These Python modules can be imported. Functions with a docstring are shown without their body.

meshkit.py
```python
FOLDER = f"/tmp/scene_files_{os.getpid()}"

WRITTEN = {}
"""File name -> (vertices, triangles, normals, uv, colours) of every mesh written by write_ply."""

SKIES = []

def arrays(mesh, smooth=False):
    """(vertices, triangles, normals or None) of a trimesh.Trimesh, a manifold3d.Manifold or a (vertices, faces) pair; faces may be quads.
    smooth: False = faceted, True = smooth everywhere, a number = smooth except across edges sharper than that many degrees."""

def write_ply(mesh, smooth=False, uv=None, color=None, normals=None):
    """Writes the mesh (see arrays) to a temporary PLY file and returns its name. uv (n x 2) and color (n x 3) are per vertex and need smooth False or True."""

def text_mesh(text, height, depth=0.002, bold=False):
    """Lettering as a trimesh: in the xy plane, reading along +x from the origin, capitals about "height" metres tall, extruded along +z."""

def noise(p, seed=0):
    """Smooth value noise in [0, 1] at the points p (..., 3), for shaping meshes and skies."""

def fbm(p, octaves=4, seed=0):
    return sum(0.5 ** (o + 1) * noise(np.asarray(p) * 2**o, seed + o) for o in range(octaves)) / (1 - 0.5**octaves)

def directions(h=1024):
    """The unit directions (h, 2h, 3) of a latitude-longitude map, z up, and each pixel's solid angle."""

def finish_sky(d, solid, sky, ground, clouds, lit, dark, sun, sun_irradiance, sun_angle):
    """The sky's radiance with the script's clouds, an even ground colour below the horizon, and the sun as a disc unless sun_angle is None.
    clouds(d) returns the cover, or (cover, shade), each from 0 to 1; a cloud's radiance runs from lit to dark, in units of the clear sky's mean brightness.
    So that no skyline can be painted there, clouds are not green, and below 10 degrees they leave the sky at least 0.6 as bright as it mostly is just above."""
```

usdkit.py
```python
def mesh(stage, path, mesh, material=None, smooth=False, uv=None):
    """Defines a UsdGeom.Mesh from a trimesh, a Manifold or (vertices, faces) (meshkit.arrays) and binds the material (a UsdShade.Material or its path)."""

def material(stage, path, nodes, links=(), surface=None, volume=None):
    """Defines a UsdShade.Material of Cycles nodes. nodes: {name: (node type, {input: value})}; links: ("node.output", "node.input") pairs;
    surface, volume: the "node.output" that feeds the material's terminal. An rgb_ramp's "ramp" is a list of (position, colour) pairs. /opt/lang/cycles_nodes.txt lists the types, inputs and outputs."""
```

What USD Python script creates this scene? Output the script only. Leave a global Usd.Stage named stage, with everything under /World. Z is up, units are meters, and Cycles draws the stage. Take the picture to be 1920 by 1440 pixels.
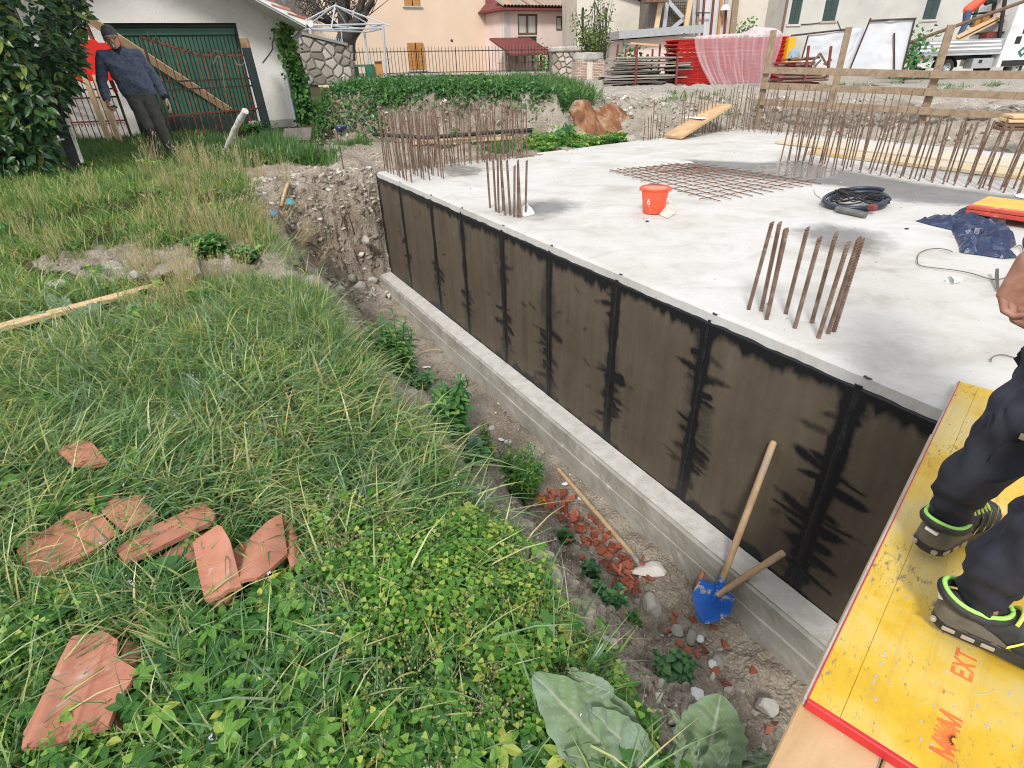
import math, random
import numpy as np, trimesh, manifold3d as m3, usdkit, meshkit
from shapely.geometry import Polygon, Point
from pxr import Usd, UsdGeom, UsdLux, UsdShade, Gf, Sdf, Vt

rng = np.random.default_rng(7)
random.seed(7)
stage = Usd.Stage.CreateInMemory()
UsdGeom.SetStageUpAxis(stage, 'Z'); UsdGeom.SetStageMetersPerUnit(stage, 1.0)
UsdGeom.Xform.Define(stage, '/World'); UsdGeom.Scope.Define(stage, '/World/Looks')
A = np.array

# ------------------------------------------------------------------ camera, sky, sun
# The lens and the tilt come from the vanishing points of the slab edge and the verticals; 1 photo pixel = 1/FPX radians on axis.
FPX = 1036.0; CAMZ = 1.2
_d = A([60., 1761., FPX]); _d /= np.linalg.norm(_d)
_f = A([0, 0, 1.]) - _d * _d[2]; _f /= np.linalg.norm(_f)
ROT = np.stack([np.cross(_f, -_d), _f, -_d])           # picture axes (right, down, into) -> world
CAM = A([0, 0, CAMZ])
cam = UsdGeom.Camera.Define(stage, '/World/camera')
cam.CreateHorizontalApertureAttr(36.0); cam.CreateVerticalApertureAttr(27.0)
cam.CreateFocalLengthAttr(36.0 * FPX / 1920); cam.CreateClippingRangeAttr(Gf.Vec2f(0.05, 2000))
_c = np.eye(4); _c[0, :3] = ROT[:, 0]; _c[1, :3] = -ROT[:, 1]; _c[2, :3] = -ROT[:, 2]; _c[3, :3] = CAM
cam.AddTransformOp().Set(Gf.Matrix4d(*_c.ravel().tolist()))
cam.CreateExposureAttr(1.03)
SUN_EL, SUN_AZ = math.radians(43), math.radians(196)    # azimuth = atan2(x, y) of the direction towards the sun
sd = A([math.cos(SUN_EL) * math.sin(SUN_AZ), math.cos(SUN_EL) * math.cos(SUN_AZ), math.sin(SUN_EL)])
sun = UsdLux.DistantLight.Define(stage, '/World/sun')
sun.CreateIntensityAttr(0.40); sun.CreateAngleAttr(11.0); sun.CreateNormalizeAttr(True); sun.CreateColorAttr(Gf.Vec3f(1.0, 0.965, 0.92))
_x = np.cross([0, 0, 1.], sd); _x /= np.linalg.norm(_x); _y = np.cross(sd, _x)
_m = np.eye(4); _m[0, :3] = _x; _m[1, :3] = _y; _m[2, :3] = sd
sun.AddTransformOp().Set(Gf.Matrix4d(*_m.ravel().tolist()))
sky = UsdLux.DomeLight.Define(stage, '/World/sky')
skymat = usdkit.material(stage, '/World/Looks/sky', {
    's': ('sky_texture', {'sky_type': 'single_scattering', 'sun_disc': False, 'sun_elevation': SUN_EL, 'sun_rotation': SUN_AZ}),
    'tc': ('texture_coordinate', {}), 'mp': ('mapping', {'scale': (1, 1, 2.5)}),
    'n': ('noise_texture', {'scale': 2.2, 'detail': 6, 'roughness': .55}),
    'r': ('rgb_ramp', {'ramp': [(0, (5.2, 5.3, 5.5)), (.45, (6.6, 6.7, 6.8)), (.7, (8.6, 8.6, 8.5)), (1, (9.4, 9.3, 9.2))]}),
    'mx': ('mix', {'fac': 0.86}),
    'b': ('background_shader', {'strength': 0.082})},
    [('tc.generated', 'mp.vector'), ('mp.vector', 'n.vector'), ('n.fac', 'r.fac'), ('s.color', 'mx.color1'), ('r.color', 'mx.color2'), ('mx.color', 'b.color')], surface='b.background')
UsdShade.MaterialBindingAPI.Apply(sky.GetPrim()).Bind(skymat)

# ------------------------------------------------------------------ calibrated geometry helpers
def ray(px, py): return ROT @ A([(px - 960) / FPX, (py - 720) / FPX, 1.])
def P(px, py, z=0.):                # where the line of sight meets the level z
    r = ray(px, py); return CAM + r * ((z - CAMZ) / r[2])
def D(px, py, y):                   # ... meets the plane y metres ahead
    r = ray(px, py); return CAM + r * (y / r[1])
C0 = P(706, 322); E1 = A([-.4944, .8693, 0]); E2 = A([.8693, .4944, 0]); UP = A([0, 0, 1.])
def W(u, v, z=0.): return C0 + E1 * u + E2 * v + UP * z      # slab frame: u along its front edge (away), v into it
def UV(p): d = np.asarray(p, float) - C0; return d @ E1, d @ E2
def onV(px, py, v):                 # ... meets the upright plane parallel to the slab's front
    r = ray(px, py); return CAM + r * ((v - (CAM - C0) @ E2) / (r @ E2))
def onU(px, py, u):
    r = ray(px, py); return CAM + r * ((u - (CAM - C0) @ E1) / (r @ E1))
def nrm(a): a = np.asarray(a, float); return a / (np.linalg.norm(a) + 1e-12)
def fbm(p, o=4, s=0): return meshkit.fbm(p, o, s)

# ------------------------------------------------------------------ meshes as (vertices, faces)
def cat(*ms):
    ms = [m for m in ms if m is not None and len(m[0])]
    n = np.cumsum([0] + [len(m[0]) for m in ms])
    return np.vstack([m[0] for m in ms]), np.vstack([np.asarray(m[1]) + a for m, a in zip(ms, n)])
def q2t(q): q = np.asarray(q); return np.vstack([q[:, [0, 1, 2]], q[:, [0, 2, 3]]])
_bq = [[0, 3, 2, 1], [4, 5, 6, 7], [0, 1, 5, 4], [1, 2, 6, 5], [2, 3, 7, 6], [3, 0, 4, 7]]
def obox(c, a, b, n, size):         # box at centre c, axes a, b, n
    a, b, n = nrm(a), nrm(b), nrm(n); s = A(size) / 2
    k = A([[-1, -1, -1], [1, -1, -1], [1, 1, -1], [-1, 1, -1], [-1, -1, 1], [1, -1, 1], [1, 1, 1], [-1, 1, 1]]) * s
    if np.linalg.det(np.stack([a, b, n])) < 0: k = k * [1, 1, -1]; k = k[[4, 5, 6, 7, 0, 1, 2, 3]]
    v = np.asarray(c) + k @ np.stack([a, b, n])
    return v, q2t(_bq)
def cbox(c, a, b, n, size, ch=.004):    # box with chamfered edges
    a, b, n = nrm(a), nrm(b), nrm(n); s = A(size) / 2; ch = min(ch, s.min() * .45)
    pts = []
    for sx in (-1, 1):
        for sy in (-1, 1):
            for sz in (-1, 1):
                for k in range(3):
                    p = s - ch; p = p.copy(); p[k] = s[k]; pts.append(p * [sx, sy, sz])
    h = m3.Manifold.hull_points(np.array(pts))
    me = h.to_mesh(); return np.asarray(c) + me.vert_properties[:, :3].astype(float) @ np.stack([a, b, n]), np.array(me.tri_verts)
def box(x0, x1, y0, y1, z0, z1): return obox([(x0 + x1) / 2, (y0 + y1) / 2, (z0 + z1) / 2], [1, 0, 0], [0, 1, 0], [0, 0, 1], [x1 - x0, y1 - y0, z1 - z0])
def bar(p0, p1, w, h, side=None, ch=0):     # rectangular bar; w along side, h along the third axis
    p0, p1 = np.asarray(p0, float), np.asarray(p1, float); t = nrm(p1 - p0)
    s = np.cross(UP, t) if side is None else np.asarray(side, float)
    if np.linalg.norm(s) < 1e-3: s = A([1., 0, 0])
    s = nrm(s - t * (s @ t)); n = np.cross(t, s)
    L = np.linalg.norm(p1 - p0)
    return (cbox((p0 + p1) / 2, t, s, n, [L, w, h], ch) if ch else obox((p0 + p1) / 2, t, s, n, [L, w, h]))
def tube(pts, r, sides=8, cap=True):
    p = np.asarray(pts, float); n = len(p); r = np.broadcast_to(np.asarray(r, float), (n,))
    t = np.gradient(p, axis=0); t /= np.linalg.norm(t, axis=1, keepdims=True) + 1e-12
    a = np.zeros_like(p); x = A([0, 0, 1.]) if abs(t[0, 2]) < .9 else A([1., 0, 0])
    for i in range(n):
        x = x - t[i] * (x @ t[i]); x = nrm(x); a[i] = x
    b = np.cross(t, a); g = np.arange(sides) * 2 * np.pi / sides
    v = p[:, None] + r[:, None, None] * (np.cos(g)[None, :, None] * a[:, None] + np.sin(g)[None, :, None] * b[:, None])
    i, j = np.meshgrid(np.arange(n - 1), np.arange(sides), indexing='ij')
    f = q2t(np.stack([i * sides + j, i * sides + (j + 1) % sides, (i + 1) * sides + (j + 1) % sides, (i + 1) * sides + j], -1).reshape(-1, 4))
    v = v.reshape(-1, 3)
    if cap:
        v = np.vstack([v, p[:1], p[-1:]]); k = np.arange(sides); a0, a1 = n * sides, n * sides + 1
        f = np.vstack([f, np.stack([np.full(sides, a0), (k + 1) % sides, k], 1), np.stack([np.full(sides, a1), (n - 1) * sides + k, (n - 1) * sides + (k + 1) % sides], 1)])
    return v, f
def spline(pts, n=40):
    p = np.asarray(pts, float); from_ = np.linspace(0, 1, len(p)); t = np.linspace(0, 1, n)
    from scipy.interpolate import CubicSpline
    return CubicSpline(from_, p, axis=0)(t)
def lathe(prof, sides=24, c=(0, 0, 0), k=1.):     # prof: (radius, z) pairs from bottom to top
    pr = np.asarray(prof, float) * k; g = np.arange(sides) * 2 * np.pi / sides; n = len(pr)
    v = np.stack([pr[:, :1] * np.cos(g), pr[:, :1] * np.sin(g), np.repeat(pr[:, 1:], sides, 1)], -1).reshape(-1, 3) + A(c)
    i, j = np.meshgrid(np.arange(n - 1), np.arange(sides), indexing='ij')
    return v, q2t(np.stack([i * sides + j, i * sides + (j + 1) % sides, (i + 1) * sides + (j + 1) % sides, (i + 1) * sides + j], -1).reshape(-1, 4))
def tm(m): return np.asarray(m.vertices, float), np.asarray(m.faces)
def mani(m): me = m.to_mesh(); return np.array(me.vert_properties[:, :3], float), np.array(me.tri_verts)
def grid(ni, nj): i, j = np.meshgrid(np.arange(ni - 1), np.arange(nj - 1), indexing='ij'); return q2t(np.stack([i * nj + j, (i + 1) * nj + j, (i + 1) * nj + j + 1, i * nj + j + 1], -1).reshape(-1, 4))
def frame(c, a, b): a = nrm(a); n = nrm(np.cross(a, b)); return np.asarray(c, float), a, np.cross(n, a), n
def place(m, c, a, b, n=None, s=1.): n = np.cross(a, b) if n is None else n; return np.asarray(c) + (m[0] * s) @ np.stack([nrm(a), nrm(b), nrm(n)]), m[1]
def rotz(m, t, c=(0, 0, 0)): k = A([[math.cos(t), math.sin(t), 0], [-math.sin(t), math.cos(t), 0], [0, 0, 1]]); return m[0] @ k + A(c), m[1]
def rock(r, seed, sq=(1, .8, .6), k=2):
    s = trimesh.creation.icosphere(k); v = s.vertices.copy(); g = np.random.default_rng(seed)
    for _ in range(9):                                   # cut flats
        d = nrm(g.normal(size=3)); h = g.uniform(.62, .9); e = v @ d; v -= np.outer(np.maximum(e - h, 0), d)
    v *= 1 + .12 * (fbm(v * 2.2 + seed * 7.3, 3) - .5)[:, None]
    return v * r * A(sq), np.array(s.faces)

# ------------------------------------------------------------------ prims
_n = {}
def free(path):
    k = _n.get(path, 0); _n[path] = k + 1
    return path if k == 0 else f'{path}_{k:03d}'
def tagp(p, label=None, cat=None, group=None, kind=None):
    for k, v in (('label', label), ('category', cat), ('group', group), ('kind', kind)):
        if v: p.SetCustomDataByKey(k, v)
    return p
class Thing:
    def __init__(s, name, label, cat, loc=(0, 0, 0), group=None):
        s.path = free('/World/' + name); s.loc = np.asarray(loc, float)
        s.x = UsdGeom.Xform.Define(stage, s.path); s.x.AddTranslateOp().Set(Gf.Vec3d(*s.loc.tolist()))
        tagp(s.x.GetPrim(), label, cat, group)
    def part(s, name, m, material, under=None, smooth=False, label=None, kind=None):
        p = free((under or s.path) + '/' + name)
        k = usdkit.mesh(stage, p, (np.asarray(m[0]) - s.loc, m[1]), material, smooth)
        if under: pass
        tagp(k.GetPrim(), label, None, None, kind)
        if str(material.GetPath()) in ISLAND: tone(p)
        return p
def solo(name, m, material, label=None, cat=None, group=None, kind=None, smooth=False):
    p = free('/World/' + name); v = np.asarray(m[0], float); c = v.mean(0).round(3); c[2] = v[:, 2].min()
    k = usdkit.mesh(stage, p, (v - c, m[1]), material, smooth); k.AddTranslateOp().Set(Gf.Vec3d(*c.tolist()))
    tagp(k.GetPrim(), label, cat, group, kind)
    if str(material.GetPath()) in ISLAND: tone(p)
    return k
ISLAND = set()
def tone(path):
    import zlib
    from scipy.sparse import coo_matrix
    from scipy.sparse.csgraph import connected_components
    k = UsdGeom.Mesh.Get(stage, path); f = np.array(k.GetFaceVertexIndicesAttr().Get()).reshape(-1, 3); n = len(k.GetPointsAttr().Get())
    c, lab = connected_components(coo_matrix((np.ones(2 * len(f)), (np.r_[f[:, 0], f[:, 1]], np.r_[f[:, 1], f[:, 2]])), (n, n)), directed=False)
    primvar(k, 'tone', np.random.default_rng(zlib.crc32(path.encode())).uniform(size=c)[lab])
def primvar(k, name, vals): UsdGeom.PrimvarsAPI(k).CreatePrimvar(name, Sdf.ValueTypeNames.FloatArray, 'vertex').Set(Vt.FloatArray.FromNumpy(np.asarray(vals, np.float32)))
def scatter(name, protos, pos, rot, scale, idx, label, cat, kind='stuff', top=True, parent='/World'):
    """protos: list of (mesh, material, smooth); rot: 3x3 matrices stacked (rows = axes)."""
    p = free(parent + '/' + name); pi = UsdGeom.PointInstancer.Define(stage, p); tg = []
    for k, (m, mt, sm) in enumerate(protos):
        q = f'{p}/kinds/tuft_{k:03d}'; usdkit.mesh(stage, q, m, mt, sm); (tone(q) if str(mt.GetPath()) in ISLAND else None); tg.append(Sdf.Path(q))
    pi.CreatePrototypesRel().SetTargets(tg)
    pi.CreatePositionsAttr(Vt.Vec3fArray.FromNumpy(np.asarray(pos, np.float32)))
    from scipy.spatial.transform import Rotation as R
    q = R.from_matrix(np.transpose(rot, (0, 2, 1))).as_quat()
    pi.CreateOrientationsAttr([Gf.Quath(float(a[3]), float(a[0]), float(a[1]), float(a[2])) for a in q])
    s = np.asarray(scale, np.float32); s = np.repeat(s[:, None], 3, 1) if s.ndim == 1 else s
    pi.CreateScalesAttr(Vt.Vec3fArray.FromNumpy(s)); pi.CreateProtoIndicesAttr(Vt.IntArray.FromNumpy(np.asarray(idx, np.int32)))
    tagp(pi.GetPrim(), label, cat, None, kind); return pi

# ------------------------------------------------------------------ materials
def mat(name, cols, scale=6., detail=4, rough=.75, bump=0., bscale=40., metal=0., src='noise', spec=.5, stretch=(1, 1, 1), distort=0., coat=0., spots=None, bdist=.01, trans=0., rrange=None):
    """cols: ramp (position, colour) pairs over the noise, or over what 'src' names: island, object."""
    cols = [(0, cols), (1, cols)] if isinstance(cols[0], (int, float)) else cols
    n = {'g': ('geometry', {}), 'mp': ('mapping', {'scale': stretch}), 'n': ('noise_texture', {'scale': scale, 'detail': detail, 'roughness': .6, 'distortion': distort}),
         'r': ('rgb_ramp', {'ramp': cols}), 'p': ('principled_bsdf', {'roughness': rough, 'metallic': metal, 'specular_ior_level': spec, 'coat_weight': coat})}
    l = [('g.position', 'mp.vector'), ('mp.vector', 'n.vector')]
    if src == 'noise': l += [('n.fac', 'r.fac')]
    else:
        n['oi'] = ('object_info', {}); n['at'] = ('attribute', {'attribute': 'tone'}); n['o2'] = ('math', {'math_type': 'multiply_add', 'value2': .30, 'value3': -.15}); n['a2'] = ('math', {'math_type': 'add'}); ISLAND.update(['/World/Looks/' + name] if src == 'island' else []); n['mul'] = ('math', {'math_type': 'multiply_add', 'value2': .35 if not trans else .8}); n['ad'] = ('math', {'math_type': 'subtract', 'value2': .175 if not trans else .4})
        l += [('n.fac', 'mul.value1'), ('at.fac' if src == 'island' else 'oi.random', 'mul.value3'), ('mul.value', 'ad.value1')] + ([('oi.random', 'o2.value1'), ('o2.value', 'a2.value1'), ('ad.value', 'a2.value2'), ('a2.value', 'r.fac')] if src == 'island' else [('ad.value', 'r.fac')])
    out = 'r.color'
    if spots:                                     # (colour, scale, threshold, softness)
        n['sn'] = ('noise_texture', {'scale': spots[1], 'detail': 5, 'roughness': .65}); n['sm'] = ('map_range', {'from_min': spots[2], 'from_max': spots[2] + spots[3], 'clamp': True}); n['sx'] = ('mix', {'color2': spots[0]})
        l += [('mp.vector', 'sn.vector'), ('sn.fac', 'sm.value'), ('sm.result', 'sx.fac'), (out, 'sx.color1')]; out = 'sx.color'
    l += [(out, 'p.base_color')]
    if bump:
        n['bn'] = ('noise_texture', {'scale': bscale, 'detail': 5, 'roughness': .65}); n['b'] = ('bump', {'strength': bump, 'distance': bdist})
        l += [('mp.vector', 'bn.vector'), ('bn.fac', 'b.height'), ('b.normal', 'p.normal')]
    if rrange:
        n['rm'] = ('map_range', {'from_min': .35, 'from_max': .65, 'to_min': rrange[0], 'to_max': rrange[1], 'clamp': True}); l += [('n.fac', 'rm.value'), ('rm.result', 'p.roughness')]
    surf = 'p.BSDF'
    if trans:
        n['t'] = ('translucent_bsdf', {}); n['mc'] = ('mix_closure', {'fac': trans}); n['tc'] = ('mix', {'mix_type': 'multiply', 'fac': 1., 'color2': (1.25, 1.3, .7)})
        l += [(out, 'tc.color1'), ('tc.color', 't.color'), ('p.BSDF', 'mc.closure1'), ('t.BSDF', 'mc.closure2')]; surf = 'mc.closure'
    return usdkit.material(stage, '/World/Looks/' + name, n, l, surface=surf)
M = {}
def mk(name, *a, **k): M[name] = mat(name, *a, **k)
mk('concrete_old', [(.3, (.30, .285, .26)), (.5, (.40, .38, .35)), (.7, (.50, .48, .45))], 5, 6, .9, .5, 60, spots=((.2, .19, .17), 9, .62, .1))
mk('render_white', [(.3, (.72, .69, .64)), (.7, (.80, .775, .735))], 2, 5, .95, .7, 55, bdist=.02, spots=((.38, .34, .29), 1.3, .64, .12))
mk('render_yellow', [(.3, (.70, .535, .40)), (.7, (.76, .59, .455))], .7, 4, .95, .15, 60)
mk('render_cream', [(.3, (.52, .475, .40)), (.5, (.60, .555, .475)), (.7, (.66, .62, .545))], .8, 5, .95, .15, 50, spots=((.46, .42, .36), 1.1, .6, .15))
mk('render_grey', [(.3, (.42, .415, .39)), (.5, (.49, .48, .45)), (.7, (.56, .545, .50))], .7, 6, .95, .15, 50, spots=((.42, .40, .36), .9, .58, .18))
mk('render_pink', [(.3, (.66, .52, .48)), (.7, (.74, .62, .58))], .9, 5, .95, .15, 50, spots=((.50, .42, .39), 1.2, .6, .15))
mk('render_salmon', [(.3, (.66, .42, .33)), (.7, (.72, .48, .38))], .9, 4, .95)
mk('wood_new', [(.25, (.50, .33, .17)), (.5, (.60, .42, .24)), (.75, (.68, .50, .31))], 9, 6, .7, .25, 30, stretch=(1, 1, 1), distort=1.5)
mk('wood_rail', [(.25, (.17, .12, .075)), (.5, (.26, .19, .125)), (.75, (.34, .265, .185))], 7, 6, .8, .4, 30, distort=1.2, spots=((.17, .13, .09), 5, .6, .1))
mk('wood_grey', [(.1, (.10, .086, .074)), (.5, (.23, .205, .18)), (.9, (.38, .345, .305))], 5, 6, .9, .5, 30, src='island')
mk('wood_handle', [(.3, (.36, .23, .125)), (.6, (.50, .35, .21)), (.8, (.56, .42, .28))], 22, 5, .6, .15, 60, stretch=(1, 1, .25), spots=((.30, .27, .23), 11, .57, .14))
mk('wood_shutter', [(.3, (.40, .185, .045)), (.7, (.50, .245, .07))], 4, 4, .55)
mk('wood_dark', [(.3, (.10, .055, .03)), (.7, (.17, .10, .06))], 6, 4, .7)
mk('tar', [(.3, (.006, .006, .007)), (.7, (.014, .014, .016))], 12, 5, .42, .6, 45, rrange=(.3, .6))
mk('rust', [(.25, (.085, .052, .036)), (.5, (.16, .102, .072)), (.75, (.27, .20, .155))], 22, 6, .85, .5, 120, bdist=.003, spots=((.34, .30, .26), 14, .6, .1))
mk('rust_mesh', [(.25, (.10, .05, .03)), (.6, (.19, .095, .055)), (.8, (.25, .14, .09))], 14, 5, .85)
mk('rust_sheet', [(.3, (.075, .032, .018)), (.44, (.19, .075, .03)), (.55, (.25, .12, .055)), (.64, (.30, .22, .15)), (.8, (.38, .33, .27))], 4.2, 7, .85, .3, 30, stretch=(1.6, 1.6, .6), distort=.6)
mk('red_steel', [(.3, (.13, .022, .018)), (.7, (.22, .05, .04))], 12, 5, .7)
mk('red_paint', [(.3, (.26, .035, .022)), (.46, (.34, .05, .03)), (.52, (.09, .03, .022)), (.8, (.045, .028, .024))], 12, 6, .6, .2, 60)
mk('iron_dark', [(.3, (.03, .02, .016)), (.55, (.055, .036, .028)), (.7, (.15, .05, .03))], 14, 5, .7)
mk('iron_black', (.018, .018, .019), rough=.55)
mk('black_post', [(.3, (.009, .010, .014)), (.7, (.022, .023, .03))], 6, 5, .6, .3, 40)
mk('green_post', [(.3, (.005, .016, .016)), (.7, (.010, .026, .025))], 8, 5, .5, .2, 50)
mk('green_metal', [(.3, (.028, .095, .06)), (.7, (.045, .135, .088))], 1.4, 5, .5, .05, 50)
mk('green_dark', (.012, .03, .024), rough=.6)
mk('green_shutter', [(.3, (.03, .06, .058)), (.7, (.05, .085, .08))], 6, 4, .6)
mk('green_plastic', (.02, .16, .09), rough=.5)
mk('grey_metal', [(.3, (.36, .38, .39)), (.7, (.46, .48, .49))], 9, 4, .45, metal=.4)
mk('grey_paint', [(.3, (.38, .41, .44)), (.7, (.48, .51, .54))], 9, 4, .5)
mk('grey_blue_metal', [(.3, (.20, .27, .33)), (.7, (.32, .39, .45))], 3, 4, .5)
mk('pipe_brown', (.17, .10, .075), rough=.5)
mk('pipe_grey', (.36, .39, .40), rough=.5)
mk('white_paint', [(.3, (.72, .73, .73)), (.7, (.80, .80, .80))], 4, 4, .45)
mk('white_plastic', (.80, .80, .79), rough=.4)
mk('white_sheet', [(.3, (.55, .57, .61)), (.7, (.63, .645, .68))], 1.2, 3, .7, .15, 3, bdist=.05)
mk('red_plastic', [(.3, (.56, .022, .014)), (.7, (.66, .036, .022))], 3, 4, .42, .1, 40)
mk('red_barrier', [(.3, (.60, .02, .012)), (.7, (.66, .03, .018))], 3, 4, .4)
mk('yellow_plastic', [(.3, (.72, .37, .012)), (.7, (.78, .44, .02))], 3, 4, .45)
mk('bucket', [(.3, (.66, .075, .028)), (.6, (.76, .10, .04))], 7, 5, .4, .1, 40, spots=((.72, .30, .21), 16, .60, .1))
mk('bucket_mortar', [(.3, (.62, .22, .15)), (.7, (.70, .34, .26))], 14, 6, .9, .5, 60)
mk('tile', [(.25, (.32, .125, .075)), (.5, (.40, .165, .105)), (.75, (.46, .22, .15))], 7, 6, .82, .25, 120, bdist=.004, spots=((.40, .33, .27), 9, .60, .12))
mk('tile_broken', [(.15, (.20, .055, .030)), (.5, (.31, .085, .044)), (.85, (.42, .15, .09))], 9, 5, .85, .4, 90, bdist=.004, src='object')
mk('roof_tile', [(.1, (.20, .12, .085)), (.4, (.32, .19, .13)), (.6, (.42, .27, .19)), (.9, (.28, .24, .20))], 6, 5, .9, .4, 40, src='object')
mk('roof_red', [(.1, (.30, .08, .045)), (.5, (.40, .12, .07)), (.9, (.46, .17, .11))], 6, 5, .9, .4, 40, src='object')
mk('roof_maroon', [(.3, (.13, .03, .028)), (.7, (.20, .055, .05))], 5, 4, .8)
mk('stone', [(.05, (.17, .15, .125)), (.3, (.26, .235, .20)), (.6, (.34, .31, .27)), (.9, (.43, .40, .36))], 6, 6, .9, .6, 40, src='object', spots=((.20, .19, .15), 5, .6, .1))
mk('stone_pink', [(.05, (.36, .27, .23)), (.4, (.48, .37, .32)), (.8, (.56, .51, .46))], 6, 6, .9, .6, 40, src='object')
mk('mortar', [(.3, (.14, .125, .105)), (.7, (.22, .20, .175))], 9, 6, .95, .6, 40)
mk('rock_pale', [(.05, (.24, .22, .19)), (.4, (.36, .335, .295)), (.9, (.48, .455, .415))], 12, 6, .95, .6, 50, src='object')
mk('brick_pink', [(.05, (.42, .29, .24)), (.5, (.52, .38, .32)), (.9, (.58, .46, .40))], 9, 5, .9, .4, 60, src='island')
mk('glass_dark', (.02, .026, .03), rough=.08, spec=.8)
mk('curtain', [(.3, (.42, .42, .40)), (.7, (.62, .62, .60))], 30, 3, .9, stretch=(1, 1, .05))
mk('rubber', (.016, .016, .017), rough=.7)
mk('rubber_blue', [(.3, (.012, .018, .034)), (.7, (.025, .036, .062))], 9, 4, .4)
mk('vib_steel', [(.3, (.10, .10, .095)), (.7, (.19, .19, .18))], 14, 4, .5, metal=.3)
mk('bag_blue', [(.3, (.010, .018, .055)), (.7, (.018, .034, .095))], 7, 4, .24, .5, 30)
mk('wire', (.13, .115, .10), rough=.6)
mk('shovel_blue', [(.3, (.012, .105, .48)), (.7, (.025, .15, .56))], 9, 4, .38, .1, 50, spots=((.45, .43, .39), 13, .56, .06))
mk('shovel_grey', [(.3, (.50, .46, .42)), (.7, (.64, .60, .56))], 16, 5, .85, .4, 70)
mk('steel_dirty', [(.3, (.16, .15, .14)), (.7, (.34, .32, .29))], 24, 5, .6)
mk('hose', (.010, .010, .012), rough=.45)
mk('ply', [(.3, (.42, .26, .12)), (.55, (.53, .35, .19)), (.75, (.61, .44, .27))], 4, 6, .75, .15, 40, distort=1)
mk('bark', [(.3, (.028, .023, .02)), (.7, (.075, .064, .055))], 12, 5, .95, .8, 40)
mk('birch', [(.3, (.30, .285, .255)), (.55, (.60, .58, .54)), (.8, (.66, .64, .60))], 16, 5, .85, .4, 50, spots=((.18, .155, .12), 20, .62, .06))
mk('twig', [(.3, (.035, .026, .02)), (.7, (.09, .07, .05))], 12, 4, .95)
mk('twig_grey', [(.3, (.10, .09, .078)), (.7, (.19, .175, .155))], 5, 4, .95, src='island')
mk('paper', (.72, .73, .74), rough=.8)
mk('plastic_blue', (.02, .16, .32), rough=.4)
mk('plastic_teal', (.02, .26, .30), rough=.5)
mk('rag', [(.3, (.56, .44, .36)), (.7, (.70, .64, .58))], 20, 4, .9)
mk('amber', (.50, .24, .04), rough=.3)
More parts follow.
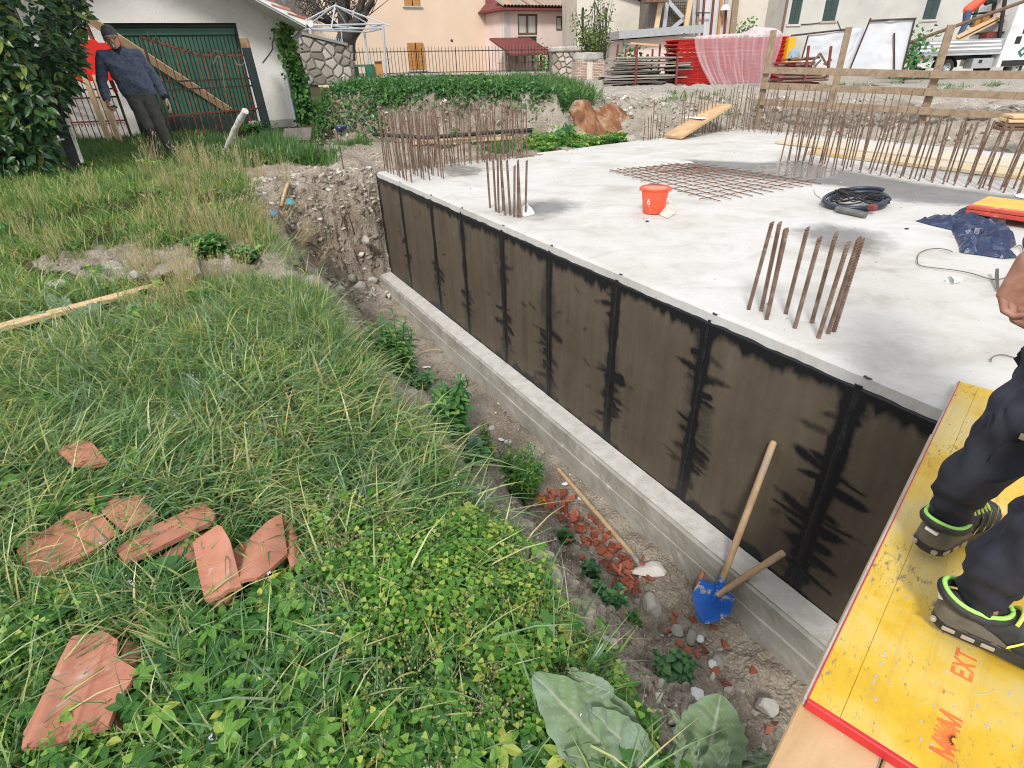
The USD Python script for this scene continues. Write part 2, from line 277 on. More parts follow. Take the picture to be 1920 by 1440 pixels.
# ------------------------------------------------------------------ the lie of the land
FOOT = A([[-14, 19.5], [-9, 17.5], [-5.2, 15.6], [-4.2, 14.6], [-3.6, 11.7], [-2.4, 10.9], [-1.3, 10.5], [1.0, 9.95], [1.5, 10.3], [2.7, 10.3], [4.6, 10.5], [5.7, 9.9], [6.9, 8.0], [8.6, 5.0], [10.5, 1.5], [13, -4]])
FH = A([.0, .02, .1, .62, .78, .76, .74, .66, .6, .5, .42, .36, .32, .3, .3, .3])
FW = A([1.2, .5, .4, .5, .5, .5, .5, .5, .8, 1.2, 1.1, 1.1, 1.2, 1.5, 1.5, 1.5])
def sstep(x, a, b): t = np.clip((x - a) / (b - a), 0, 1); return t * t * (3 - 2 * t)
def foot_sd(x, y):
    best = np.full(x.shape, 1e9); sg = np.ones(x.shape); h = np.zeros(x.shape); w = np.ones(x.shape)
    for i in range(len(FOOT) - 1):
        a, b = FOOT[i], FOOT[i + 1]; d = b - a; L = d @ d
        t = np.clip(((x - a[0]) * d[0] + (y - a[1]) * d[1]) / L, 0, 1)
        qx, qy = x - a[0] - t * d[0], y - a[1] - t * d[1]; r = np.hypot(qx, qy); k = r < best
        best = np.where(k, r, best); s = np.where(d[0] * qy - d[1] * qx > 0, 1., -1.); sg = np.where(k, s, sg)
        h = np.where(k, FH[i] * (1 - t) + FH[i + 1] * t, h); w = np.where(k, FW[i] * (1 - t) + FW[i + 1] * t, w)
    return best * sg, h, w
def height(x, y, fine=True):
    x, y = np.asarray(x, float), np.asarray(y, float)
    u = (x - C0[0]) * E1[0] + (y - C0[1]) * E1[1]; v = (x - C0[0]) * E2[0] + (y - C0[1]) * E2[1]
    p = np.stack([x, y, 0 * x], -1)
    n1 = fbm(p * 1.1, 3, 3) - .5; n2 = fbm(p * 4.5, 4, 9) - .5; n3 = fbm(p * 16., 3, 21) - .5
    vj = v + .22 * n2 + .1 * n3; uj = u + .22 * n2 + .12 * n3
    top = -.34 + .34 * sstep(u, -3.4, 2.6) + .10 * n1 + .05 * n2
    edge = -1.52 + .08 * sstep(u, -2, 1)
    slope = np.interp(vj - edge, [-.45, -.2, 0, .22, .55, .78, 1.2], [0, -.03, -.12, -.42, -.95, 0, 0])
    floor = -1.64 + .2 * sstep(u, -1.8, .1) + .05 * n2 + .03 * n3 + .02 * sstep(-vj, .3, .7)
    side = top + np.interp(vj - edge, [-.45, -.2, 0, .18], [0, -.02, -.10, -.34])
    bank = np.where(vj - edge < .18, side, np.nan)
    k = np.clip((vj - edge - .18) / .58, 0, 1)
    bank = np.where(vj - edge < .18, side, (top - .34) * (1 - k) + floor * k)
    bank = np.where(vj < edge + .76, bank, floor)
    yard = -.035 + .04 * n1 + .02 * n3
    face = np.interp(uj, [-.05, .12, .3, .55], [0, .68, .9, 1.])
    low = bank * (1 - face) + yard * face                       # the trench's end
    left = sstep(-v, 1.0, 1.7) * (1 - sstep(u, 2.5, 4.5))
    z = np.where(u > -.3, low * (1 - left) + np.maximum(bank, low) * left, bank)
    inside = (v > .12) & (u < .25)
    rightyard = -.06 + .03 * n3
    z = np.where(inside, np.where((u < -.25) & (v < 6.8), -.6, yard), z)
    z = np.where((v > 6.8) & (u < .25), rightyard, z)
    s, h, w = foot_sd(x, y)
    s = s + .25 * n2 + .1 * n3
    up = h * sstep(s, -.1, 1) if False else h * np.interp(s / w, [0, .15, .8, 1.15, 2.2], [0, .12, .84, .97, 1.])
    far = sstep(np.hypot(x, y), 14, 26)
    z = np.where(s > 0, np.maximum(z, -.1) * (1 - sstep(s, 0, 1)) + sstep(s, 0, 1) * (.0) + up * (1 - .22 * far * (x < 4)) - far * .28 * sstep(x, 3, 8) + (.05 * n2 + .03 * n3) * sstep(s, 0, .3) * (1 - .8 * far), z)
    return z
# fine rings near the lens, wide ones far away
th = np.radians(np.concatenate([np.linspace(-150, -62, 60)[:-1], np.linspace(-62, 56, 640), np.linspace(56, 150, 60)[1:]]))
rr = np.concatenate([np.linspace(.02, .4, 6)[:-1], np.geomspace(.4, 5.8, 270)[:-1], np.linspace(5.8, 9.3, 190)[:-1], np.linspace(9.3, 13.5, 120)[:-1], np.geomspace(13.5, 80, 70), np.geomspace(85, 700, 16)])
TT, RR = np.meshgrid(th, rr, indexing='ij'); gx, gy = RR * np.sin(TT), RR * np.cos(TT)
gz = height(gx, gy); gz = np.where(RR < .62, np.minimum(gz, -.3), gz)
gv = np.stack([gx, gy, gz], -1).reshape(-1, 3); gf = grid(len(th), len(rr))[:, ::-1]
_t = trimesh.Trimesh(gv, gf, process=False); _nn = np.asarray(_t.vertex_normals); _st = sstep(1 - _nn[:, 2], .12, .45) * (np.hypot(gv[:, 0], gv[:, 1]) < 20)
gv = gv + _nn * (_st * (.22 * sstep(np.hypot(gv[:, 0], gv[:, 1]), 2.5, 6) * (fbm(gv * 3.2, 4, 91) - .5) + .10 * (fbm(gv * 9, 4, 92) - .5) + .05 * (fbm(gv * 24, 3, 93) - .5)))[:, None]
gu, gvv = UV(gv); gs, _, _ = foot_sd(gv[:, 0], gv[:, 1])
moss = ((gvv < -1.35) & (gu < 4)) * 1. * np.clip((-gvv - 1.5) / .25, 0, 1)
moss = np.maximum(moss, (gv[:, 0] < -3.2) & (gv[:, 1] > 9.)); 
_patch = (np.hypot((gv[:, 0] + 2.9) / 1.3, (gv[:, 1] - 4.9) / .45) < 1) & (gvv < -1.3)
moss = np.where(_patch, .0, moss)
moss = np.maximum(moss, ((gs > .9) & (gv[:, 0] < 1.2) & (gv[:, 1] < 30)) * 1.)
pale = np.where((gu > .3) & (gvv > -1.2) & (gs < .1), 1., 0.); pale = np.where(_patch, 1., pale)
pale = np.where((gvv > 6.9) & (gs < 1.6), .75, pale); pale = np.where((gs > 1.2) & (gv[:, 0] > 1.5), .8, pale)
pale = np.where((gu < .05) & (gvv > -.95) & (gvv < .1), .92, pale)
pale = np.where((gs > 0.1) & (gs < 1.) & (gv[:, 0] < 1.4), .35, pale); pale = np.where((gs > 0.1) & (gs < 1.3) & (gv[:, 0] >= 1.4), .5, pale)
pale = pale * (1 - .85 * _st * (gvv < 3)); pale = np.where((gu < -1) & (gvv < -.9) & (gvv > -1.7), np.maximum(pale, .35), pale)
M['ground'] = usdkit.material(stage, '/World/Looks/ground', {
    'g': ('geometry', {}), 'a': ('attribute', {'attribute': 'moss'}), 'b': ('attribute', {'attribute': 'pale'}),
    'n': ('noise_texture', {'scale': 3.2, 'detail': 7, 'roughness': .68}), 'n2': ('noise_texture', {'scale': 42, 'detail': 4, 'roughness': .7}),
    'v': ('voronoi_texture', {'scale': 55}), 'vr': ('rgb_ramp', {'ramp': [(0, (.46, .425, .375)), (.35, (.36, .325, .28)), (.6, (.22, .195, .165))]}),
    'soil': ('rgb_ramp', {'ramp': [(.25, (.10, .072, .048)), (.40, (.185, .142, .10)), (.54, (.28, .232, .175)), (.70, (.40, .355, .295))]}),
    'grav': ('rgb_ramp', {'ramp': [(.3, (.30, .265, .22)), (.5, (.43, .395, .345)), (.7, (.55, .52, .47))]}),
    'grn': ('rgb_ramp', {'ramp': [(.3, (.03, .026, .013)), (.5, (.052, .046, .022)), (.7, (.085, .075, .038))]}),
    'm1': ('mix', {}), 'm2': ('mix', {}), 'm3': ('mix', {'mix_type': 'overlay', 'fac': .55}), 'mm': ('mix', {'fac': .28}),
    'bm': ('math', {'math_type': 'multiply_add', 'value2': .7}), 'bp': ('bump', {'strength': .6, 'distance': .02}),
    'p': ('principled_bsdf', {'roughness': .96, 'specular_ior_level': .2})},
    [('g.position', 'n.vector'), ('g.position', 'n2.vector'), ('g.position', 'v.vector'), ('n.fac', 'soil.fac'), ('n.fac', 'grav.fac'), ('n.fac', 'grn.fac'),
     ('v.distance', 'vr.fac'), ('soil.color', 'm1.color1'), ('grav.color', 'm1.color2'), ('b.fac', 'm1.fac'), ('m1.color', 'mm.color1'), ('vr.color', 'mm.color2'),
     ('mm.color', 'm2.color1'), ('grn.color', 'm2.color2'), ('a.fac', 'm2.fac'), ('m2.color', 'm3.color1'), ('n2.fac', 'm3.color2'), ('m3.color', 'p.base_color'),
     ('n2.fac', 'bm.value1'), ('v.distance', 'bm.value3'), ('bm.value', 'bp.height'), ('bp.normal', 'p.normal')], surface='p.BSDF')
k = usdkit.mesh(stage, free('/World/ground'), (gv, gf), M['ground'], True); tagp(k.GetPrim(), 'rough earth and gravel of the building plot with its trench', 'ground', kind='structure')
primvar(k, 'moss', moss); primvar(k, 'pale', pale)

# ------------------------------------------------------------------ the concrete foundation
F = Thing('concrete_foundation', 'large pale concrete slab on a dark tarred wall with a kerb-like footing', 'foundation', W(0, 0, -1.75))
ULEN, VLEN = -9.6, 6.85
su = -np.arange(0, 9.601, .04); sv = np.arange(0, VLEN + .001, .04); uu, vv = np.meshgrid(su, sv, indexing='ij')
sp = C0 + uu[..., None] * E1 + vv[..., None] * E2
sp[..., 2] = .010 * (fbm(sp * .9, 3, 4) - .5) + .005 * (fbm(sp * 7, 3, 5) - .5)
ed = np.minimum(vv, -uu); sp += np.where(vv < .001, .016 * (fbm(sp * 6, 4, 12) - .5) + .012 * np.clip(fbm(sp * 22, 2, 13) - .62, 0, 1), 0)[..., None] * E2; sp[..., 2] -= np.where(ed < .001, .007 + .008 * fbm(sp * 9, 3, 2), 0)
ns = len(su) * len(sv); nj = len(sv)
def skirt(idx, zb):
    a = sp.reshape(-1, 3)[idx]; mid = a.copy(); mid[:, 2] -= .012; mid -= 0
    b = a.copy(); b[:, 2] = zb; n = len(idx); v = np.vstack([a, b])
    i = np.arange(n - 1); return v, q2t(np.stack([i, i + 1, i + n + 1, i + n], 1))
top = (sp.reshape(-1, 3), grid(len(su), nj)[:, ::-1])
front = np.arange(len(su)) * nj; back = front + nj - 1; lft = np.arange(nj); rgt = (len(su) - 1) * nj + np.arange(nj)
skm = cat(skirt(front, -1.40), skirt(back[::-1], -1.4), skirt(lft[::-1], -1.4), skirt(rgt, -1.4))
slabm = cat(top, skm)
def pix_poly(pts): return np.array([UV(P(*q)) for q in pts])
def sdist(poly, u, v):              # signed distance, positive inside
    x, y = u.ravel(), v.ravel(); d = np.full(x.shape, 1e9); ins = np.zeros(x.shape, bool)
    for i in range(len(poly)):
        a, b = poly[i], poly[(i + 1) % len(poly)]; e = b - a; t = np.clip(((x - a[0]) * e[0] + (y - a[1]) * e[1]) / (e @ e), 0, 1)
        d = np.minimum(d, np.hypot(x - a[0] - t * e[0], y - a[1] - t * e[1]))
        c = ((a[1] > y) != (b[1] > y)); xx = a[0] + (y - a[1]) / np.where(abs(b[1] - a[1]) < 1e-9, 1e-9, b[1] - a[1]) * (b[0] - a[0]); ins ^= c & (x < xx)
    return np.where(ins, d, -d).reshape(u.shape)
wet = np.zeros(uu.shape); pud = np.zeros(uu.shape)
for poly, dep in [([(1290, 300), (1420, 306), (1500, 302), (1600, 324), (1720, 345), (1850, 362), (1930, 372), (1930, 398), (1830, 384), (1700, 378), (1610, 352), (1480, 338), (1380, 328), (1300, 318)], 1),
                  ([(800, 306), (860, 304), (925, 312), (915, 330), (870, 338), (812, 326)], .45), ([(920, 398), (970, 378), (1040, 372), (1090, 380), (1075, 396), (1010, 412)], .7),
                  ([(1490, 432), (1550, 420), (1640, 436), (1668, 460), (1620, 474), (1540, 466)], .85), ([(1800, 500), (1870, 510), (1925, 540), (1900, 590), (1830, 560)], .4),
                  ([(1220, 318), (1330, 312), (1420, 330), (1330, 345)], .45), ([(1540, 282), (1630, 284), (1760, 300), (1920, 330), (1920, 350), (1700, 318)], .55)]:
    s = sdist(pix_poly(poly), uu, vv); wet = np.maximum(wet, dep * np.clip(.5 + s / .5, 0, 1))
for poly in ([(1410, 312), (1480, 304), (1560, 312), (1590, 324), (1540, 334), (1460, 330)], [(812, 312), (860, 308), (905, 316), (895, 328), (850, 332)]):
    s = sdist(pix_poly(poly), uu, vv); pud = np.maximum(pud, np.clip(.5 + s / .25, 0, 1))
M['slab'] = usdkit.material(stage, '/World/Looks/slab', {
    'g': ('geometry', {}), 'w': ('attribute', {'attribute': 'wet'}), 'q': ('attribute', {'attribute': 'puddle'}),
    'n': ('noise_texture', {'scale': 1.1, 'detail': 6, 'roughness': .62}), 'n2': ('noise_texture', {'scale': 7, 'detail': 6, 'roughness': .7}),
    'mp': ('mapping', {'rotation': (0, 0, -.52), 'scale': (1.0, 1.5, 1)}), 'st': ('noise_texture', {'scale': 1.9, 'detail': 7, 'roughness': .7, 'distortion': .9}),
    'base': ('rgb_ramp', {'ramp': [(.28, (.33, .305, .27)), (.38, (.44, .42, .385)), (.47, (.51, .495, .47)), (.62, (.585, .58, .575))]}),
    'strk': ('rgb_ramp', {'ramp': [(.30, (.35, .325, .29)), (.43, (.46, .44, .405)), (.5, (.54, .525, .50)), (.7, (.59, .58, .57))]}), 'mb': ('mix', {'fac': .5}),
    'v': ('noise_texture', {'scale': 24, 'detail': 4, 'roughness': .7}), 'vm': ('math', {'math_type': 'greater_than', 'value2': .69}), 'n3': ('noise_texture', {'scale': 1.7, 'detail': 3}), 'n3m': ('math', {'math_type': 'greater_than', 'value2': .44}), 'vmm': ('math', {'math_type': 'multiply'}),
    'chip': ('mix', {'color2': (.25, .22, .185)}), 'wn': ('math', {'math_type': 'multiply_add', 'value2': .55}), 'wr': ('map_range', {'from_min': .52, 'from_max': .86, 'clamp': True}),
    'qn': ('math', {'math_type': 'multiply_add', 'value2': .5}), 'qr': ('map_range', {'from_min': .68, 'from_max': .78, 'clamp': True}),
    'wc': ('mix', {'mix_type': 'multiply', 'color2': (.34, .34, .35)}), 'wf': ('math', {'math_type': 'multiply', 'value2': .92}), 'rr': ('map_range', {'to_min': .93, 'to_max': .03}),
    'rs': ('map_range', {'to_min': .25, 'to_max': .5}), 'bpm': ('math', {'math_type': 'subtract', 'value1': 1.}), 'bps': ('math', {'math_type': 'multiply', 'value2': .45}),
    'bn': ('noise_texture', {'scale': 45, 'detail': 5, 'roughness': .7}), 'bp': ('bump', {'distance': .008}), 'p': ('principled_bsdf', {})},
    [('g.position', 'n.vector'), ('g.position', 'n2.vector'), ('g.position', 'mp.vector'), ('mp.vector', 'st.vector'), ('g.position', 'v.vector'), ('g.position', 'n3.vector'), ('g.position', 'bn.vector'),
     ('n.fac', 'base.fac'), ('st.fac', 'strk.fac'), ('base.color', 'mb.color1'), ('strk.color', 'mb.color2'), ('v.fac', 'vm.value1'), ('n3.fac', 'n3m.value1'), ('vm.value', 'vmm.value1'), ('n3m.value', 'vmm.value2'),
     ('vmm.value', 'chip.fac'), ('mb.color', 'chip.color1'), ('n2.fac', 'wn.value1'), ('w.fac', 'wn.value3'), ('wn.value', 'wr.value'), ('n2.fac', 'qn.value1'), ('q.fac', 'qn.value3'), ('qn.value', 'qr.value'),
     ('wr.result', 'wf.value1'), ('wf.value', 'wc.fac'), ('chip.color', 'wc.color1'), ('wc.color', 'p.base_color'), ('qr.result', 'rr.value'), ('rr.result', 'p.roughness'), ('qr.result', 'rs.value'), ('rs.result', 'p.specular_ior_level'),
     ('qr.result', 'bpm.value2'), ('bpm.value', 'bps.value1'), ('bps.value', 'bp.strength'), ('bn.fac', 'bp.height'), ('bp.normal', 'p.normal')], surface='p.BSDF')
pth = F.part('slab', slabm, M['slab'])
k = UsdGeom.Mesh.Get(stage, pth); nextra = len(slabm[0]) - ns
primvar(k, 'wet', np.concatenate([wet.ravel(), np.zeros(nextra)])); primvar(k, 'puddle', np.concatenate([pud.ravel(), np.zeros(nextra)]))
# tarred lining boards, one by one, with the brushed joints between them
SEAMS = [0.] + [float(UV(P(*q))[0]) for q in ((745, 340), (800, 365), (858, 389), (935, 421), (1025, 459), (1155, 512), (1325, 587), (1610, 706))]
SEAMS += [SEAMS[-1] - .85, SEAMS[-1] - 1.7, SEAMS[-1] - 2.6]
SW = [.05, .03, .032, .032, .032, .03, .032, .03, .036, .036, .036, .036]
STROKES = {1: [(.5, .8, 9)], 2: [(.52, .85, 14)], 3: [(.6, .92, 12)], 4: [(.22, .34, 4), (.55, .88, 18)], 5: [(.5, .88, 20)], 6: [(.08, .2, 4), (.5, .88, 26)], 7: [(.12, .4, 9), (.5, .8, 14)], 8: [(.12, .45, 12), (.55, .97, 26)], 9: [(.3, .9, 18)], 10: [(.3, .9, 18)]}
sr = np.random.default_rng(5); strokes = []
for i, l in STROKES.items():
    for a, b, n in l:
        for _ in range(n):
            side = sr.choice([-1, 1]); L = sr.uniform(.05, .25) * (1.1 if i > 4 else .9)
            strokes.append((SEAMS[i], -.06 - 1.27 * sr.uniform(a, b), side, L, sr.uniform(.010, .036), sr.uniform(-.30, .25), sr.uniform(.35, 1.)))
for _ in range(46):
    strokes.append((sr.uniform(-7.5, 0), -.06 - 1.27 * sr.uniform(.05, .97), sr.choice([-1, 1]), sr.uniform(.04, .14), sr.uniform(.01, .03), sr.uniform(-.7, .7), sr.uniform(.1, .4)))
M['coat'] = usdkit.material(stage, '/World/Looks/coat', {
    'g': ('geometry', {}), 'a': ('attribute', {'attribute': 'tar'}), 'n': ('noise_texture', {'scale': 2.4, 'detail': 6, 'roughness': .65}), 'n2': ('noise_texture', {'scale': 60, 'detail': 3}),
    'mpz': ('mapping', {'scale': (9, 9, .7)}), 'nz': ('noise_texture', {'scale': 1.4, 'detail': 5, 'roughness': .7}), 'sp': ('noise_texture', {'scale': 26, 'detail': 4, 'roughness': .7}), 'spm': ('map_range', {'from_min': .68, 'from_max': .76, 'to_max': .6, 'clamp': True}),
    'r': ('rgb_ramp', {'ramp': [(.28, (.064, .047, .030)), (.45, (.088, .068, .046)), (.6, (.108, .086, .060)), (.75, (.135, .110, .082))]}),
    'rz': ('rgb_ramp', {'ramp': [(.3, (.058, .043, .029)), (.6, (.103, .082, .057)), (.78, (.14, .117, .088))]}), 'mz': ('mix', {'fac': .42}), 'ms': ('mix', {'color2': (.20, .18, .155)}),
    'an': ('math', {'math_type': 'multiply_add', 'value2': .25}), 'am': ('map_range', {'from_min': .18, 'from_max': .66, 'clamp': True}), 'mt': ('mix', {'color2': (.009, .009, .011)}),
    'rr': ('map_range', {'to_min': .7, 'to_max': .42}), 'bp': ('bump', {'strength': .35, 'distance': .004}), 'p': ('principled_bsdf', {'specular_ior_level': .4})},
    [('g.position', 'n.vector'), ('g.position', 'n2.vector'), ('g.position', 'mpz.vector'), ('mpz.vector', 'nz.vector'), ('g.position', 'sp.vector'), ('n.fac', 'r.fac'), ('nz.fac', 'rz.fac'), ('r.color', 'mz.color1'), ('rz.color', 'mz.color2'),
     ('sp.fac', 'spm.value'), ('spm.result', 'ms.fac'), ('mz.color', 'ms.color1'), ('n2.fac', 'an.value1'), ('a.fac', 'an.value3'), ('an.value', 'am.value'), ('am.result', 'mt.fac'), ('ms.color', 'mt.color1'), ('mt.color', 'p.base_color'),
     ('am.result', 'rr.value'), ('rr.result', 'p.roughness'), ('n2.fac', 'bp.height'), ('bp.normal', 'p.normal')], surface='p.BSDF')
ZT, ZB = -.062, -1.332
def tarring(u, z):
    p = np.stack([u, z, 0 * u], -1); nA = fbm(p * [9, 14, 1], 4, 31) - .5; nB = fbm(p * [26, 3., 1], 3, 33) - .5; nC = fbm(p * [3, 3, 1], 3, 35) - .5
    d = ZT - z; t = np.clip(1.15 - (d + .10 * nB + .10 * nC) / .085, 0, 1) * .95
    t = np.maximum(t, .9 * np.clip(1 - (z - ZB + .16 * nA + .2 * nC) / .05, 0, 1))
    for i, s in enumerate(SEAMS):
        q = abs(u - s); wv = SW[i] * (1.0 + 1.5 * (fbm(np.stack([0 * z + i * 7, z * 5, 0 * z], -1), 3, 41) - .3))
        t = np.maximum(t, np.clip(1.2 - (q + .03 * nA - .35 * SW[i]) / (wv * .8 + .006), 0, 1))
        if i >= 3: t = np.maximum(t, .42 * np.clip(1 - (q + .16 * nA + .14 * nC) / (.09 + .06 * np.sin(z * 7 + i)), 0, 1))
    for s, z0, side, L, w, sl, op in strokes:
        x = (u - s) * side / L; m = (x > -.2) & (x < 1.1) & (abs(z - z0) < .2)
        if not m.any(): continue
        xx = x[m]; dz = z[m] - z0 - sl * L * xx + .012 * nA[m]; w_ = w * (1 - np.clip(xx, 0, 1) ** 2.2) * (.5 + .8 * np.clip(xx + .3, 0, 1))
        c = op * np.clip(1.25 - abs(dz) / np.maximum(w_ * 1.25, 1e-4) + .5 * nB[m], 0, 1) * np.clip((1.02 - xx + .8 * nB[m]) * 2.2, 0, 1); t[m] = np.maximum(t[m], c)
    return t
us = SEAMS + [ULEN + .02]
for i in range(len(us) - 1):
    a, b = us[i] - .004, us[i + 1] + .004
    if a - b < .1: continue
    nu, nz = max(8, int((a - b) / .012)), 106
    U_, Z_ = np.meshgrid(np.linspace(a, b, nu), np.linspace(ZT, ZB, nz), indexing='ij')
    Z_ = Z_ + np.where(np.arange(nz) == 0, .014, 0)[None] * (fbm(np.stack([U_ * 11, 0 * U_, 0 * U_], -1), 3, 50) - .4)
    t_ = tarring(U_, Z_); p_ = W(0, 0) + U_[..., None] * E1 + Z_[..., None] * UP
    off = .006 + .0035 * t_ + .004 * (fbm(p_ * 2.5, 3, 8) - .5); p_ = p_ - off[..., None] * E2
    pv = p_.reshape(-1, 3); rim = np.concatenate([np.arange(nu) * nz, (nu - 1) * nz + np.arange(nz), (np.arange(nu) * nz + nz - 1)[::-1], np.arange(nz)[::-1]])
    rv = pv[rim] + E2 * .02; n0 = len(pv); kk = np.arange(len(rim) - 1)
    fr = q2t(np.stack([rim[kk], n0 + kk, n0 + kk + 1, rim[kk + 1]], 1))
    m_ = (np.vstack([pv, rv]), np.vstack([grid(nu, nz), fr]))
    k = UsdGeom.Mesh.Get(stage, F.part('lining_panel', m_, M['coat'], smooth=True))
    primvar(k, 'tar', np.concatenate([t_.ravel(), t_.ravel()[rim]]))
for i, s in enumerate(SEAMS):       # the trowelled tar ridge over each joint
    z = np.linspace(ZT + .016, ZB, 90); w = SW[i] * .42 * (1 + .9 * (fbm(np.stack([z * 9, 0 * z + i, 0 * z], -1), 3, 60) - .5)); c = s + .014 * (fbm(np.stack([z * 4, 0 * z + i * 3, 0 * z], -1), 3, 61) - .5)
    rows = []
    for q, o in ((-1, .005), (-.55, .0085), (0, .0105), (.55, .0085), (1, .005)):
        rows.append(C0 + (c + q * w)[:, None] * E1 + z[:, None] * UP - (o + .006 * fbm(np.stack([z * 30, 0 * z + q, 0 * z + i], -1), 2, 62))[:, None] * E2)
    k = np.stack(rows, 1); F.part('tar_joint', (k.reshape(-1, 3), grid(90, 5)[:, ::-1]), M['tar'], smooth=True)
    b = rock(.009, 100 + i, (2.2, .8, .45), 2); bv = b[0][:, :1] * E1 + b[0][:, 1:2] * E2 + b[0][:, 2:] * UP; bv += .008 * (fbm(bv * 60 + i, 2, 3) - .5)[:, None]; F.part('tar_blob', (bv + W(s - .02, .002, -.006), b[1]), M['tar'], smooth=True)
# footing: two board marks high
cs = [(.02, -1.334), (-.183, -1.334), (-.197, -1.345), (-.200, -1.47), (-.196, -1.474), (-.196, -1.480), (-.203, -1.484), (-.203, -1.75), (.02, -1.75)]
un = np.arange(.06, ULEN, -.03); prof = A(cs)
dense = []
for a, b in zip(prof[:-1], prof[1:]):
    n = max(1, int(np.hypot(*(b - a)) / .03)); dense += [a + (b - a) * t for t in np.linspace(0, 1, n, endpoint=False)]
dense = np.array(dense + [prof[-1]])
fp = C0 + un[:, None, None] * E1 + dense[None, :, :1] * E2 + dense[None, :, 1:] * UP
wob = (fbm(fp * 3.1, 3, 70) - .5) * .012 + (fbm(fp * 22, 3, 71) - .5) * .009
isup = (dense[:, 1] > -1.34); fp = fp - wob[..., None] * np.where(isup[None, :, None], -UP * .9, E2)
rim2 = np.where((dense[:, 0] < -.17) & isup, 1., 0); fp[..., 2] -= rim2[None] * .018 * np.clip(fbm(fp * 14, 3, 72) - .35, 0, 1)
step = (np.floor((un + 20) / 1.37) % 2) * .004; fp = fp - step[:, None, None] * E2 * (dense[None, :, 1:] < -1.479)
endc = fp[0]; cap = (np.vstack([endc, endc.mean(0)[None]]), A([[len(endc), (i + 1) % len(endc), i] for i in range(len(endc))]))
mk('footing', [(.3, (.26, .245, .21)), (.5, (.35, .335, .295)), (.7, (.44, .425, .385))], 3.5, 6, .93, .5, 50, spots=((.56, .54, .50), 6, .6, .12), bdist=.006)
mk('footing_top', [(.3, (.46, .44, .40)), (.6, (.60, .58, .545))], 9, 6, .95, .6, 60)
F.part('footing', cat((fp.reshape(-1, 3), grid(len(un), len(dense))), cap), M['footing'])
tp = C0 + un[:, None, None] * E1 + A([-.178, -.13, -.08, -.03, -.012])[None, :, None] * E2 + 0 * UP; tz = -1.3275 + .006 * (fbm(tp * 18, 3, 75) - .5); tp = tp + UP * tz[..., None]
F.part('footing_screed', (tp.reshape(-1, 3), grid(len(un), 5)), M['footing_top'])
# starter bars
def rebar(p, h, r, ribbed, lean=None, seed=0):
    g = np.random.default_rng(seed + 1000); l = A([g.normal() * .03, g.normal() * .03, 1.]) if lean is None else A([*lean, 1.])
    if not ribbed:
        t = np.linspace(0, 1, 4); pts = np.asarray(p) + np.outer(t, l * h); pts[:, :2] += .006 * np.sin(t * 3 + seed)[:, None]; return tube(pts, r, 6)
    n = int(h / .0048); t = np.linspace(0, 1, n); pts = np.asarray(p) + np.outer(t, l * h); rad = r * (.94 + .30 * (np.arange(n) % 3 == 0)); m_ = tube(pts, rad, 9)
    v = m_[0].copy(); v[:, 2] += np.concatenate([np.tile(np.cos(np.arange(9) * 2 * np.pi / 9) * r * .9, n), [0, 0]]) * 1.0; return v, m_[1]
rb = 0
def addbar(p, h, r=.0075, ribbed=False, lean=None):
    global rb; rb += 1; q = A(p, float); q[2] = -.02; F.part('rebar', rebar(q, h + .02, r, ribbed, lean, rb), M['rust'], smooth=50 if ribbed else True)
for q, t in [((1403, 580), (1447, 418)), ((1427, 583), (1462, 418)), ((1440, 590), (1473, 430)), ((1437, 599), (1475, 432)), ((1473, 588), (1514, 428)), ((1490, 615), (1537, 446)), ((1522, 605), (1568, 437)), ((1534, 634), (1590, 456)), ((1552, 626), (1611, 446)), ((1563, 622), (1617, 449))]:
    b = P(*q); r_ = ray(*t); dh = np.hypot(*b[:2]); h = CAMZ + r_[2] / np.hypot(r_[0], r_[1]) * dh; tip = CAM + r_ / np.hypot(r_[0], r_[1]) * dh
    addbar(b, h, .0095, True, (tip - b)[:2] / h)
for q, h in [((919, 390), .47), ((930, 397), .49), ((935, 399), .47), ((944, 395), .48), ((947, 404), .46), ((957, 404), .46), ((964, 407), .43), ((971, 408), .47), ((976, 408), .45), ((985, 405), .46)]:
    addbar(P(*q), h, .0095, True)
g1 = np.random.default_rng(11)
for i in range(13): addbar(W(-.02 - .082 * i, .10 + g1.normal() * .012), .70 + g1.normal() * .03)
for i in range(12): addbar(W(-.06 - .085 * i, .30 + g1.normal() * .015), .69 + g1.normal() * .04)
for i in range(19): addbar(W(-.10 + g1.normal() * .012, .38 + .094 * i), .69 + g1.normal() * .04)
for i in range(17): addbar(W(-.30 + g1.normal() * .015, .42 + .1 * i), .66 + g1.normal() * .06)
for i in range(46): addbar(W(-2.72 - .103 * i - g1.uniform(0, .03), 4.30 + g1.normal() * .012), .57 + g1.normal() * .03, .0085)
for i in range(46): addbar(W(-2.78 - .1 * i - g1.uniform(0, .04), 4.52 + g1.normal() * .014), .56 + g1.normal() * .04, .0085)
for i in range(11): addbar(W(-.12 - .09 * i, .48 + g1.normal() * .015), .66 + g1.normal() * .04)
for i in range(18): addbar(W(-.2 + g1.normal() * .02, .44 + .1 * i), .68 + g1.normal() * .05)
for i in range(30): addbar(W(-2.75 - .152 * i - g1.uniform(0, .03), 4.40 + g1.normal() * .02), .57 + g1.normal() * .04, .0075)
for i in range(7): addbar(W(-.12 + g1.normal() * .02, 4.42 + .07 * i), [.3, .34, .36, .6, .38, .38, .33][i])
for i in range(20): addbar(W(-.14 + g1.normal() * .02, 5.2 + .082 * i), .66 + g1.normal() * .03)
for i in range(24): addbar(W(-.3 - .11 * i, 6.72 + g1.normal() * .02), .66 + g1.normal() * .03)
for i in range(14): addbar(W(-.35 - .12 * i, 6.5 + g1.normal() * .02), .62 + g1.normal() * .04)
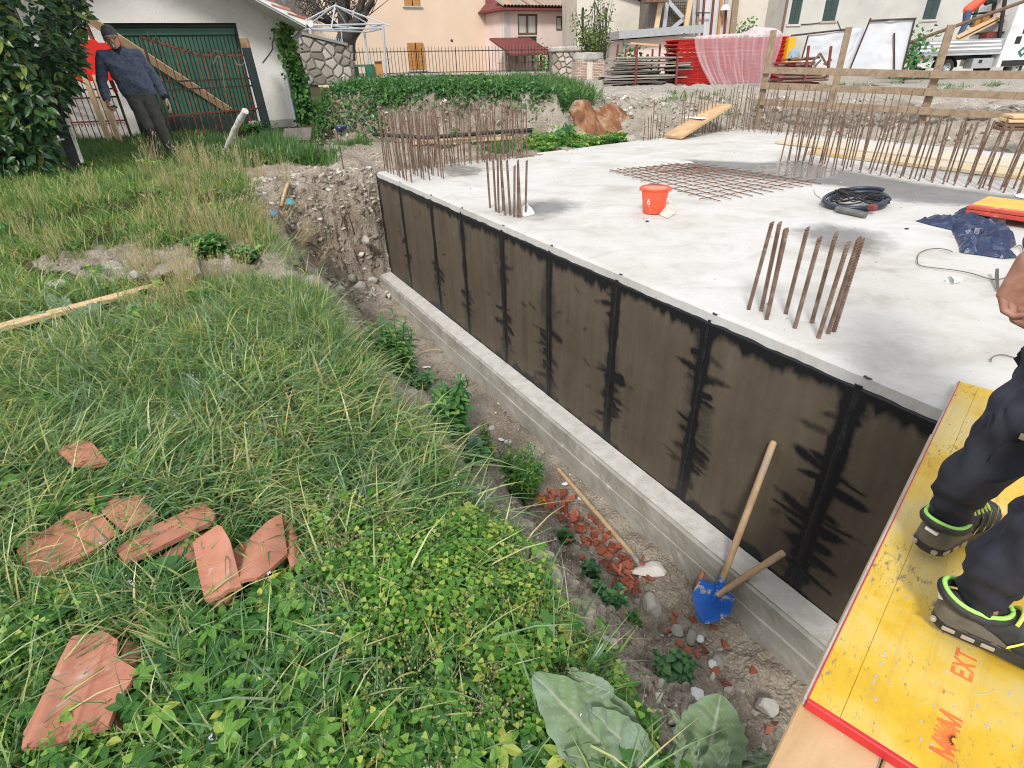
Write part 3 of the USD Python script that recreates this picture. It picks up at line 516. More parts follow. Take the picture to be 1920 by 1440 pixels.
# ------------------------------------------------------------------ houses and walls behind the plot
class Fac:
    def __init__(s, o, a, n): s.o, s.a, s.n = np.asarray(o, float), nrm(a), nrm(n)
    def hit(s, px, py):
        r = ray(px, py); p = CAM + r * (((s.o - CAM) @ s.n) / (r @ s.n)); return float((p - s.o) @ s.a), float(p[2])
    def pt(s, q, z, t=0.): return s.o * [1, 1, 0] + s.a * q + s.n * t + UP * z
    def rect(s, x0, y0, x1, y1):
        xm, ym = (x0 + x1) / 2, (y0 + y1) / 2; return s.hit(x0, ym)[0], s.hit(x1, ym)[0], s.hit(xm, y1)[1], s.hit(xm, y0)[1]
    def bx(s, q0, q1, z0, z1, t0, t1, ch=0): return (cbox if ch else obox)(s.pt((q0 + q1) / 2, (z0 + z1) / 2, (t0 + t1) / 2), s.a, s.n, UP, [abs(q1 - q0), abs(t1 - t0), abs(z1 - z0)], *([ch] if ch else []))
def wall_with_holes(f, q0, q1, z0, z1, th, holes):
    """upright wall, outside at t = 0, with rectangular holes (q0, q1, z0, z1)"""
    pg = Polygon([(q0, z0), (q1, z0), (q1, z1), (q0, z1)])
    for h in holes: pg = pg.difference(Polygon([(h[0], h[2]), (h[1], h[2]), (h[1], h[3]), (h[0], h[3])]))
    return wall_poly(f, pg, th)
def wall_poly(f, pg, th):
    m = trimesh.creation.extrude_polygon(pg, th); v = m.vertices
    w = f.o * [1, 1, 0] + v[:, :1] * f.a + v[:, 2:] * (-f.n) + v[:, 1:2] * UP
    fc = m.faces[:, ::-1] if np.linalg.det(np.stack([f.a, UP, -f.n])) < 0 else m.faces
    return w, np.array(fc)
def block(f, q0, q1, z0, z1, d): return f.bx(q0, q1, z0, z1, -.35, -d)
# --- yellow house
fy = Fac(W(UV(D(790, 100, 36))[0], 0), E2, -E1)
T = Thing('yellow_house', 'tall plain pale yellow house with orange wooden shutters behind the iron fence', 'house', fy.pt(*fy.hit(790, 140)))
w1, w2 = fy.rect(766, 80, 795, 131), fy.rect(757, -22, 786, 11); q0, q1 = fy.hit(655, 100)[0], fy.hit(920, 70)[0]
T.part('wall', cat(wall_with_holes(fy, q0, q1, -1.5, 8.5, .35, [w1, w2]), block(fy, q0, q1, -1.5, 8.4, 8.)), M['render_yellow'])
for w in (w1, w2):
    qm = (w[0] + w[1]) / 2; T.part('pane', fy.bx(w[0], w[1], w[2], w[3], -.3, -.28), M['glass_dark'])
    T.part('sill', fy.bx(w[0] - .12, w[1] + .12, w[2] - .07, w[2] - .01, .09, -.1), M['render_grey'])
    for a, b in ((w[0], qm - .03), (qm + .03, w[1])):
        pth = T.part('shutter', fy.bx(a, b, w[2], w[3], .05, .02), M['wood_shutter'])
        for i in range(7): z = w[2] + (w[3] - w[2]) * (i + .5) / 7; T.part('slat', fy.bx(a + .05, b - .05, z - .06, z + .06, .062, .05), M['wood_shutter'], under=pth)
for x in ((913, 60), (659, 105)):
    q, _ = fy.hit(*x); T.part('drainpipe', tube([fy.pt(q, -.8, .08), fy.pt(q, 8.3, .08)], .055, 8), M['pipe_brown'])
q, z = fy.hit(847, 76); T.part('vent', tube([fy.pt(q, z, .02), fy.pt(q, z, -.05)], .07, 10), M['iron_dark'])
T.part('roof', fy.bx(q0 - .4, q1 + .4, 8.5, 8.75, .5, -8.4), M['roof_maroon'])
# --- annexe between the two houses
fs = Fac(fy.o + E1 * 3, E2, -E1); a, b = fs.hit(912, 80)[0], fs.hit(945, 80)[0]; z1 = fs.hit(925, 38)[1]
T = Thing('salmon_annexe', 'narrow salmon rendered house squeezed between the yellow and the pink house', 'house', fs.pt(a, -1))
T.part('wall', cat(fs.bx(a, b, -1.5, z1, 0, -5)), M['render_salmon'])
for i in range(7): q = a + (b - a) * (i + .5) / 7; T.part('roof_tile', bar(fs.pt(q, z1 + .02, .3), fs.pt(q, z1 + .9, -3), .22, .09), M['roof_tile'])
T.part('drainpipe', tube([fs.pt(a + .5, -1, .07), fs.pt(a + .5, z1, .07)], .05, 8), M['pipe_brown'])
# --- pink house
fp_ = Fac(W(UV(D(1000, 80, 37))[0], 0), E2, -E1)
T = Thing('pink_house', 'small pink house with a tiled hip roof and a tall curtained window', 'house', fp_.pt(fp_.hit(1000, 120)[0], -1))
q0, q1 = fp_.hit(948, 80)[0], fp_.hit(1073, 70)[0]; ze = fp_.hit(1010, 21)[1]; wA, wB = fp_.rect(971, 26, 1008, 66), fp_.rect(1043, 30, 1056, 58)
dr = fp_.rect(971, 68, 1007, 80)
T.part('wall', cat(wall_with_holes(fp_, q0, q1, -1.5, ze, .3, [wA, wB, dr]), block(fp_, q0, q1, -1.5, ze, 6)), M['render_pink'])
T.part('corner_strip', fp_.bx(q0 - .02, q0 + .32, -1.5, ze, .02, -.1), M['render_grey'])
for w in (wA, wB):
    pth = T.part('window', cat(fp_.bx(w[0], w[0] + .09, w[2], w[3], -.05, -.14), fp_.bx(w[1] - .09, w[1], w[2], w[3], -.05, -.14), fp_.bx(w[0], w[1], w[3] - .09, w[3], -.048, -.138), fp_.bx(w[0], w[1], w[2], w[2] + .12, -.048, -.138), *([fp_.bx((w[0] + w[1]) / 2 - .06, (w[0] + w[1]) / 2 + .06, w[2], w[3], -.046, -.136)] if w is wA else [])), M['wood_dark'])
    T.part('pane', fp_.bx(w[0], w[1], w[2], w[3], -.12, -.125), M['glass_dark'], under=pth)
    n = 9 if w is wA else 5; qs = np.linspace(w[0] + .08, w[1] - .08, n * 4); rows = [np.array([fp_.pt(q, z, -.09 + .012 * math.sin(i * 1.6)) for z in (w[2] + .1, w[3] - .08)]) for i, q in enumerate(qs)]
    T.part('curtain', (np.vstack(rows), grid(len(qs), 2)), M['curtain'], under=pth)
T.part('door_panel', fp_.bx(dr[0], dr[1], dr[2], dr[3], -.06, -.16), M['glass_dark'])
T.part('drainpipe', tube([fp_.pt(q1 - .35, -1, .07), fp_.pt(q1 - .35, ze, .07)], .055, 8), M['pipe_brown'])
rf = T.part('roof', cat(fp_.bx(q0 - .45, q1 + .4, ze + .0, ze + .1, .5, -6), (np.array([fp_.pt(q0 - .4, ze + .1, .45), fp_.pt(q1 + .35, ze + .1, .45), fp_.pt(q1 + .35, ze + 1.5, -3.2), fp_.pt(q0 + 1.2, ze + 1.5, -3.2), fp_.pt(q0 - .4, ze + .1, -6), fp_.pt(q1 + .35, ze + .1, -6)]), A([[0, 1, 2], [0, 2, 3], [0, 3, 4], [5, 4, 3], [5, 3, 2], [1, 5, 2]]))), M['roof_maroon'])
nt = 24
for r_ in range(4):
    for i in range(nt):
        q = q0 - .35 + (q1 - q0 + .65) * (i + .5) / nt
        if r_ and q < q0 + r_ * .38: continue
        t0, t1 = .5 - r_ * .85, .5 - r_ * .85 - 1.0; z0 = ze + .12 + r_ * .35; g = np.linspace(0, np.pi, 6)
        sec = lambda t, z: np.array([fp_.pt(q + .12 * math.cos(x), z + .09 * math.sin(x), t) for x in g])
        T.part('roof_tile', (np.vstack([sec(t0, z0 + .05), sec(t1, z0 + .43)]), grid(2, 6)), M['roof_tile'], under=rf)
# awning and lean-to below it
a = fp_.rect(953, 80, 1027, 92); fl = Fac(fp_.o - E1 * 2.2, E2, -E1); b = fl.rect(953, 82, 1030, 100)
T = Thing('maroon_awning', 'small lean-to shelter with a maroon roof below the pink house', 'shelter', fl.pt(b[0], -1))
T.part('roof', (np.array([fl.pt(b[0], b[2], .3), fl.pt(b[1], b[2], .3), fl.pt(b[1], b[3] + .35, -2), fl.pt(b[0], b[3] + .35, -2), fl.pt(b[0], b[2] - .1, .3), fl.pt(b[1], b[2] - .1, .3), fl.pt(b[1], b[3] + .25, -2), fl.pt(b[0], b[3] + .25, -2)]), q2t(_bq)), M['roof_maroon'])
for t in np.linspace(0, 1, 6): T.part('post', fl.bx(b[0] + (b[1] - b[0]) * t - .04, b[0] + (b[1] - b[0]) * t + .04, -1, b[2] - .05, 0, -.08), M['wood_dark'])
for z in (.1, .5, .9, 1.3): T.part('shelf', fl.bx(b[0], b[1], z - .3, z - .26, -.2, -1.2), M['wood_grey'])
# --- cream building behind the shrub, with the props and the shed
fc = Fac(D(1200, 60, 31), [1, .02, 0], [.02, -1, 0]); fc.o[2] = 0
T = Thing('cream_house', 'cream rendered house with a sloping tiled roof edge behind the shrub', 'house', fc.pt(fc.hit(1150, 60)[0], -1))
pl = [fc.hit(*q) for q in ((1082, 120), (1240, 120), (1240, 20), (1165, -12), (1082, -34))]
T.part('wall', wall_poly(fc, Polygon(pl), 6.), M['render_cream'])
a, b = fc.hit(1080, -38), fc.hit(1243, 17); n = 12
rf = T.part('roof', bar(fc.pt(a[0], a[1] + .1, -3), fc.pt(b[0] + .3, b[1] + .06, -3), 6.6, .14, fc.n), M['roof_maroon'])
for i in range(n):
    t = (i + .5) / n; q, z = a[0] + (b[0] - a[0] + .3) * t, a[1] + (b[1] - a[1]) * t + .22; g = np.linspace(0, np.pi, 6)
    T.part('roof_tile', (np.vstack([np.array([fc.pt(q - .2 + .45 * k, z + .09 - .2 * k + .07 * math.sin(x) - .02, .35 + .12 * math.cos(x)) for x in g]) for k in (0, 1)]), grid(2, 6)), M['roof_tile'], under=rf)
# brown post strip and shored shed
fsd = Fac(D(1260, 40, 29), [1, .02, 0], [.02, -1, 0]); fsd.o[2] = 0
T = Thing('shored_shed', 'old building front held by white cross braces and wire mesh', 'building', fsd.pt(fsd.hit(1260, 60)[0], -1))
a = fsd.rect(1228, -20, 1300, 62); T.part('wall', fsd.bx(a[0] - .2, a[1], -.5, a[3] + 1, -.3, -4), M['mortar'])
for p0, p1 in (((1244, 60), (1252, -10)), ((1250, 0), (1288, 42)), ((1254, 58), (1288, 30)), ((1286, 58), (1297, -10))):
    T.part('brace', bar(fsd.pt(*fsd.hit(*p0), .02), fsd.pt(*fsd.hit(*p1), .02), .16, .1, fsd.a), M['grey_metal'])
for p0, p1 in (((1228, 60), (1238, 0)), ((1283, 60), (1294, -10))): T.part('timber', bar(fsd.pt(*fsd.hit(*p0), .12), fsd.pt(*fsd.hit(*p1), .12), .2, .12, fsd.a), M['wood_new'])
for i in range(9): x = 1256 + i * 4; T.part('mesh_wire', tube([fsd.pt(*fsd.hit(x - 1, 58), -.1), fsd.pt(*fsd.hit(x + 2, 0), -.1)], .012, 4), M['iron_dark'])
for i in range(10): y = 4 + i * 6; T.part('mesh_wire', tube([fsd.pt(*fsd.hit(1254, y), -.1), fsd.pt(*fsd.hit(1292, y), -.1)], .012, 4), M['iron_dark'])
T.part('eave', fsd.bx(fsd.hit(1205, 0)[0], fsd.hit(1245, 0)[0], fsd.hit(1230, 6)[1], fsd.hit(1230, -2)[1], .7, -.2), M['wood_dark'])
# low pink garage with a grey flat roof
fg = Fac(D(1230, 90, 25), [1, .05, 0], [.05, -1, 0]); fg.o[2] = 0
a, b, c, d = fg.hit(1168, 75), fg.hit(1302, 64), fg.hit(1302, 125), fg.hit(1168, 125)
T = Thing('low_pink_building', 'low pink outbuilding with a flat grey metal roof edge behind the timber heap', 'outbuilding', fg.pt(a[0], -.5))
T.part('wall', wall_poly(fg, Polygon([(a[0], -.6), (b[0], -.6), (b[0], b[1]), (a[0], a[1])]), 4.), M['render_pink'])
T.part('roof', bar(fg.pt(a[0] - .25, a[1] + .16, -1.9), fg.pt(b[0] + .2, b[1] + .16, -1.9), 4.6, .26, fg.n), M['grey_metal'])
T.part('drainpipe', tube([fg.pt(a[0] + .06, -.4, .06), fg.pt(a[0] + .06, a[1] + .05, .06)], .05, 8), M['grey_metal'])
x = fg.rect(1174, 81, 1183, 85); T.part('notice', fg.bx(*x, .03, .01), M['white_plastic'])
# --- cream gap house with props, and the long grey-white house with green shutters
fm = Fac(D(1380, 40, 32), [1, .0, 0], [0, -1, 0]); fm.o[2] = 0
T = Thing('propped_house', 'cream house front propped by upright brown timbers', 'house', fm.pt(fm.hit(1370, 70)[0], -1))
a = fm.rect(1296, -30, 1466, 110); T.part('wall', fm.bx(a[0], a[1], -1, a[3] + 2, 0, -6), M['render_cream'])
wl = fm.rect(1305, -10, 1352, 66); T.part('boarding', fm.bx(*wl[:2], wl[2], wl[3], .05, -.02), M['white_sheet'])
for x0, x1, m_, w in ((1312, 1320, 'red_steel', .09), (1328, 1338, 'red_steel', .09), (1342, 1352, 'wood_shutter', .12), (1354, 1362, 'red_steel', .09), (1368, 1380, 'wood_rail', .28), (1303, 1309, 'wood_rail', .12), (1295, 1300, 'grey_metal', .12)):
    T.part('prop', bar(fm.pt(*fm.hit(x0, 70), .3), fm.pt(*fm.hit(x1, -14), .12), w, .1, fm.a), M[m_])
T.part('cross_tie', bar(fm.pt(*fm.hit(1300, 25), .35), fm.pt(*fm.hit(1327, 25), .35), .05, .05), M['iron_dark'])
q, z = fm.hit(1354, 15); lm = Thing('work_lamp', 'white shaded work lamp fixed to the brown props', 'lamp', fm.pt(q, z, .45))
lm.part('shade', lathe([(.22, -.12), (.2, 0), (.1, .1), (.05, .14)], 14, fm.pt(q, z, .45)), M['white_plastic'], smooth=True); lm.part('body', lathe([(.1, .1), (.1, .3), (.0, .31)], 12, fm.pt(q, z, .45)), M['grey_metal'])
fw = Fac(D(1650, 40, 30), [1, 0, 0], [0, -1, 0]); fw.o[2] = 0
T = Thing('grey_white_house', 'long pale rendered house with dark green shutters behind the truck', 'house', fw.pt(fw.hit(1650, 60)[0], -1))
q0, q1 = fw.hit(1464, 60)[0], fw.hit(2150, 60)[0]; wins = [fw.rect(1484, -22, 1504, 45), fw.rect(1548, -28, 1573, 39), fw.rect(1739, -35, 1765, 36), fw.rect(1828, -20, 1854, 50)]
T.part('wall', cat(wall_with_holes(fw, q0, q1, -2, 6.4, .35, wins), block(fw, q0, q1, -2, 6.3, 7)), M['render_grey'])
for w in wins:
    T.part('sill', fw.bx(w[0] - .08, w[1] + .08, w[2] - .08, w[2] - .005, .06, -.12), M['stone_pink']); qm = (w[0] + w[1]) / 2
    for a, b in ((w[0] + .01, qm - .01), (qm + .01, w[1] - .01)):
        pth = T.part('shutter', fw.bx(a, b, w[2] + .005, w[3] - .01, -.03, -.07), M['green_shutter'])
        for i in range(16): z = w[2] + .08 + (w[3] - w[2] - .16) * (i + .5) / 16; T.part('slat', fw.bx(a + .04, b - .04, z - .028, z + .028, -.012, -.03), M['green_shutter'], under=pth)
q, _ = fw.hit(1466, 40); T.part('drainpipe', tube([fw.pt(q + .05, -1, .08), fw.pt(q + .05, 6.2, .08)], .06, 8), M['pipe_brown'])
q, _ = fw.hit(1895, 20); T.part('drainpipe', tube([fw.pt(q, -1, .08), fw.pt(q, 6.2, .08)], .06, 8), M['pipe_grey'])
T.part('cable', tube([fw.pt(*fw.hit(*p), .03) for p in ((1500, 46), (1520, 45), (1545, 42), (1570, 40), (1577, 58))], .018, 5), M['iron_dark'])
T.part('roof', fw.bx(q0 - .3, q1, 6.4, 6.7, .6, -7), M['roof_maroon'])
# --- garage at the left
fG = Fac(W(UV(P(575, 228, .05))[0], 0), E2, -E1)
qr = fG.hit(541, 130)[0]; zE = fG.hit(540, 40)[1]; dk = fG.rect(222, 42, 441, 215); dl = dk[0]; dright = fG.hit(463, 130)[0]; dz = fG.hit(335, 43)[1]
sl = (fG.hit(440, -4)[1] - zE) / (fG.hit(440, -4)[0] - qr); qrid = qr - 3.6; zr = zE + sl * (qrid - qr)
T = Thing('garage', 'white rendered garage with a wide green slatted metal door', 'garage', fG.pt(qr, 0))
pg = Polygon([(qr, -.6), (qr, zE), (qrid, zr), (qrid - 3.9, zE), (qrid - 3.9, -.6)]).difference(Polygon([(dl, -.1), (dright, -.1), (dright, dz), (dl, dz)]))
T.part('wall', cat(wall_poly(fG, pg, .3), fG.bx(qr - .3, qr, -.6, zE - .02, -.3, -6), fG.bx(qrid - 3.9, qrid - 3.6, -.6, zE - .02, -.3, -6), fG.bx(qrid - 3.6, qr - .3, -.6, zE, -5.9, -6.1)), M['render_white'])
T.part('plinth', fG.bx(qr - 1.1, qr + .015, -.7, .14, .02, -.4, .01), M['concrete_old'])
dp = T.part('door', fG.bx(dl, dright, -.1, dz, -.2, -.24), M['green_metal'])
n = 30
for i in range(n):
    a = dl + .06 + (dright - dl - .12) * i / n; b = dl + .06 + (dright - dl - .12) * (i + 1) / n
    s_ = T.part('slat', fG.bx(a + .008, b - .008, -.08, dz - .22, -.17, -.2, .006), M['green_metal'], under=dp)
    if i % 2 and i > 3:
        for j in range(4): T.part('vent_slit', fG.bx(a + .03, b - .03, dz * .70 + j * .035, dz * .70 + j * .035 + .012, -.165, -.172), M['green_dark'], under=dp)
T.part('rail', fG.bx(dl, dright, dz - .2, dz - .08, -.14, -.2), M['green_metal'], under=dp)
T.part('frame', cat(fG.bx(dl - .02, dright + .06, dz - .07, dz + .01, -.1, -.22), fG.bx(dright - .04, dright + .05, -.1, dz - .07, -.1, -.22)), M['green_dark'])
T.part('lower_band', fG.bx(dl + .03, dright - .05, -.1, .3, -.150, -.168), M['green_dark'], under=dp)
# roof: verge board, slab and red tiles
for sg, nm in ((1, 'verge'), (-1, 'verge')):
    qe = qr + .35 if sg > 0 else qrid - 4.25
    T.part('roof_slab', bar(fG.pt(qrid, zr + .05, -2.6), fG.pt(qe, zE + .05 + (-abs(sl) * .35), -2.6), 7.2, .09, fG.n), M['render_white'])
    T.part('verge', bar(fG.pt(qrid, zr + .09, .98), fG.pt(qe, zE + .09 - abs(sl) * .35, .98), .1, .1, fG.n), M['white_paint'])
    for r_ in range(14):
        t0 = 1 - r_ / 14; q_ = qrid + (qe - qrid) * t0; z_ = zr + (zE - abs(sl) * .35 - zr) * t0 + .17
        for j in range(7 if sg > 0 else 3):
            tt = .95 - j * .22; g = np.linspace(0, np.pi, 5); q2 = q_ + (qrid - qe) / 14 * 1.25; z2 = z_ + (zr - zE) / 14 * 1.1 - .03
            T.part('roof_tile', (np.vstack([np.array([fG.pt(qq, zz + .055 * math.sin(x) - .03, tt + .1 * math.cos(x)) for x in g]) for qq, zz in ((q_, z_ + .015), (q2, z2))]), grid(2, 5)), M['roof_red'])
T.part('gutter', tube([fG.pt(qr + .42, zE - .1, 1.05), fG.pt(qr + .42, zE - .1, -6)], .065, 10), M['white_paint'])
T.part('drainpipe', tube([fG.pt(qr + .4, zE - .14, .2), fG.pt(qr + .36, zE - .25, .14), fG.pt(qr - .06, zE - .55, .09), fG.pt(qr - .1, zE - .65, .08), fG.pt(qr - .1, 1.2, .07), fG.pt(qr - .1, .12, .07)], .045, 8), M['pipe_grey'], smooth=True)
ck = [fG.pt(*fG.hit(*q), .003) for q in ((512, 52), (514, 70), (510, 82), (511, 92), (503, 104), (498, 110), (492, 118))]; T.part('crack', tube(ck, .011, 4), M['twig'])
# --- hill behind and brush slope at the left
hx, hy = np.meshgrid(np.linspace(-260, 260, 90), np.linspace(90, 320, 40), indexing='ij')
hz = -2 + 75 * sstep(hy, 70, 300) * (.6 + .6 * fbm(np.stack([hx * .012, hy * .012, 0 * hx], -1), 4, 80)) + 5 * fbm(np.stack([hx * .1, hy * .1, 0 * hx], -1), 3, 81)
mk('hill', [(.3, (.07, .085, .035)), (.5, (.13, .15, .06)), (.7, (.20, .215, .10))], .35, 7, .95, .5, 2)
k = solo('hills', (np.stack([hx, hy, hz], -1).reshape(-1, 3), grid(90, 40)[:, ::-1]), M['hill'], 'green wooded hillside rising behind the houses', 'hill', kind='structure', smooth=True)
bx_, by_ = np.meshgrid(np.linspace(-26, -6.5, 90), np.linspace(40, 58, 40), indexing='ij')
bz = -.5 + 13 * sstep(by_, 39, 52) * sstep(-bx_, 5.2, 7.2) + 2.2 * fbm(np.stack([bx_ * .5, by_ * .5, 0 * bx_], -1), 4, 83)
mk('brush', [(.25, (.05, .043, .037)), (.5, (.11, .10, .088)), (.75, (.19, .18, .165))], 1.2, 7, .98, .8, 6, stretch=(1, 1, .35), distort=.6)
solo('brush_slope', (np.stack([bx_, by_, bz], -1).reshape(-1, 3), grid(90, 40)[:, ::-1]), M['brush'], 'grey leafless brush slope behind the bare tree', 'slope', kind='structure', smooth=True)
tw = []; g = np.random.default_rng(44)
for _ in range(900):
    a = D(g.uniform(535, 652), g.uniform(-30, 66), g.uniform(37, 41)); d = A([g.normal() * .5, 0, g.uniform(.4, 1.)]); tw.append(tube(np.array([a, a + d * .5 + g.normal(size=3) * .06, a + d * 1.1 + g.normal(size=3) * .15]), [.012, .009, .004], 3, False))
solo('leafless_brush', cat(*tw), M['twig_grey'], 'tangle of thin grey leafless twigs filling the slope', 'brush', kind='stuff')
# --- stone wall at the left, its corrugated screen, the fence wall and the pillars
def stone_wall(T, f, poly, depth, cell, mats, seed, mort='mortar'):
    """rubble wall: mortar core and individual stones from a jittered cell pattern clipped to poly (q, z)"""
    pg = Polygon(poly); g = np.random.default_rng(seed); x0, z0, x1, z1 = pg.bounds
    T.part('core', wall_poly(Fac(f.o - f.n * .03, f.a, f.n), pg, depth), M[mort])
    pts = []; z = z0 - cell
    while z < z1 + cell:
        x = x0 - cell + g.uniform(0, cell)
        while x < x1 + cell: pts.append((x + g.normal() * cell * .16, z + g.normal() * cell * .14)); x += cell * g.uniform(.8, 1.5)
        z += cell * .78
    from scipy.spatial import Voronoi
    v = Voronoi(np.array(pts)); n = 0
    for r in v.point_region:
        reg = v.regions[r]
        if not reg or -1 in reg: continue
        c = Polygon(v.vertices[reg]).intersection(pg)
        if c.is_empty or c.geom_type != 'Polygon' or c.area < cell * cell * .08: continue
        c = c.buffer(-cell * .075).buffer(-cell * .05).buffer(cell * .05, quad_segs=2)
        if c.is_empty or c.geom_type != 'Polygon': continue
        c = c.simplify(cell * .02); e = np.array(c.exterior.coords)[:-1]; k = e.mean(0); h = g.uniform(.01, .035)
        outer = np.array([f.pt(a, b, -.03) for a, b in e]); mid = np.array([f.pt(a, b, h * .6) for a, b in e * .96 + k * .04]); inn = np.array([f.pt(a, b, h) for a, b in e * .7 + k * .3]); m_ = len(e); ctr = f.pt(k[0], k[1], h * 1.05)
        V_ = np.vstack([outer, mid, inn, [ctr]]); i = np.arange(m_); j = (i + 1) % m_
        fc = np.vstack([q2t(np.stack([i, j, m_ + j, m_ + i], 1)), q2t(np.stack([m_ + i, m_ + j, 2 * m_ + j, 2 * m_ + i], 1)), np.stack([2 * m_ + i, 2 * m_ + j, np.full(m_, 3 * m_)], 1)])
        T.part('stone', (V_, fc), M[mats[n % len(mats)]]); n += 1
fst = Fac(D(640, 110, 25), E2 * .6 + A([.4, -.05, 0]), -E1 * .6 + A([0.02, -.4, 0])); fst.n = nrm(np.cross(fst.a, UP)); fst.n = fst.n if fst.n[1] < 0 else -fst.n
T = Thing('stone_wall', 'tall rubble stone wall sloping down to the right beside the gazebo', 'wall', fst.pt(fst.hit(620, 150)[0], 0))
stone_wall(T, fst, [fst.hit(*q) for q in ((560, 160), (668, 158), (661, 84), (648, 86), (560, 64))], .5, .34, ['stone'], 3)
a, b = fst.hit(560, 63), fst.hit(652, 86); T.part('coping', bar(fst.pt(a[0], a[1] + .04, -.22), fst.pt(b[0], b[1] + .04, -.22), .62, .09, fst.n), M['stone'])
T = Thing('corrugated_screen', 'bluish grey corrugated metal sheets standing on the rubble wall', 'screen', fst.pt(fst.hit(620, 80)[0], 0, -.3))
for i in range(14):
    x0, x1 = 591 + i * 3.9, 591 + i * 3.9 + 3.9; a = fst.hit(x0, 61 + i * 1.0); b = fst.hit(x1, 74 + i * 1.0)
    T.part('sheet', fst.bx(a[0], b[0] - .01, a[1] - .75, a[1] + .02, -.22 - .05 * (i % 2), -.245 - .05 * (i % 2)), M['grey_blue_metal'])
fl2 = Fac(D(850, 140, 30), E2 * .25 + A([.75, 0, 0]), [0, -1, 0]); fl2.n = nrm(np.cross(fl2.a, UP)); fl2.n = fl2.n if fl2.n[1] < 0 else -fl2.n
T = Thing('low_stone_wall', 'low rubble wall under the iron fence', 'wall', fl2.pt(fl2.hit(850, 150)[0], 0))
P_ = [fl2.hit(*q) for q in ((665, 172), (1050, 168), (1038, 136), (665, 143))]; stone_wall(T, fl2, P_, .35, .3, ['stone', 'stone_pink'], 5)
a, b = fl2.hit(662, 142), fl2.hit(1040, 135.5); T.part('coping', bar(fl2.pt(a[0], a[1], -.15), fl2.pt(b[0], b[1], -.15), .5, .07, fl2.n), M['concrete_old'])
T = Thing('iron_fence', 'black iron bar fence with pointed tips on the low rubble wall', 'fence', fl2.pt(a[0], 0, -.1))
pa, pb = fl2.hit(660, 98), fl2.hit(1034, 93); qa, qb = fl2.hit(668, 139), fl2.hit(1034, 131)
for i in range(60):
    t = i / 59; q = pa[0] + (pb[0] - pa[0]) * t; zt = pa[1] + (pb[1] - pa[1]) * t; zb = qa[1] + (qb[1] - qa[1]) * t
    T.part('bar', tube([fl2.pt(q, zb - .1, -.12), fl2.pt(q, zt + .12, -.12), fl2.pt(q, zt + .2, -.12)], [.012 if i % 10 else .022, .012 if i % 10 else .022, .003], 5), M['iron_black'])
for za, zb in ((pa[1], pb[1]), (qa[1], qb[1])): T.part('rail', bar(fl2.pt(pa[0], za, -.12), fl2.pt(pb[0], zb, -.12), .04, .035), M['iron_black'])
fp2 = Fac(D(1075, 120, 27), [1, .1, 0], [.1, -1, 0]); fp2.o[2] = 0
T = Thing('stone_pier', 'wall pier of pink and cream flat stones with a grey coping', 'wall', fp2.pt(fp2.hit(1070, 150)[0], 0))
stone_wall(T, fp2, [fp2.hit(*q) for q in ((1034, 150), (1090, 150), (1088, 96), (1034, 96))], .5, .27, ['stone_pink', 'stone', 'stone_pink'], 8)
stone_wall(T, fp2, [fp2.hit(*q) for q in ((968, 152), (1034, 150), (1034, 137), (968, 138))], .4, .25, ['stone', 'stone_pink'], 9)
for x0, x1 in ((1033, 1091), (1092, 1122)):
    a = fp2.rect(x0, 87, x1, 97); T.part('coping', fp2.bx(*a, .1, -.6, .06), M['concrete_old'])
fb = Fac(D(1110, 130, 21), [1, .12, 0], [.12, -1, 0]); fb.o[2] = 0
T = Thing('brick_pillar', 'pink brick gate pillar with a round concrete cap and a plaster strip', 'pillar', fb.pt(fb.hit(1110, 160)[0], .2))
a = fb.rect(1082, 112, 1131, 166); T.part('core', fb.bx(a[0] + .015, a[1] - .015, a[2] - .3, a[3], -.012, -.85), M['mortar'])
br = []; nz = 20; g = np.random.default_rng(3)
for r_ in range(nz):
    z0 = a[2] - .1 + (a[3] - a[2] + .1) * r_ / nz; hgt = (a[3] - a[2] + .1) / nz; nb = 6
    for i in range(nb + 1):
        q0_ = a[0] + (a[1] - a[0]) * (i - .5 * (r_ % 2)) / nb; q1_ = q0_ + (a[1] - a[0]) / nb; q0_, q1_ = max(q0_, a[0]), min(q1_, a[1])
        if q1_ - q0_ > .02: br.append(fb.bx(q0_ + .005, q1_ - .005, z0 + .006, z0 + hgt - .004, g.uniform(.0, .012), -.06))
    br.append(fb.bx(a[0] - .01, a[0] + .03, z0 + .006, z0 + hgt - .004, -.07, -.8)); br.append(fb.bx(a[1] - .03, a[1] + .01, z0 + .006, z0 + hgt - .004, -.07, -.8))
T.part('brickwork', cat(*br), M['brick_pink'], kind='stuff')
T.part('plaster_strip', fb.bx((a[0] + a[1]) / 2 - .11, (a[0] + a[1]) / 2 + .07, a[2] - .1, a[3] - .01, .02, -.02), M['render_cream'])
c = fb.rect(1081, 99, 1136, 113); T.part('cap', lathe([(.0, 0), ((c[1] - c[0]) / 2, 0), ((c[1] - c[0]) / 2 + .02, .05), ((c[1] - c[0]) / 2, c[3] - c[2]), (0, c[3] - c[2] + .03)], 24, fb.pt((c[0] + c[1]) / 2, c[2], -.42)), M['concrete_old'])
T = Thing('iron_gate', 'ornate black wrought iron gate arch standing between the pillars', 'gate', fp2.pt(fp2.hit(1110, 100)[0], 0, -.3))
fi = Fac(fp2.o - fp2.n * .35, fp2.a, fp2.n); H_ = lambda *q: fi.pt(*fi.hit(*q))
for x0, x1 in ((1092, 1093), (1134, 1137)): T.part('stile', tube([H_(x0, 112), H_(x1, 14)], .045, 6), M['iron_black'])
T.part('arch', tube(spline([H_(1093, 40), H_(1098, 30), H_(1108, 22), H_(1115, 4), H_(1122, 22), H_(1131, 30), H_(1136, 40)], 30), .022, 5), M['iron_black'])
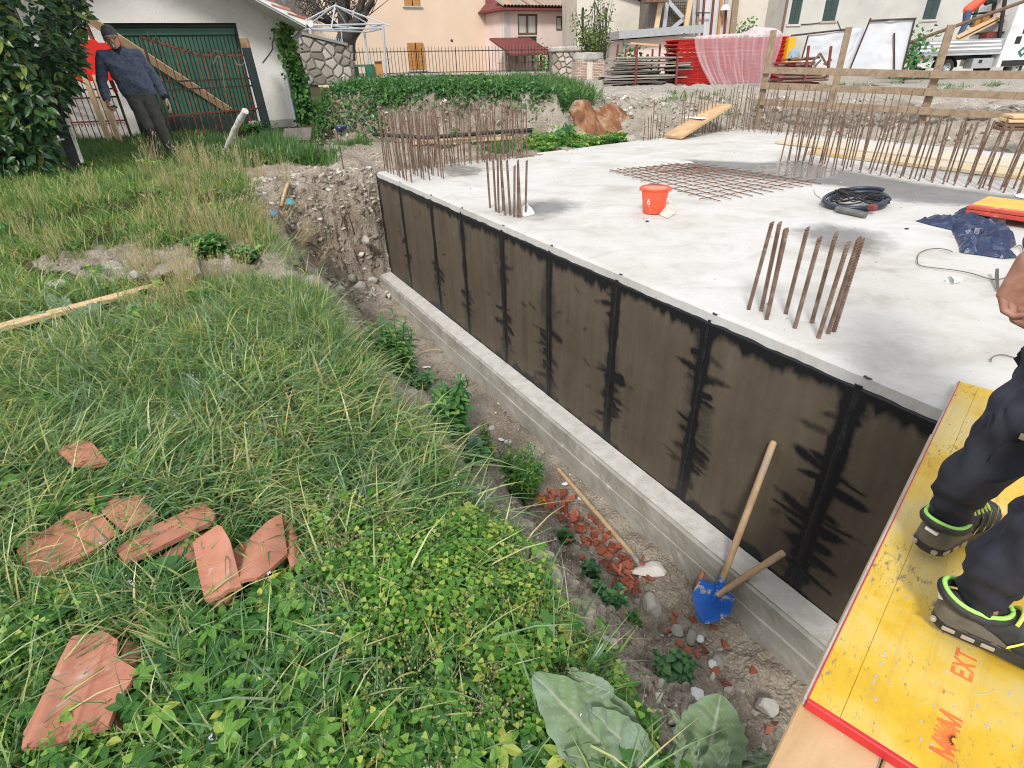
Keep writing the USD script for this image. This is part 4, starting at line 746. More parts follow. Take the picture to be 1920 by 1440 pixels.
for sg in (-1, 1):
    t = np.linspace(0, 4.6, 24); rr_ = 5.2 - t * .8; T.part('scroll', tube([H_(1115 + sg * (3 + rr_[i] * math.cos(t[i]) * .8), 11 + rr_[i] * math.sin(t[i])) for i in range(24)], .018, 4), M['iron_black'])
T.part('finial', tube([H_(1115, 40), H_(1115, -8)], .02, 5), M['iron_black'])
# ------------------------------------------------------------------ things on the slab
def hz(x, y): return float(height(A([x]), A([y]))[0])
def G(px, py, it=6, dz=0.):         # where the line of sight meets the ground
    r = ray(px, py); d = np.linspace(.4, 24, 900) / np.hypot(r[0], r[1]); q = CAM + d[:, None] * r; h = height(q[:, 0], q[:, 1]) + dz; i = int(np.argmax(q[:, 2] < h)); a, b = d[max(i - 1, 0)], d[i]
    for _ in range(12):
        m = (a + b) / 2; p = CAM + m * r
        if p[2] < hz(p[0], p[1]) + dz: b = m
        else: a = m
    return CAM + (a + b) / 2 * r
def crumple(poly, h, seed, res=.03, fold=1., z0=.004, edge=.12, freq=4.5, jit=0.):
    from scipy.spatial import Delaunay
    pg = Polygon(poly); g = np.random.default_rng(seed); x0, y0, x1, y1 = pg.bounds
    xs, ys = np.meshgrid(np.arange(x0, x1, res), np.arange(y0, y1, res)); q = np.stack([xs.ravel(), ys.ravel()], 1) + g.uniform(-.3, .3, (xs.size, 2)) * res
    q = q[[pg.contains(Point(*a)) for a in q]]; L = pg.length; b = np.array([pg.exterior.interpolate(t).coords[0] for t in np.arange(0, L, res)])
    q = np.vstack([q, b]); tri = Delaunay(q).simplices; tri = tri[[pg.buffer(1e-6).contains(Point(*q[t].mean(0))) for t in tri]]
    d = np.array([pg.exterior.distance(Point(*a)) for a in q]); p3 = np.stack([q[:, 0], q[:, 1], np.full(len(q), seed * 3.7)], 1)
    r1 = 1 - abs(2 * fbm(p3 * freq, 2, seed) - 1) * 2.2; r2 = 1 - abs(2 * fbm(p3 * freq * 2.3 + 5, 2, seed + 3) - 1) * 2.2
    z = z0 + np.clip(d / edge, 0, 1) ** .6 * h * (.35 + fold * (.5 * r1.clip(-.3) + .25 * r2.clip(-.3)))
    z = z + np.clip(d / .03, 0, 1) * jit * g.uniform(-1, 1, len(q)); z = np.maximum(z, z0); v = np.column_stack([q, z]); c = np.cross(q[tri[:, 1]] - q[tri[:, 0]], q[tri[:, 2]] - q[tri[:, 0]]); tri[c < 0] = tri[c < 0][:, ::-1]
    return v, tri
def pw(pts, z=0.): return np.array([P(*q, z)[:2] for q in pts])
# bucket
c = P(1224, 404); c += nrm(c * [1, 1, 0]) * .10
BS = .86
T = Thing('mortar_bucket', 'red plastic mortar bucket with a wire handle standing on the slab', 'bucket', c)
T.part('body', lathe([(0, .006), (.098, .006), (.102, .012), (.112, .07), (.116, .075), (.117, .095), (.115, .1), (.137, .235), (.148, .237), (.150, .25), (.146, .255), (.136, .25), (.108, .1), (.098, .03), (0, .028)], 40, c, BS), M['bucket'], smooth=35)
T.part('mortar_lining', lathe([(.0, .05), (.100, .052), (.134, .247)], 40, c, BS), M['bucket_mortar'], smooth=True)
va = nrm(A([c[0], c[1], 0])); vr = A([va[1], -va[0], 0]); hb = [c + UP * .238 * BS + vr * .15 * BS * math.cos(t) + (va * .11 + UP * .012) * math.sin(t) for t in np.linspace(0, np.pi, 20)]
T.part('handle', tube(hb, .0035, 6), M['wire'], smooth=True)
for s in (-1, 1): T.part('handle_lug', cbox(c + vr * .148 * BS * s + UP * .232 * BS, vr, va, UP, [.014, .03, .03], .003), M['bucket'])
tt = meshkit.text_mesh('6', .046, .002, True); tv, tf = np.array(tt.vertices), np.array(tt.faces); fx = -va; rr_ = .127
ang = tv[:, 0] / rr_ - .62; hgt = tv[:, 1] + .09; rad = .1165 * BS + (hgt - .1 * BS) * .163 + tv[:, 2]
T.part('painted_number', (c + np.outer(np.sin(ang) * rad, vr) + np.outer(np.cos(ang) * rad, -va) + hgt[:, None] * UP, tf), M['white_plastic'])
solo('rag', crumple(pw([(1236, 404), (1252, 410), (1266, 401), (1262, 384), (1252, 374), (1244, 380)]), .055, 4, .014, 1, edge=.05, freq=9, jit=.008), M['rag'], 'crumpled pale rag lying behind the red bucket', 'rag', smooth=20)
# steel mesh
cA, cB, cC, cD = [UV(P(*q)) for q in ((1142, 322), (1292, 307), (1536, 343), (1330, 379))]; cA, cB, cC, cD = map(np.array, (cA, cB, cC, cD))
T = Thing('steel_mesh', 'rusty welded reinforcement mesh lying flat on the slab', 'steel mesh', W(*cA))
def mp_(s, t, z): q = (cA * (1 - s) + cB * s) * (1 - t) + (cD * (1 - s) + cC * s) * t; return W(q[0], q[1], z)
for i in range(11):
    s = (i + .5) / 11; T.part('long_bar', tube([mp_(s, t, .012 + .004 * math.sin(7 * t + i)) for t in np.linspace(-.04, 1.04, 5)], .0042, 5), M['rust_mesh'])
for i in range(11):
    s = (i + .5) / 11; T.part('cross_bar', tube([mp_(t, s, .021 + .004 * math.sin(6 * t + i)) for t in np.linspace(-.04, 1.04, 5)], .0042, 5), M['rust_mesh'])
for i in range(7):
    s = .10 + i * .09; T.part('cross_bar', tube([mp_(t, s * .62, .03) for t in np.linspace(.30, .80, 4)], .0042, 5), M['rust_mesh'])
solo('paper_scrap', crumple(pw([(1270, 306), (1292, 303), (1306, 306), (1288, 309)]), .02, 5, .02), M['paper'], 'white paper scrap at the far edge of the rusty mesh', 'paper')
# vibrator hose
c = P(1602, 386); a_, b_ = E1, E2; T = Thing('vibrator_hose', 'coiled black concrete vibrator hose with a steel poker end', 'hose', c)
g = np.random.default_rng(8); pts = []
for i in range(150):
    t = i / 149 * 2 * np.pi * 3.1 + 1.2; r_ = .245 + .02 * math.sin(t * .37 + 1) + .008 * (t / 6); pts.append(c + (math.cos(t) * r_ * .80) * E1 + (math.sin(t) * r_ * 1.0) * E2 + UP * (.018 + .028 * (t / 6.3) * (.6 + .4 * math.sin(t))))
T.part('thick_hose', tube(pts, .0165, 10), M['rubber_blue'], smooth=True)
for k_ in range(7):
    pts = [c + E1 * (.15 * math.cos(t * 1.0 + k_) + .05 * math.sin(2.3 * t + k_)) + E2 * (.04 + .16 * math.sin(t + .4 * k_) + .03 * math.cos(3 * t)) + UP * (.04 + .018 * k_ * .5 + .02 * math.sin(2 * t + k_)) for t in np.linspace(0, 5.6, 50)]
    T.part('cable', tube(pts, .006, 6), M['rubber'], smooth=True)
p0, p1 = P(1566, 398), P(1622, 410); T.part('poker', tube([p0 + UP * .03, p0 * .9 + p1 * .1 + UP * .03, p0 * .2 + p1 * .8 + UP * .028, p1 + UP * .027, p1 + (p1 - p0) * .03 + UP * .026], [.02, .026, .026, .022, .006], 12), M['vib_steel'], smooth=40)
T.part('plug', cbox(P(1636, 389, .06), E1, E2, UP, [.07, .05, .045], .01), M['red_steel'])
T.part('tie_wire', tube(spline([P(1541, 388, .03), P(1538, 372, .06), P(1530, 366, .10), P(1526, 355, .12)], 12), .003, 4), M['wire'])
# blue plastic sheet
T = Thing('plastic_sheet', 'crumpled dark blue plastic sheet lying on the slab beside the formwork board', 'plastic sheet', P(1820, 450))
T.part('tail', crumple(pw([(1716, 415), (1740, 411), (1800, 408), (1812, 428), (1784, 432), (1750, 424)]), .05, 12, .026, 1.0, edge=.10, freq=5, jit=.012), M['bag_blue'], smooth=14)
T.part('bunch', crumple(pw([(1786, 410), (1790, 400), (1812, 399), (1846, 404), (1866, 415), (1888, 428), (1896, 446), (1906, 460), (1890, 470), (1840, 470), (1802, 474), (1794, 452), (1784, 432)]), .060, 13, .030, 1.3, edge=.05, freq=4., jit=.024), M['bag_blue'], smooth=14)
T.part('flap', crumple(pw([(1798, 466), (1850, 470), (1886, 473), (1908, 484), (1880, 486), (1830, 478), (1800, 474)]), .045, 14, .024, 1.0, edge=.05, freq=6, jit=.014), M['bag_blue'], smooth=14)
solo('wire_loop', tube(spline([P(*q, .012) for q in ((1786, 472), (1752, 466), (1725, 474), (1720, 490), (1735, 500), (1800, 508), (1845, 520), (1868, 524), (1890, 518), (1912, 500), (1918, 470), (1906, 462))], 90), .0032, 5), M['wire'], 'thin bent tying wire lying in a wide loop on the slab', 'wire')
solo('wire_bundle', cat(*[tube([P(1871 + i, 545, .01), P(1868 + 2 * i, 522, .03), P(1869 + i * 1.5, 504, .05)], .003, 4) for i in range(-1, 3)]), M['wire'], 'short twisted bunch of tying wire standing near the hand', 'wire')
solo('bent_wire', tube(spline([P(*q, .01) for q in ((1858, 678), (1864, 668), (1880, 665), (1900, 670), (1930, 676))], 30), .0026, 5), M['wire'], 'short bent wire lying near the yellow board', 'wire')
cu = P(1790, 525, .018); ax = nrm(P(1806, 523, .02) - cu); sd_ = nrm(np.cross(UP, ax)); t = np.linspace(0, 2 * np.pi, 20)
solo('paper_cup', (np.vstack([cu + ax * d + r_ * (np.cos(t)[:, None] * sd_ + np.sin(t)[:, None] * UP * .8) for d, r_ in ((-.03, .028), (.0, .023), (.035, .016), (.04, .0), (.03, .012), (-.029, .026))]), grid(6, 20)), M['white_plastic'], 'small white crushed cup lying on the slab', 'cup', smooth=True)
for q, l in (((1700, 430), 'small dark chip near the tail of the blue plastic sheet'), ((1213, 416), 'small dark chip in front of the red bucket')):
    b = rock(.018, int(q[0]), (1, .7, .4), 1); solo('stone_chip', (b[0] + P(*q) + UP * .006, b[1]), M['tar'], l, 'stone chip')
solo('rag', crumple(pw([(972, 404), (985, 407), (1003, 402), (998, 394), (984, 392), (974, 398)]), .08, 6, .014, 1, edge=.06, freq=8), M['paper'], 'crumpled white sheet at the foot of the far bar group', 'rag', smooth=20)
# formwork board with red edge at the right, raised on blocks
c0, c1 = P(1811, 398, .06), P(1950, 418, .06); dv = nrm(c1 - c0); pv_ = nrm(A([-dv[1], dv[0], 0])); pv_ = pv_ if pv_ @ E1 > -9 else -pv_; far = P(1858, 365, .09) - c0; pv_ = nrm(far - dv * (far @ dv)); pv_[2] = 0
T = Thing('formwork_board', 'yellow formwork board with a red edge raised on blocks at the picture right', 'formwork board', c0)
L_, Wd = 1.3, .46; mk('board_yellow', [(.3, (.62, .34, .045)), (.6, (.72, .44, .075)), (.8, (.66, .44, .14))], 5, 6, .55, .15, 60, spots=((.40, .33, .22), 24, .63, .06)); mk('board_red', [(.3, (.50, .05, .035)), (.55, (.56, .09, .06)), (.75, (.62, .40, .33))], 9, 6, .6, .3, 60)
mid = c0 + dv * L_ / 2 + pv_ * Wd / 2
T.part('panel', cbox(mid + UP * .04, dv, pv_, UP, [L_, Wd, .027], .003), M['board_yellow']); T.part('red_edge', cbox(c0 + dv * L_ / 2 + pv_ * .02 + UP * .0425, dv, pv_, UP, [L_ + .004, .07, .026], .003), M['board_red'])
T.part('lower_panel', cbox(mid - pv_ * .015 + UP * .010, dv, pv_, UP, [L_, Wd, .03], .003), M['board_red'])
for s, m_ in ((.16, 'wood_new'), (.9, 'wood_dark')): T.part('block', cbox(c0 + dv * s + pv_ * .2 - UP * .032, dv, pv_, UP, [.16, .3, .05], .004), M[m_])
solo('paper_scrap', crumple(pw([(1898, 362), (1925, 366), (1925, 374), (1905, 370)]), .02, 9, .02), M['paper'], 'white paper sheet behind the raised formwork board', 'paper')
# long yellow form boards behind the right bars
mk('form_pale', [(.3, (.52, .42, .26)), (.5, (.56, .50, .38)), (.7, (.54, .51, .45))], 2.2, 6, .8, .2, 40); mk('form_orange', [(.3, (.50, .30, .10)), (.5, (.54, .44, .28)), (.7, (.50, .46, .39))], 3, 6, .7, .2, 40)
for k_, (v0, v1, u0, u1, z0, m_, l) in enumerate(((5.55, 6.1, -1.7, -9, .004, 'form_pale', 'pale yellow form board lying along the slab behind the right bars, farther one'), (5.02, 5.4, -2.6, -9, .004, 'form_orange', 'orange yellow form board lying along the slab behind the right bars, nearer one'))):
    T = Thing('form_board', l, 'formwork board', W(u0, v0)); n = 4
    for i in range(n):
        a, b = u0 + (u1 - u0) * i / n, u0 + (u1 - u0) * (i + 1) / n; T.part('length', cbox(W((a + b) / 2, (v0 + v1) / 2 + .02 * (i % 2), z0 + .02), E1, E2, UP, [abs(a - b) - .006, v1 - v0, .04], .004), M[m_])
# ------------------------------------------------------------------ the yellow board the man stands on, and the planks under it
pA = P(1515, 1310, .03); pB = P(1800, 715, .03); pd = nrm(pB - pA); pr = A([pd[1], -pd[0], 0]); PL = np.linalg.norm(pB - pA); PW = .58
T = Thing('walkway_board', 'worn yellow formwork board with red end stripe and red print under the standing man', 'formwork board', pA)
M['walk_yellow'] = usdkit.material(stage, '/World/Looks/walk_yellow', {
    'g': ('geometry', {}), 'rt': ('vector_rotate', {'rotation_type': 'z_axis'} if False else {'rotate_type': 'z_axis', 'angle': math.atan2(pd[0], pd[1])}), 'mp': ('mapping', {'scale': (26, 1.6, 1)}), 'gr': ('noise_texture', {'scale': 1, 'detail': 6, 'roughness': .7, 'distortion': .5}),
    'n': ('noise_texture', {'scale': 3.4, 'detail': 5, 'roughness': .6}), 'col': ('rgb_ramp', {'ramp': [(.32, (.54, .33, .03)), (.5, (.66, .43, .03)), (.66, (.68, .47, .08))]}),
    'pale': ('mix', {'color2': (.58, .46, .20)}), 'pm': ('map_range', {'from_min': .42, 'from_max': .60, 'to_max': .85, 'clamp': True}),
    'grm': ('map_range', {'from_min': .50, 'from_max': .78, 'to_max': .5, 'clamp': True}), 'gc': ('mix', {'color2': (.36, .20, .03)}),
    'mps': ('mapping', {'scale': (2.2, .9, 1)}), 'sn': ('noise_texture', {'scale': 38, 'detail': 6, 'roughness': .78}), 'sl': ('noise_texture', {'scale': 5.5, 'detail': 3}), 'sa': ('math', {'math_type': 'multiply_add', 'value2': .34}), 'sm': ('map_range', {'from_min': .745, 'from_max': .83, 'to_max': .85, 'clamp': True}),
    'sc': ('mix', {'color2': (.17, .135, .10)}), 'n2': ('noise_texture', {'scale': 80, 'detail': 3}), 'bp': ('bump', {'strength': .25, 'distance': .003}), 'p': ('principled_bsdf', {'roughness': .5, 'specular_ior_level': .35})},
    [('g.position', 'rt.vector'), ('rt.vector', 'mp.vector'), ('mp.vector', 'gr.vector'), ('g.position', 'n.vector'), ('n.fac', 'col.fac'), ('n.fac', 'pm.value'), ('col.color', 'pale.color1'), ('pm.result', 'pale.fac'), ('gr.fac', 'grm.value'), ('grm.result', 'gc.fac'), ('pale.color', 'gc.color1'),
     ('rt.vector', 'mps.vector'), ('mps.vector', 'sn.vector'), ('g.position', 'sl.vector'), ('sl.fac', 'sa.value1'), ('sn.fac', 'sa.value3'), ('sa.value', 'sm.value'), ('sm.result', 'sc.fac'), ('gc.color', 'sc.color1'), ('sc.color', 'p.base_color'), ('gr.fac', 'bp.height'), ('bp.normal', 'p.normal')], surface='p.BSDF')
mk('edge_grey', [(.3, (.34, .33, .31)), (.6, (.46, .45, .43))], 14, 5, .9, .4, 60); mk('red_print', [(.3, (.60, .10, .03)), (.6, (.70, .20, .04)), (.8, (.66, .38, .05))], 16, 5, .6); mk('red_line', [(.3, (.46, .016, .022)), (.7, (.58, .03, .035))], 9, 5, .5)
def onp(s, t, z=0.): return pA + pd * s + pr * t + UP * z
T.part('edge_strip', cbox(onp(PL / 2, .03, -.0135), pd, pr, UP, [PL, .0605, .027], .0008), M['walk_yellow'])
T.part('face', cbox(onp(PL / 2, .0608 + (PW - .0608) / 2, -.0145), pd, pr, UP, [PL, PW - .0608, .027], .0008), M['walk_yellow'])
T.part('side_edge', cat(cbox(onp(PL / 2, -.004, -.0140), pd, pr, UP, [PL + .002, .008, .0255], .002)), M['edge_grey']); T.part('side_line', obox(onp(PL / 2, -.0005, -.0005), pd, pr, UP, [PL, .003, .0030], ), M['red_line'])
T.part('end_stripe', cbox(onp(-.001, PW / 2, -.0132), pd, pr, UP, [.011, PW + .002, .0276], .002), M['red_line'])
def lettering(txt, s, t, h):
    m_ = meshkit.text_mesh(txt, h, .0009, True); v = np.array(m_.vertices)      # reads along +pd
    return onp(s, t, -.0010) + np.outer(v[:, 0] * .86, pd) + np.outer(.036 - v[:, 1], pr) + np.outer(v[:, 2], UP), np.array(m_.faces)
T.part('print', lettering('M', .052, .205, .036), M['red_print']); T.part('print', lettering('M', .124, .205, .036), M['red_print'])
fan = []
for i in range(9):
    a0 = math.radians(-72 + i * 18); d0 = math.cos(a0) * -pr + math.sin(a0) * pd; fan.append(bar(onp(.104, .240, -.0004) + d0 * .008, onp(.104, .240, -.0004) + d0 * .036, .0055, .0011, np.cross(UP, d0)))
T.part('print', cat(*fan), M['red_print'])
T.part('print', lettering('EXT', .262, .205, .036), M['red_print']); T.part('print', lettering('LUFUNAXT', .64, .205, .036), M['red_print']); T.part('print', lettering('H', .89, .205, .036), M['red_print'])
for s, t, a, l in ((.24, .25, .6, .05), (.17, .42, 1.2, .09), (.19, .44, -.5, .06), (.33, .2, .1, .04), (.05, .2, .8, .05), (.12, .5, 1.0, .07)):
    p0 = onp(s, t, -.0010); T.part('scratch', tube(spline([p0, p0 + (pd * math.cos(a) + pr * math.sin(a)) * l * .5 + pr * .006, p0 + (pd * math.cos(a) + pr * math.sin(a)) * l], 8), .0006, 4), M['edge_grey'])
gr = np.random.default_rng(77); ch = []
for _ in range(200):
    s, t = gr.uniform(.02, .8), abs(gr.normal(.27, .14)); t = min(max(t, .09), .56); r_ = gr.uniform(.001, .0034); n = 6; an = gr.uniform(0, 6.28, 1)[0]; k_ = np.linspace(0, 2 * np.pi, n, endpoint=False); rr_ = r_ * gr.uniform(.5, 1.3, n)
    e = onp(s, t, -.0008) + np.outer(np.cos(k_) * rr_ * 1.9, pd) + np.outer(np.sin(k_) * rr_, pr); ch.append((np.vstack([e, [onp(s, t, -.0003)]]), A([[i, (i + 1) % n, n] for i in range(n)][:]) [:, [1, 0, 2]]))
T.part('mortar_splash', cat(*ch), M['edge_grey'], kind='stuff')
for k_, (t0, t1, l) in enumerate(((-.012, .142, 'raw wooden plank under the yellow board, on the trench side'), (.149, .40, 'raw wooden plank under the yellow board, wider one beside it'))):
    solo('plank', cbox(onp(.15, (t0 + t1) / 2, -.050), pd, pr, UP, [2.3, t1 - t0, .042], .004), M['ply'], l, 'plank')
# ------------------------------------------------------------------ in the trench
FL = -1.62
bl0, sock = P(1312, 1160, FL + .015), P(1352, 1096, FL + .2); ht = onV(1450, 830, -.03)
sock = onV(1350, 1098, -.27); ax = nrm(ht - sock); tipv = P(1318, 1166, FL + .01)
T = Thing('shovel', 'blue shovel with mortar stains leaning upright against the tarred wall', 'shovel', tipv)
T.part('handle', tube([sock - ax * .02, sock + ax * .3, sock + (ht - sock) * .7, ht, ht + ax * .008], [.017, .0185, .018, .0175, .012], 12), M['wood_handle'], smooth=50)
def blade(tip, top, wide, n0, curve, shape):
    up = nrm(top - tip); L = np.linalg.norm(top - tip); sd_ = nrm(np.cross(up, n0)); nn = np.cross(sd_, up); V_ = []; ni, nj_ = 18, 13
    for i in range(ni):
        t = i / (ni - 1); w = wide * shape(t)
        for j in range(nj_):
            s = -1 + 2 * j / (nj_ - 1); V_.append(tip + up * (t * L + .0 * s * s) + sd_ * s * w + nn * (curve * (s * s - .4) * .6 + curve * .8 * (t - .5) ** 2))
    f_ = np.array(V_); g_ = grid(ni, nj_); b_ = f_ - nn * .003; n_ = len(f_); rim = np.concatenate([np.arange(nj_), np.arange(ni) * nj_ + nj_ - 1, (np.arange(nj_) + (ni - 1) * nj_)[::-1], (np.arange(ni) * nj_)[::-1]]); i = np.arange(len(rim) - 1)
    return np.vstack([f_, b_]), np.vstack([g_[:, ::-1], g_ + n_, q2t(np.stack([rim[i], rim[i + 1], rim[i + 1] + n_, rim[i] + n_], 1))])
shp = lambda t: max(.04, min(1, (t / .55)) ** .62) if t < .55 else 1 - .10 * ((t - .55) / .45) ** 2
bt = tipv + (sock - tipv) * 1.0 - E2 * .015; look = nrm(CAM - tipv)
T.part('blade', blade(tipv, bt, .108, look, .04, shp), M['shovel_blue'], smooth=40)
T.part('socket', tube([tipv + (sock - tipv) * .55 + look * .006, sock - ax * .03 + look * .010, sock + ax * .06], [.010, .021, .0205], 12), M['shovel_blue'], smooth=50)
h0, h1 = P(1345, 1113, -1.50), onV(1469, 1036, -.035); h0 = onV(1345, 1115, -.30)
T = Thing('tool_handle', 'short stained wooden tool handle leaning on the footing behind the blue shovel', 'tool handle', h0)
T.part('shaft', tube([h0, h0 * .6 + h1 * .4, h0 * .1 + h1 * .9, h1, h1 + nrm(h1 - h0) * .006], [.0175, .0185, .019, .018, .012], 12), M['wood_handle'], smooth=50)
s0, s1 = P(1047, 880, FL + .05), P(1188, 1042, FL + .05)
T = Thing('shovel', 'mortar caked shovel lying flat in the trench beside the broken tiles', 'shovel', s1)
T.part('handle', tube([s0, s0 * .5 + s1 * .5, s1], [.016, .018, .017], 12), M['wood_handle'], smooth=50)
bt0 = P(1250, 1062, FL + .03); T.part('neck', tube([s1 - nrm(s1 - s0) * .02, P(1200, 1060, FL + .045), P(1214, 1068, FL + .035)], [.019, .015, .010], 8), M['steel_dirty'], smooth=True)
T.part('blade', crumple(pw([(1176, 1071), (1190, 1064), (1222, 1050), (1238, 1052), (1250, 1070), (1246, 1079), (1222, 1081), (1196, 1077)], FL + .05), .05, 21, .012, .6, FL + .045, .05), M['shovel_grey'], smooth=30)
# stones one can tell apart
def stone(q, r_, sq, seed, l, m_='rock_pale', z=None, rot=0.):
    p = P(*q, z) if z is not None else G(*q); b = rotz(rock(r_, seed, sq, 2), rot); v = b[0] + p + UP * (r_ * sq[2] * .45); solo('stone', (v, b[1]), M[m_], l, 'stone')
for i, (q, r_, sq, l) in enumerate([((1222, 1140), .072, (.75, 1.25, .7), 'long pale stone beside the broken tiles near the blue shovel'), ((1196, 1132), .035, (1, .8, .8), 'small pale stone left of the long stone near the blue shovel'), ((1270, 1186), .042, (1, .9, .7), 'pale stone among tile crumbs left below the blue shovel'), ((1296, 1199), .045, (.8, 1.1, .7), 'angular pale stone below the tip of the blue shovel'),
        ((1436, 1328), .058, (1, .95, .85), 'round pale stone beside the end of the wooden planks'), ((1345, 1245), .04, (1.3, .8, .6), 'pale stone next to the white scrap in the near trench'), ((866, 709), .06, (1.2, .8, .5), 'flat stone on the trench floor near the footing'), ((944, 756), .06, (1.2, .8, .5), 'flat pale stone against the footing, middle of the trench'), ((920, 805), .04, (1.2, .8, .5), 'small flat stone in the middle of the trench floor'),
        ((675, 540), .10, (1.3, .9, .6), 'pale stone at the foot of the earth face beyond the footing'), ((660, 525), .08, (1, .9, .8), 'grey stone at the foot of the earth face, left one'), ((700, 528), .07, (1, .9, .8), 'rounded stone at the foot of the earth face beside the wall corner'), ((636, 548), .07, (1.2, .9, .7), 'stone in the bank foot at the trench end'), ((687, 457), .075, (1.2, .6, 1), 'whitish stone stuck in the earth face')]):
    z = {13: -.85}.get(i); stone(q, r_, sq, 300 + i, l, z=z, rot=i * .9)
# broken tile shards
g = np.random.default_rng(17)
def shard(p, r_, i, tilt=.5, m_='tile_broken', th=.016):
    n = g.integers(4, 6); a = np.sort(g.uniform(0, 2 * np.pi, n) * .35 + np.arange(n) * 2 * np.pi / n); e = np.stack([np.cos(a) * r_ * g.uniform(.7, 1.2, n), np.sin(a) * r_ * g.uniform(.45, .8, n), 0 * a], 1)
    v = np.vstack([e - UP * th / 2, e + UP * th / 2]); i_ = np.arange(n); j = (i_ + 1) % n
    f = np.vstack([q2t(np.stack([i_, j, n + j, n + i_], 1)), np.array([[0, k_ + 1, k_] for k_ in range(1, n - 1)]), np.array([[n, n + k_, n + k_ + 1] for k_ in range(1, n - 1)])])
    nn = nrm(A([g.normal() * tilt, g.normal() * tilt, 1])); aa = nrm(np.cross(A([math.cos(i), math.sin(i), 0]), nn)); return place((v, f), p, aa, np.cross(nn, aa), nn), nn
path = A([[1018, 930], [1045, 950], [1080, 985], [1105, 1015], [1130, 1030], [1160, 1060], [1178, 1090], [1195, 1105]]); pidx = np.linspace(0, len(path) - 1, 60)
for i, t in enumerate(np.linspace(0, 1, 150) ** .9):
    c_ = [np.interp(t * 7, np.arange(8), path[:, k_]) for k_ in (0, 1)]; q = (c_[0] + g.normal() * 17, c_[1] + g.normal() * 12); p = G(*q); r_ = .016 + .036 * g.uniform() ** 1.6 + .02 * (i % 9 == 0)
    m_, _ = shard(p + UP * (.022 + .03 * abs(g.normal())), r_, i); solo('tile_shard', m_, M['tile_broken'], 'red broken tile shard in the heap beside the mortar caked shovel', 'tile shard', 'red tile shards heaped in the trench')
for i, q in enumerate([(1262, 1168), (1250, 1186), (1290, 1222), (1305, 1228), (1322, 1224), (1340, 1262), (1282, 1236), (1358, 1208), (1310, 1080), (1296, 1250), (1265, 1150), (1338, 1180), (1330, 1170), (1298, 1165), (1362, 1285), (1412, 1260), (1405, 1252), (1450, 1360), (1440, 1372), (1340, 1150), (1275, 1210)]):
    p = G(*q); m_, _ = shard(p + UP * .015, .03, i + 3); solo('tile_shard', m_, M['tile_broken'], 'lone red tile shard among stones at the near end of the trench', 'tile shard', 'single red tile shards strewn at the near trench end')
m_, _ = shard(onV(1315, 1082, -.24), .045, 2, .9); solo('tile_shard', m_, M['tile'], 'orange tile shard standing behind the blue shovel blade', 'tile shard')
p = G(1020, 940); solo('plastic_wrap', crumple(np.array([p[:2] + A([math.cos(a), math.sin(a)]) * .055 * (1 + .3 * math.sin(3 * a)) for a in np.linspace(0, 6.2, 14)]), .07, 31, .012, 1, p[2], .05, 12), M['amber'], 'amber crumpled plastic wrap on the tile shards', 'plastic wrap', smooth=20)
def cup(q, l, r_=.022, z=None, ax=None):
    p = P(*q, z) if z else G(*q); ax = nrm(ax if ax is not None else A([.6, -.5, .35])); s_ = nrm(np.cross(ax, UP)); b_ = np.cross(s_, ax); t = np.linspace(0, 2 * np.pi, 18)
    solo('plastic_cup', (np.vstack([p + UP * .02 + ax * d + k_ * (np.cos(t)[:, None] * s_ + np.sin(t)[:, None] * b_) for d, k_ in ((.0, .0), (.0, r_ * .7), (.045, r_), (.048, r_ * 1.06), (.046, r_ * .94), (.004, r_ * .64), (.004, 0))]), grid(7, 18)), M['white_plastic'], l, 'cup', smooth=40)
cup((1424, 1196), 'small white plastic cup lying on the trench floor near the wooden planks'); cup((948, 832), 'small white plastic cup lying on the trench floor, middle of the trench'); cup((1085, 938), 'tiny white plastic cup beside the tile shards', .018)
for q, r_, l in (((1337, 1248), .035, 'white plastic scrap beside a pale stone in the near trench'), ((940, 826), .03, 'white plastic scrap next to the cup in the middle of the trench'), ((872, 768), .03, 'white paper scrap on the trench floor'), ((1062, 908), .035, 'white paper scrap beside the fallen shovel handle'), ((800, 690), .04, 'small white scrap on the trench floor beyond the weeds'), ((1312, 1200), .03, 'light blue white scrap among the stones by the blue shovel'), ((1300, 1310), .05, 'striped white scrap between the big leaves')):
    p = G(*q); solo('scrap', crumple(np.array([p[:2] + A([math.cos(a), .7 * math.sin(a)]) * r_ * (1 + .3 * math.sin(2 * a + q[0])) for a in np.linspace(0, 6.1, 10)]), .02, int(q[0]) % 50, .012, 1, p[2] + .012, .03, 14), M['paper'], l, 'scrap', smooth=20)
def stick(name, pts, r_, m_, l, c_, n=20): solo(name, tube(spline(pts, n), r_, 7), M[m_], l, c_, smooth=True)
stick('twig', [G(770, 676) + UP * .03, G(800, 668) + UP * .07, G(830, 666) + UP * .06], .006, 'wood_handle', 'bent pale twig on the trench floor', 'twig')
for i, (a, b, l) in enumerate((((538, 430), (580, 520), 'dark dead branch sticking out of the earth bank, longest one'), ((520, 395), (560, 470), 'dark dead branch high in the earth bank'), ((650, 395), (665, 440), 'thin dark root hanging on the earth face'), ((655, 400), (640, 425), 'thin dark root curling on the earth face'), ((560, 455), (600, 470), 'short dark branch crossing the earth bank'))):
    p, q = G(*a), G(*b); t = nrm(CAM - p) * .12; stick('dead_branch', [p + t, (p + q) / 2 + t * 1.5 + UP * .05, q + t], .014 if i < 2 else .008, 'twig', l, 'branch')
p, q = G(532, 405), G(545, 368); stick('wooden_stake', [p + UP * .12, (p + q) / 2 + UP * .15, q + UP * .15], .02, 'wood_handle', 'short pale wooden stick on the earth bank', 'stick', 4)
